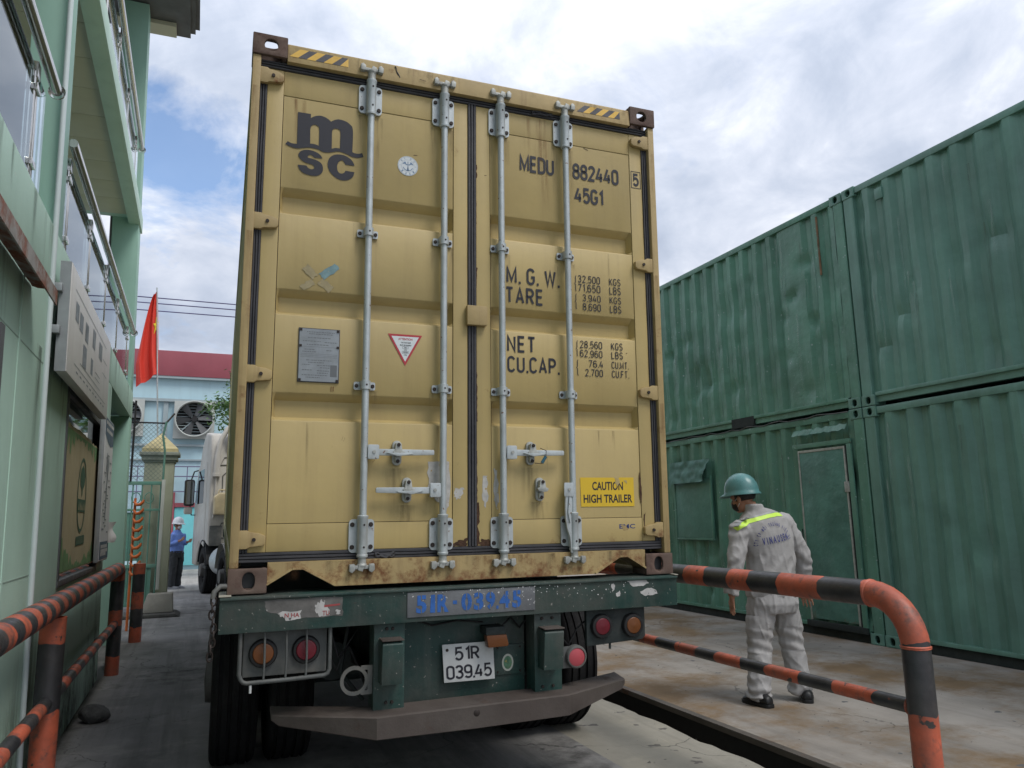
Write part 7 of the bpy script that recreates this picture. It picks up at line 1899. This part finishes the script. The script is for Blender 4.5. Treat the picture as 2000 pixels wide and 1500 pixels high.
kb = MB().prism([(-1.2, 0.0), (-1.2, 0.055), (-0.38, 0.055), (-0.30, 0.0)], 'xz', 10.05, 10.75).build('kerb_stone', mat('kerb_dark', (0.08, 0.078, 0.072), 0.9, var=0.3, vs=8, bump=0.5), bevel=0.02); tag(kb, kind='structure')
M_gate = mat('gate_green', (0.10, 0.24, 0.19), 0.6, var=0.2, vs=6, dust=0.5, dcol=(0.17, 0.25, 0.20), rust=0.1)
gt = thing('steel_gate', 'old green steel gate with upright bars left of the pillar', 'gate', (-1.1, 10.5, 0))
def G2(o): return local(o, gt)
for a in ((-2.2, -0.72, 2.16, 2.22), (-2.2, -0.72, 1.72, 1.76), (-2.2, -0.72, 0.78, 0.84), (-2.2, -0.72, 0.16, 0.24)): G2(MB().box(a[0], a[1], 10.46, 10.50, a[2], a[3]).build('gate_rail', M_gate, gt, bevel=0.004))
for k in range(11): G2(MB().cyl((-2.15 + k * 0.142, 10.48, 0.24), (-2.15 + k * 0.142, 10.48, 2.16), 0.012, n=8).build('gate_bar', M_gate, gt, smooth=50))
G2(MB().box(-2.2, -0.80, 10.485, 10.492, 0.24, 0.78).build('gate_panel', M_gate, gt)); G2(MB().box(-2.2, -0.95, 10.492, 10.498, 0.9, 1.7).build('gate_panel', M_gate, gt))
for k in range(7): G2(MB().tube([(-2.10 + k * 0.2 + 0.07 * math.cos(2 * math.pi * i / 14), 10.48, 1.94 + 0.09 * math.sin(2 * math.pi * i / 14)) for i in range(14)], 0.008, 6, closed=True).build('gate_ring', M_gate, gt, smooth=60))
G2(MB().box(-0.715, -0.66, 10.44, 10.50, 0.42, 2.25).build('gate_post', plain('gate_post_white', (0.45, 0.47, 0.43), 0.7, dust=0.4), gt, bevel=0.005))
cf = thing('chain_link_fence', 'chain link panel with bent top post above the gate', 'fence', (-1.1, 10.46, 2.2))
def G3(o): return local(o, cf)
m = MB()
x0, x1, z0, z1 = -2.1, -0.70, 2.24, 3.22
st = 0.075
k = -20
while k < 40:
    for s in (1, -1):
        # line x = c + s*z
        c = x0 + k * st if s > 0 else x0 + k * st + (z1 - z0)
        pts = []
        za, zb_ = z0, z1
        xa = x0 + k * st; xb = xa + (z1 - z0)
        if s < 0: xa, xb = xb, xa
        # clip
        def cl(xa, za, xb, zb):
            t0, t1 = 0.0, 1.0; dx = xb - xa
            for e, lim in ((1, x1), (-1, x0)):
                if e * dx > 0: t1 = min(t1, (lim - xa) / dx) if e * dx > 0 else t1
            for e, lim in ((1, x0), (-1, x1)):
                if e * dx > 0: t0 = max(t0, (lim - xa) / dx)
            return t0, t1
        t0, t1 = cl(xa, za, xb, zb_)
        if t1 > t0: m.tube([(xa + (xb - xa) * t0, 10.46 + 0.003 * s, za + (zb_ - za) * t0), (xa + (xb - xa) * t1, 10.46 + 0.003 * s, za + (zb_ - za) * t1)], 0.0035, 4)
    k += 1
o = G3(m.build('wire_mesh', plain('wire_grey', (0.16, 0.20, 0.19), 0.5, 0.3), cf)); o['kind'] = 'stuff'
G3(MB().cyl((x0, 10.46, 3.225), (x1, 10.46, 3.225), 0.014, n=8).build('fence_rail', M_lh, cf, smooth=50))
G3(MB().tube([(-0.70, 10.46, 2.22), (-0.70, 10.46, 2.75), (-0.745, 10.46, 3.0), (-0.70, 10.44, 3.25)], 0.018, 8).build('fence_post', M_gate, cf, smooth=50)); G3(MB().tube([(-0.72, 10.46, 3.21), (-0.58, 10.46, 3.40)], 0.016, 8).build('post_arm', M_brn, cf, smooth=50))
G3(MB().cyl((-1.20, 10.46, 2.22), (-1.20, 10.46, 3.6), 0.018, n=8).build('fence_post', M_lh, cf, smooth=50))
# orange folding barrier
ob = thing('folding_barrier', 'orange barrier of stacked hooked arms at the building corner', 'barrier', (-0.93, 8.6, 0))
M_or = mat('barrier_orange', (0.55, 0.13, 0.03), 0.45, var=0.2, vs=8)
def G4(o): return local(o, ob)
G4(MB().cyl((-0.985, 8.62, 0.0), (-0.985, 8.62, 1.88), 0.018, n=10).build('upright', M_or, ob, smooth=50))
for k in range(9):
    z = 0.78 + k * 0.125
    G4(MB().tube([(-1.0, 8.60, z + 0.05), (-0.965, 8.58, z), (-0.915, 8.57, z + 0.005), (-0.875, 8.57, z + 0.045), (-0.868, 8.57, z + 0.075)], [0.014, 0.022, 0.026, 0.020, 0.013], 10).build('hooked_arm', M_or, ob, smooth=50))
# flag
fl = thing('flag', 'limp red flag with a yellow star on a thin pole', 'flag', (-0.80, 11.2, 2.2))
def G5(o): return local(o, fl)
G5(MB().cyl((-0.80, 11.2, 2.0), (-1.04, 11.2, 5.86), 0.016, 0.012, n=10).build('pole', M_galv, fl, smooth=50))
def flagp(u, v):
    """u down the hoist, v out to the fly; the cloth hangs in folds"""
    h = Vector((-1.035 + 0.105 * u, 11.2, 5.80 - 1.55 * u))
    w = 0.06 + 0.30 * min(1.0, 1.25 * u ** 0.8)
    x = h.x + 0.012 - (w * v) * (1 - 0.0 * u); z = h.z - 0.25 * v * (0.3 + u) + 0.10 * (v > 0.6) * (v - 0.6) * u
    y = 11.2 + 0.05 * math.sin(v * 11 + u * 2.5) * (0.3 + u) + 0.02 * math.sin(v * 23 + u * 6)
    return Vector((x, y, z))
M_flag = mat('flag_red', (0.68, 0.055, 0.035), 0.7, var=0.05, vs=5, bump=0.05)
fc = G5(MB().grid(flagp, 26, 34).build('cloth', M_flag, fl, smooth=80, recalc=False))
m = MB(); vs = []
for i in range(10):
    a = R(90 + 36 * i); rr2 = 0.13 if i % 2 == 0 else 0.052
    vs.append(flagp(0.42 - rr2 * math.sin(a) * 0.9, 0.14 + rr2 * math.cos(a) * 1.5) + Vector((0, -0.012, 0)))
ctr = sum(vs, Vector()) / 10
m.add([*vs, ctr], [(i, (i + 1) % 10, 10) for i in range(10)])
st_ = m.build('star', plain('star_yellow', (0.75, 0.55, 0.05), 0.7), fc)

# ------------------------------------------------------------------ street, far building, fan, wires, tree
o = MB().add([(-60, 15.2, 0.004), (60, 15.2, 0.004), (60, 60, 0.004), (-60, 60, 0.004)], [(0, 1, 2, 3)]).build('street', ground_mat('street_concrete', (0.30, 0.29, 0.27), {}), recalc=False); tag(o, kind='structure')
fb = thing('blue_building', 'light blue building with a maroon parapet across the street', 'building', (0, 24.2, 0))
def F_(o): return local(o, fb)
M_blue = mat('wall_pale_blue', (0.40, 0.56, 0.62), 0.75, var=0.06, vs=0.8, streak=0.3, scol=(0.28, 0.38, 0.42), ss=3, bump=0.05)
M_mar = mat('maroon_paint', (0.28, 0.07, 0.09), 0.6, var=0.08, vs=1, streak=0.2, scol=(0.2, 0.06, 0.07), ss=3)
M_ldg = plain('ledge_grey', (0.30, 0.36, 0.38), 0.7)
F_(MB().box(-14, 9, 24.2, 30, 0, 6.42).build('wall', M_blue, fb)); F_(MB().box(-14.1, 9.1, 24.0, 30.1, 6.50, 7.38).build('parapet', M_mar, fb, bevel=0.02)); F_(MB().box(-14.1, 9.1, 24.02, 24.19, 6.4205, 6.499).build('cornice', M_ldg, fb))
F_(MB().box(-14, 9, 24.06, 24.199, 5.62, 5.72).build('ledge', M_ldg, fb)); F_(MB().box(-14, 9, 24.06, 24.199, 4.10, 4.17).build('ledge', M_ldg, fb)); F_(MB().box(-14, 9, 24.12, 24.199, 3.62, 3.67).build('ledge', M_ldg, fb))
F_(MB().box(-0.82, 0.9, 24.10, 24.198, 0.15, 2.05).build('turquoise_door', plain('turquoise', (0.16, 0.52, 0.56), 0.5), fb, bevel=0.01)); F_(MB().box(-0.95, -0.825, 24.05, 24.198, 0.0, 2.55).build('maroon_jamb', M_mar, fb)); F_(MB().box(-0.82, 0.95, 24.05, 24.198, 2.06, 2.2).build('maroon_lintel', M_mar, fb))
M_vio = plain('rail_violet', (0.13, 0.12, 0.20), 0.5)
for z in (2.55, 3.05, 3.38): F_(MB().box(-4, 4, 23.80, 23.84, z, z + 0.035).build('fence_rail', M_vio, fb))
for k in range(17): F_(MB().box(-4 + k * 0.5, -3.97 + k * 0.5, 23.805, 23.835, 2.2, 3.38).build('fence_bar', M_vio, fb))
F_(MB().box(-1.35, -1.2, 24.12, 24.19, 4.3, 5.6).build('pipe', M_ldg, fb))
def make_fan(name_label, cx_, cz_, r, white):
    f = thing('exhaust_fan', name_label, 'fan', (cx_, 24.0, cz_))
    M_fr = plain('fan_grey', (0.42, 0.44, 0.42), 0.5)
    MB().plate_hole(-r * 1.08, r * 1.08, -r * 1.1, r * 1.05, 0, 0, r * 0.98, r * 0.98, 0.0, 0.18, sup=2.0).build('housing', M_fr, f)
    MB().lathe([(0.0, r * 0.97), (-0.20, r * 0.95), (-0.24, r * 1.0), (-0.22, r * 1.04), (0.0, r * 1.0)], (0, 0, 0), 'y', 40).build('cowl', M_fr, f, smooth=35)
    for k in range(6):
        a = 2 * math.pi * k / 6 + 0.2; c_, s_ = math.cos(a), math.sin(a)
        pts = [(0.12, -0.05), (r * 0.90, -0.16), (r * 0.93, 0.10), (0.12, 0.05)]
        MB().add([(p * c_ - q * s_, -0.08 + q * 0.6, p * s_ + q * c_) for p, q in pts], [(0, 1, 2, 3)]).build('blade', plain('blade_dark_%d' % k, (0.08, 0.085, 0.09), 0.5), f)
    MB().cyl((0, -0.14, 0), (0, 0.05, 0), 0.10, n=16).build('hub', M_lh, f, smooth=40)
    for q in (45, 135): MB().box(-r * 0.95, r * 0.95, 0.02, 0.05, -0.02, 0.02, Matrix.Rotation(R(q), 4, 'Y')).build('strut', M_ldg, f)
    for k in range(11):
        z = -r * 0.85 + k * r * 0.17; w = math.sqrt(max(0.01, (r * 0.95) ** 2 - z * z))
        MB().box(-w, w, 0.10, 0.14, z - 0.012, z + 0.012).build('louvre', M_ldg, f)
    MB().box(-r, r, 0.17, 0.185, -r, r).build('dark_opening', M_lh, f)
    return f
make_fan('big round exhaust fan with dark blades on the blue wall', -0.36, 5.02, 0.60, False)
make_fan('half hidden round fan at the left end of the blue wall', -2.55, 5.05, 0.58, True)
M_wire = plain('wire_blue', (0.06, 0.06, 0.16), 0.5)
for k, z in enumerate((10.86, 10.62, 10.30)):
    o = MB().tube([(-30 + i * 2, 30, z + 0.02 * (i - 15) * 0.0 + 0.06 * math.cos((i - 15) * 0.16) - 0.06 + 0.02 * (-30 + i * 2 + 4) * 0.6 * (0.06 if k else 0.05) * 10 * 0.2) for i in range(31)], 0.022, 6).build('overhead_wire', M_wire, None, smooth=60)
    tag(o, ('topmost', 'middle', 'lowest')[k] + ' of three thin overhead wires crossing the sky behind the flag', 'wire', 'overhead wires')
tre = thing('tree', 'green leafy tree showing past the left edge of the yellow container', 'tree', (1.5, 19.0, 0))
M_leaf = mat('leaf_green', (0.085, 0.17, 0.045), 0.55, var=0.35, vs=2.5, rnd=False); M_bark = plain('bark', (0.10, 0.075, 0.05), 0.9, bump=0.5)
m = MB().tube([(0, 0, 0), (0.05, 0, 1.5), (-0.1, 0.1, 3.0), (-0.2, 0.0, 4.3)], [0.14, 0.11, 0.09, 0.05], 10)
for k in range(7):
    a = k * 0.9; m.tube([(-0.1, 0.1, 2.8 + 0.2 * k), (-0.1 + 0.5 * math.cos(a), 0.5 * math.sin(a), 3.4 + 0.25 * k), (-0.2 + 1.0 * math.cos(a), 0.9 * math.sin(a), 3.9 + 0.25 * k)], [0.045, 0.03, 0.012], 7)
m.build('trunk', M_bark, tre, smooth=50)
r = random.Random(77); vs, fs = [], []
for k in range(52):
    th, ph = r.uniform(0, 6.283), r.uniform(-1, 1)
    c = Vector((-0.25 + 1.05 * math.cos(th) * math.sqrt(1 - ph * ph) * r.uniform(0.5, 1.1), 0.9 * math.sin(th) * math.sqrt(1 - ph * ph), 4.75 + 0.95 * ph * r.uniform(0.6, 1.1)))
    for q in range(46):
        p = c + Vector((r.gauss(0, 0.16), r.gauss(0, 0.16), r.gauss(0, 0.12)))
        d = Vector((r.uniform(-1, 1), r.uniform(-1, 1), r.uniform(-0.7, 0.4))).normalized(); s = d.cross(Vector((r.uniform(-1, 1), r.uniform(-1, 1), 1))).normalized()
        L_ = r.uniform(0.09, 0.17); w = L_ * 0.24; o_ = len(vs)
        vs += [p, p + d * L_ * 0.5 + s * w, p + d * L_ + Vector((0, 0, -0.02)), p + d * L_ * 0.5 - s * w]; fs.append((o_, o_ + 1, o_ + 2, o_ + 3))
MB().add(vs, fs).build('crown', M_leaf, tre, recalc=False)
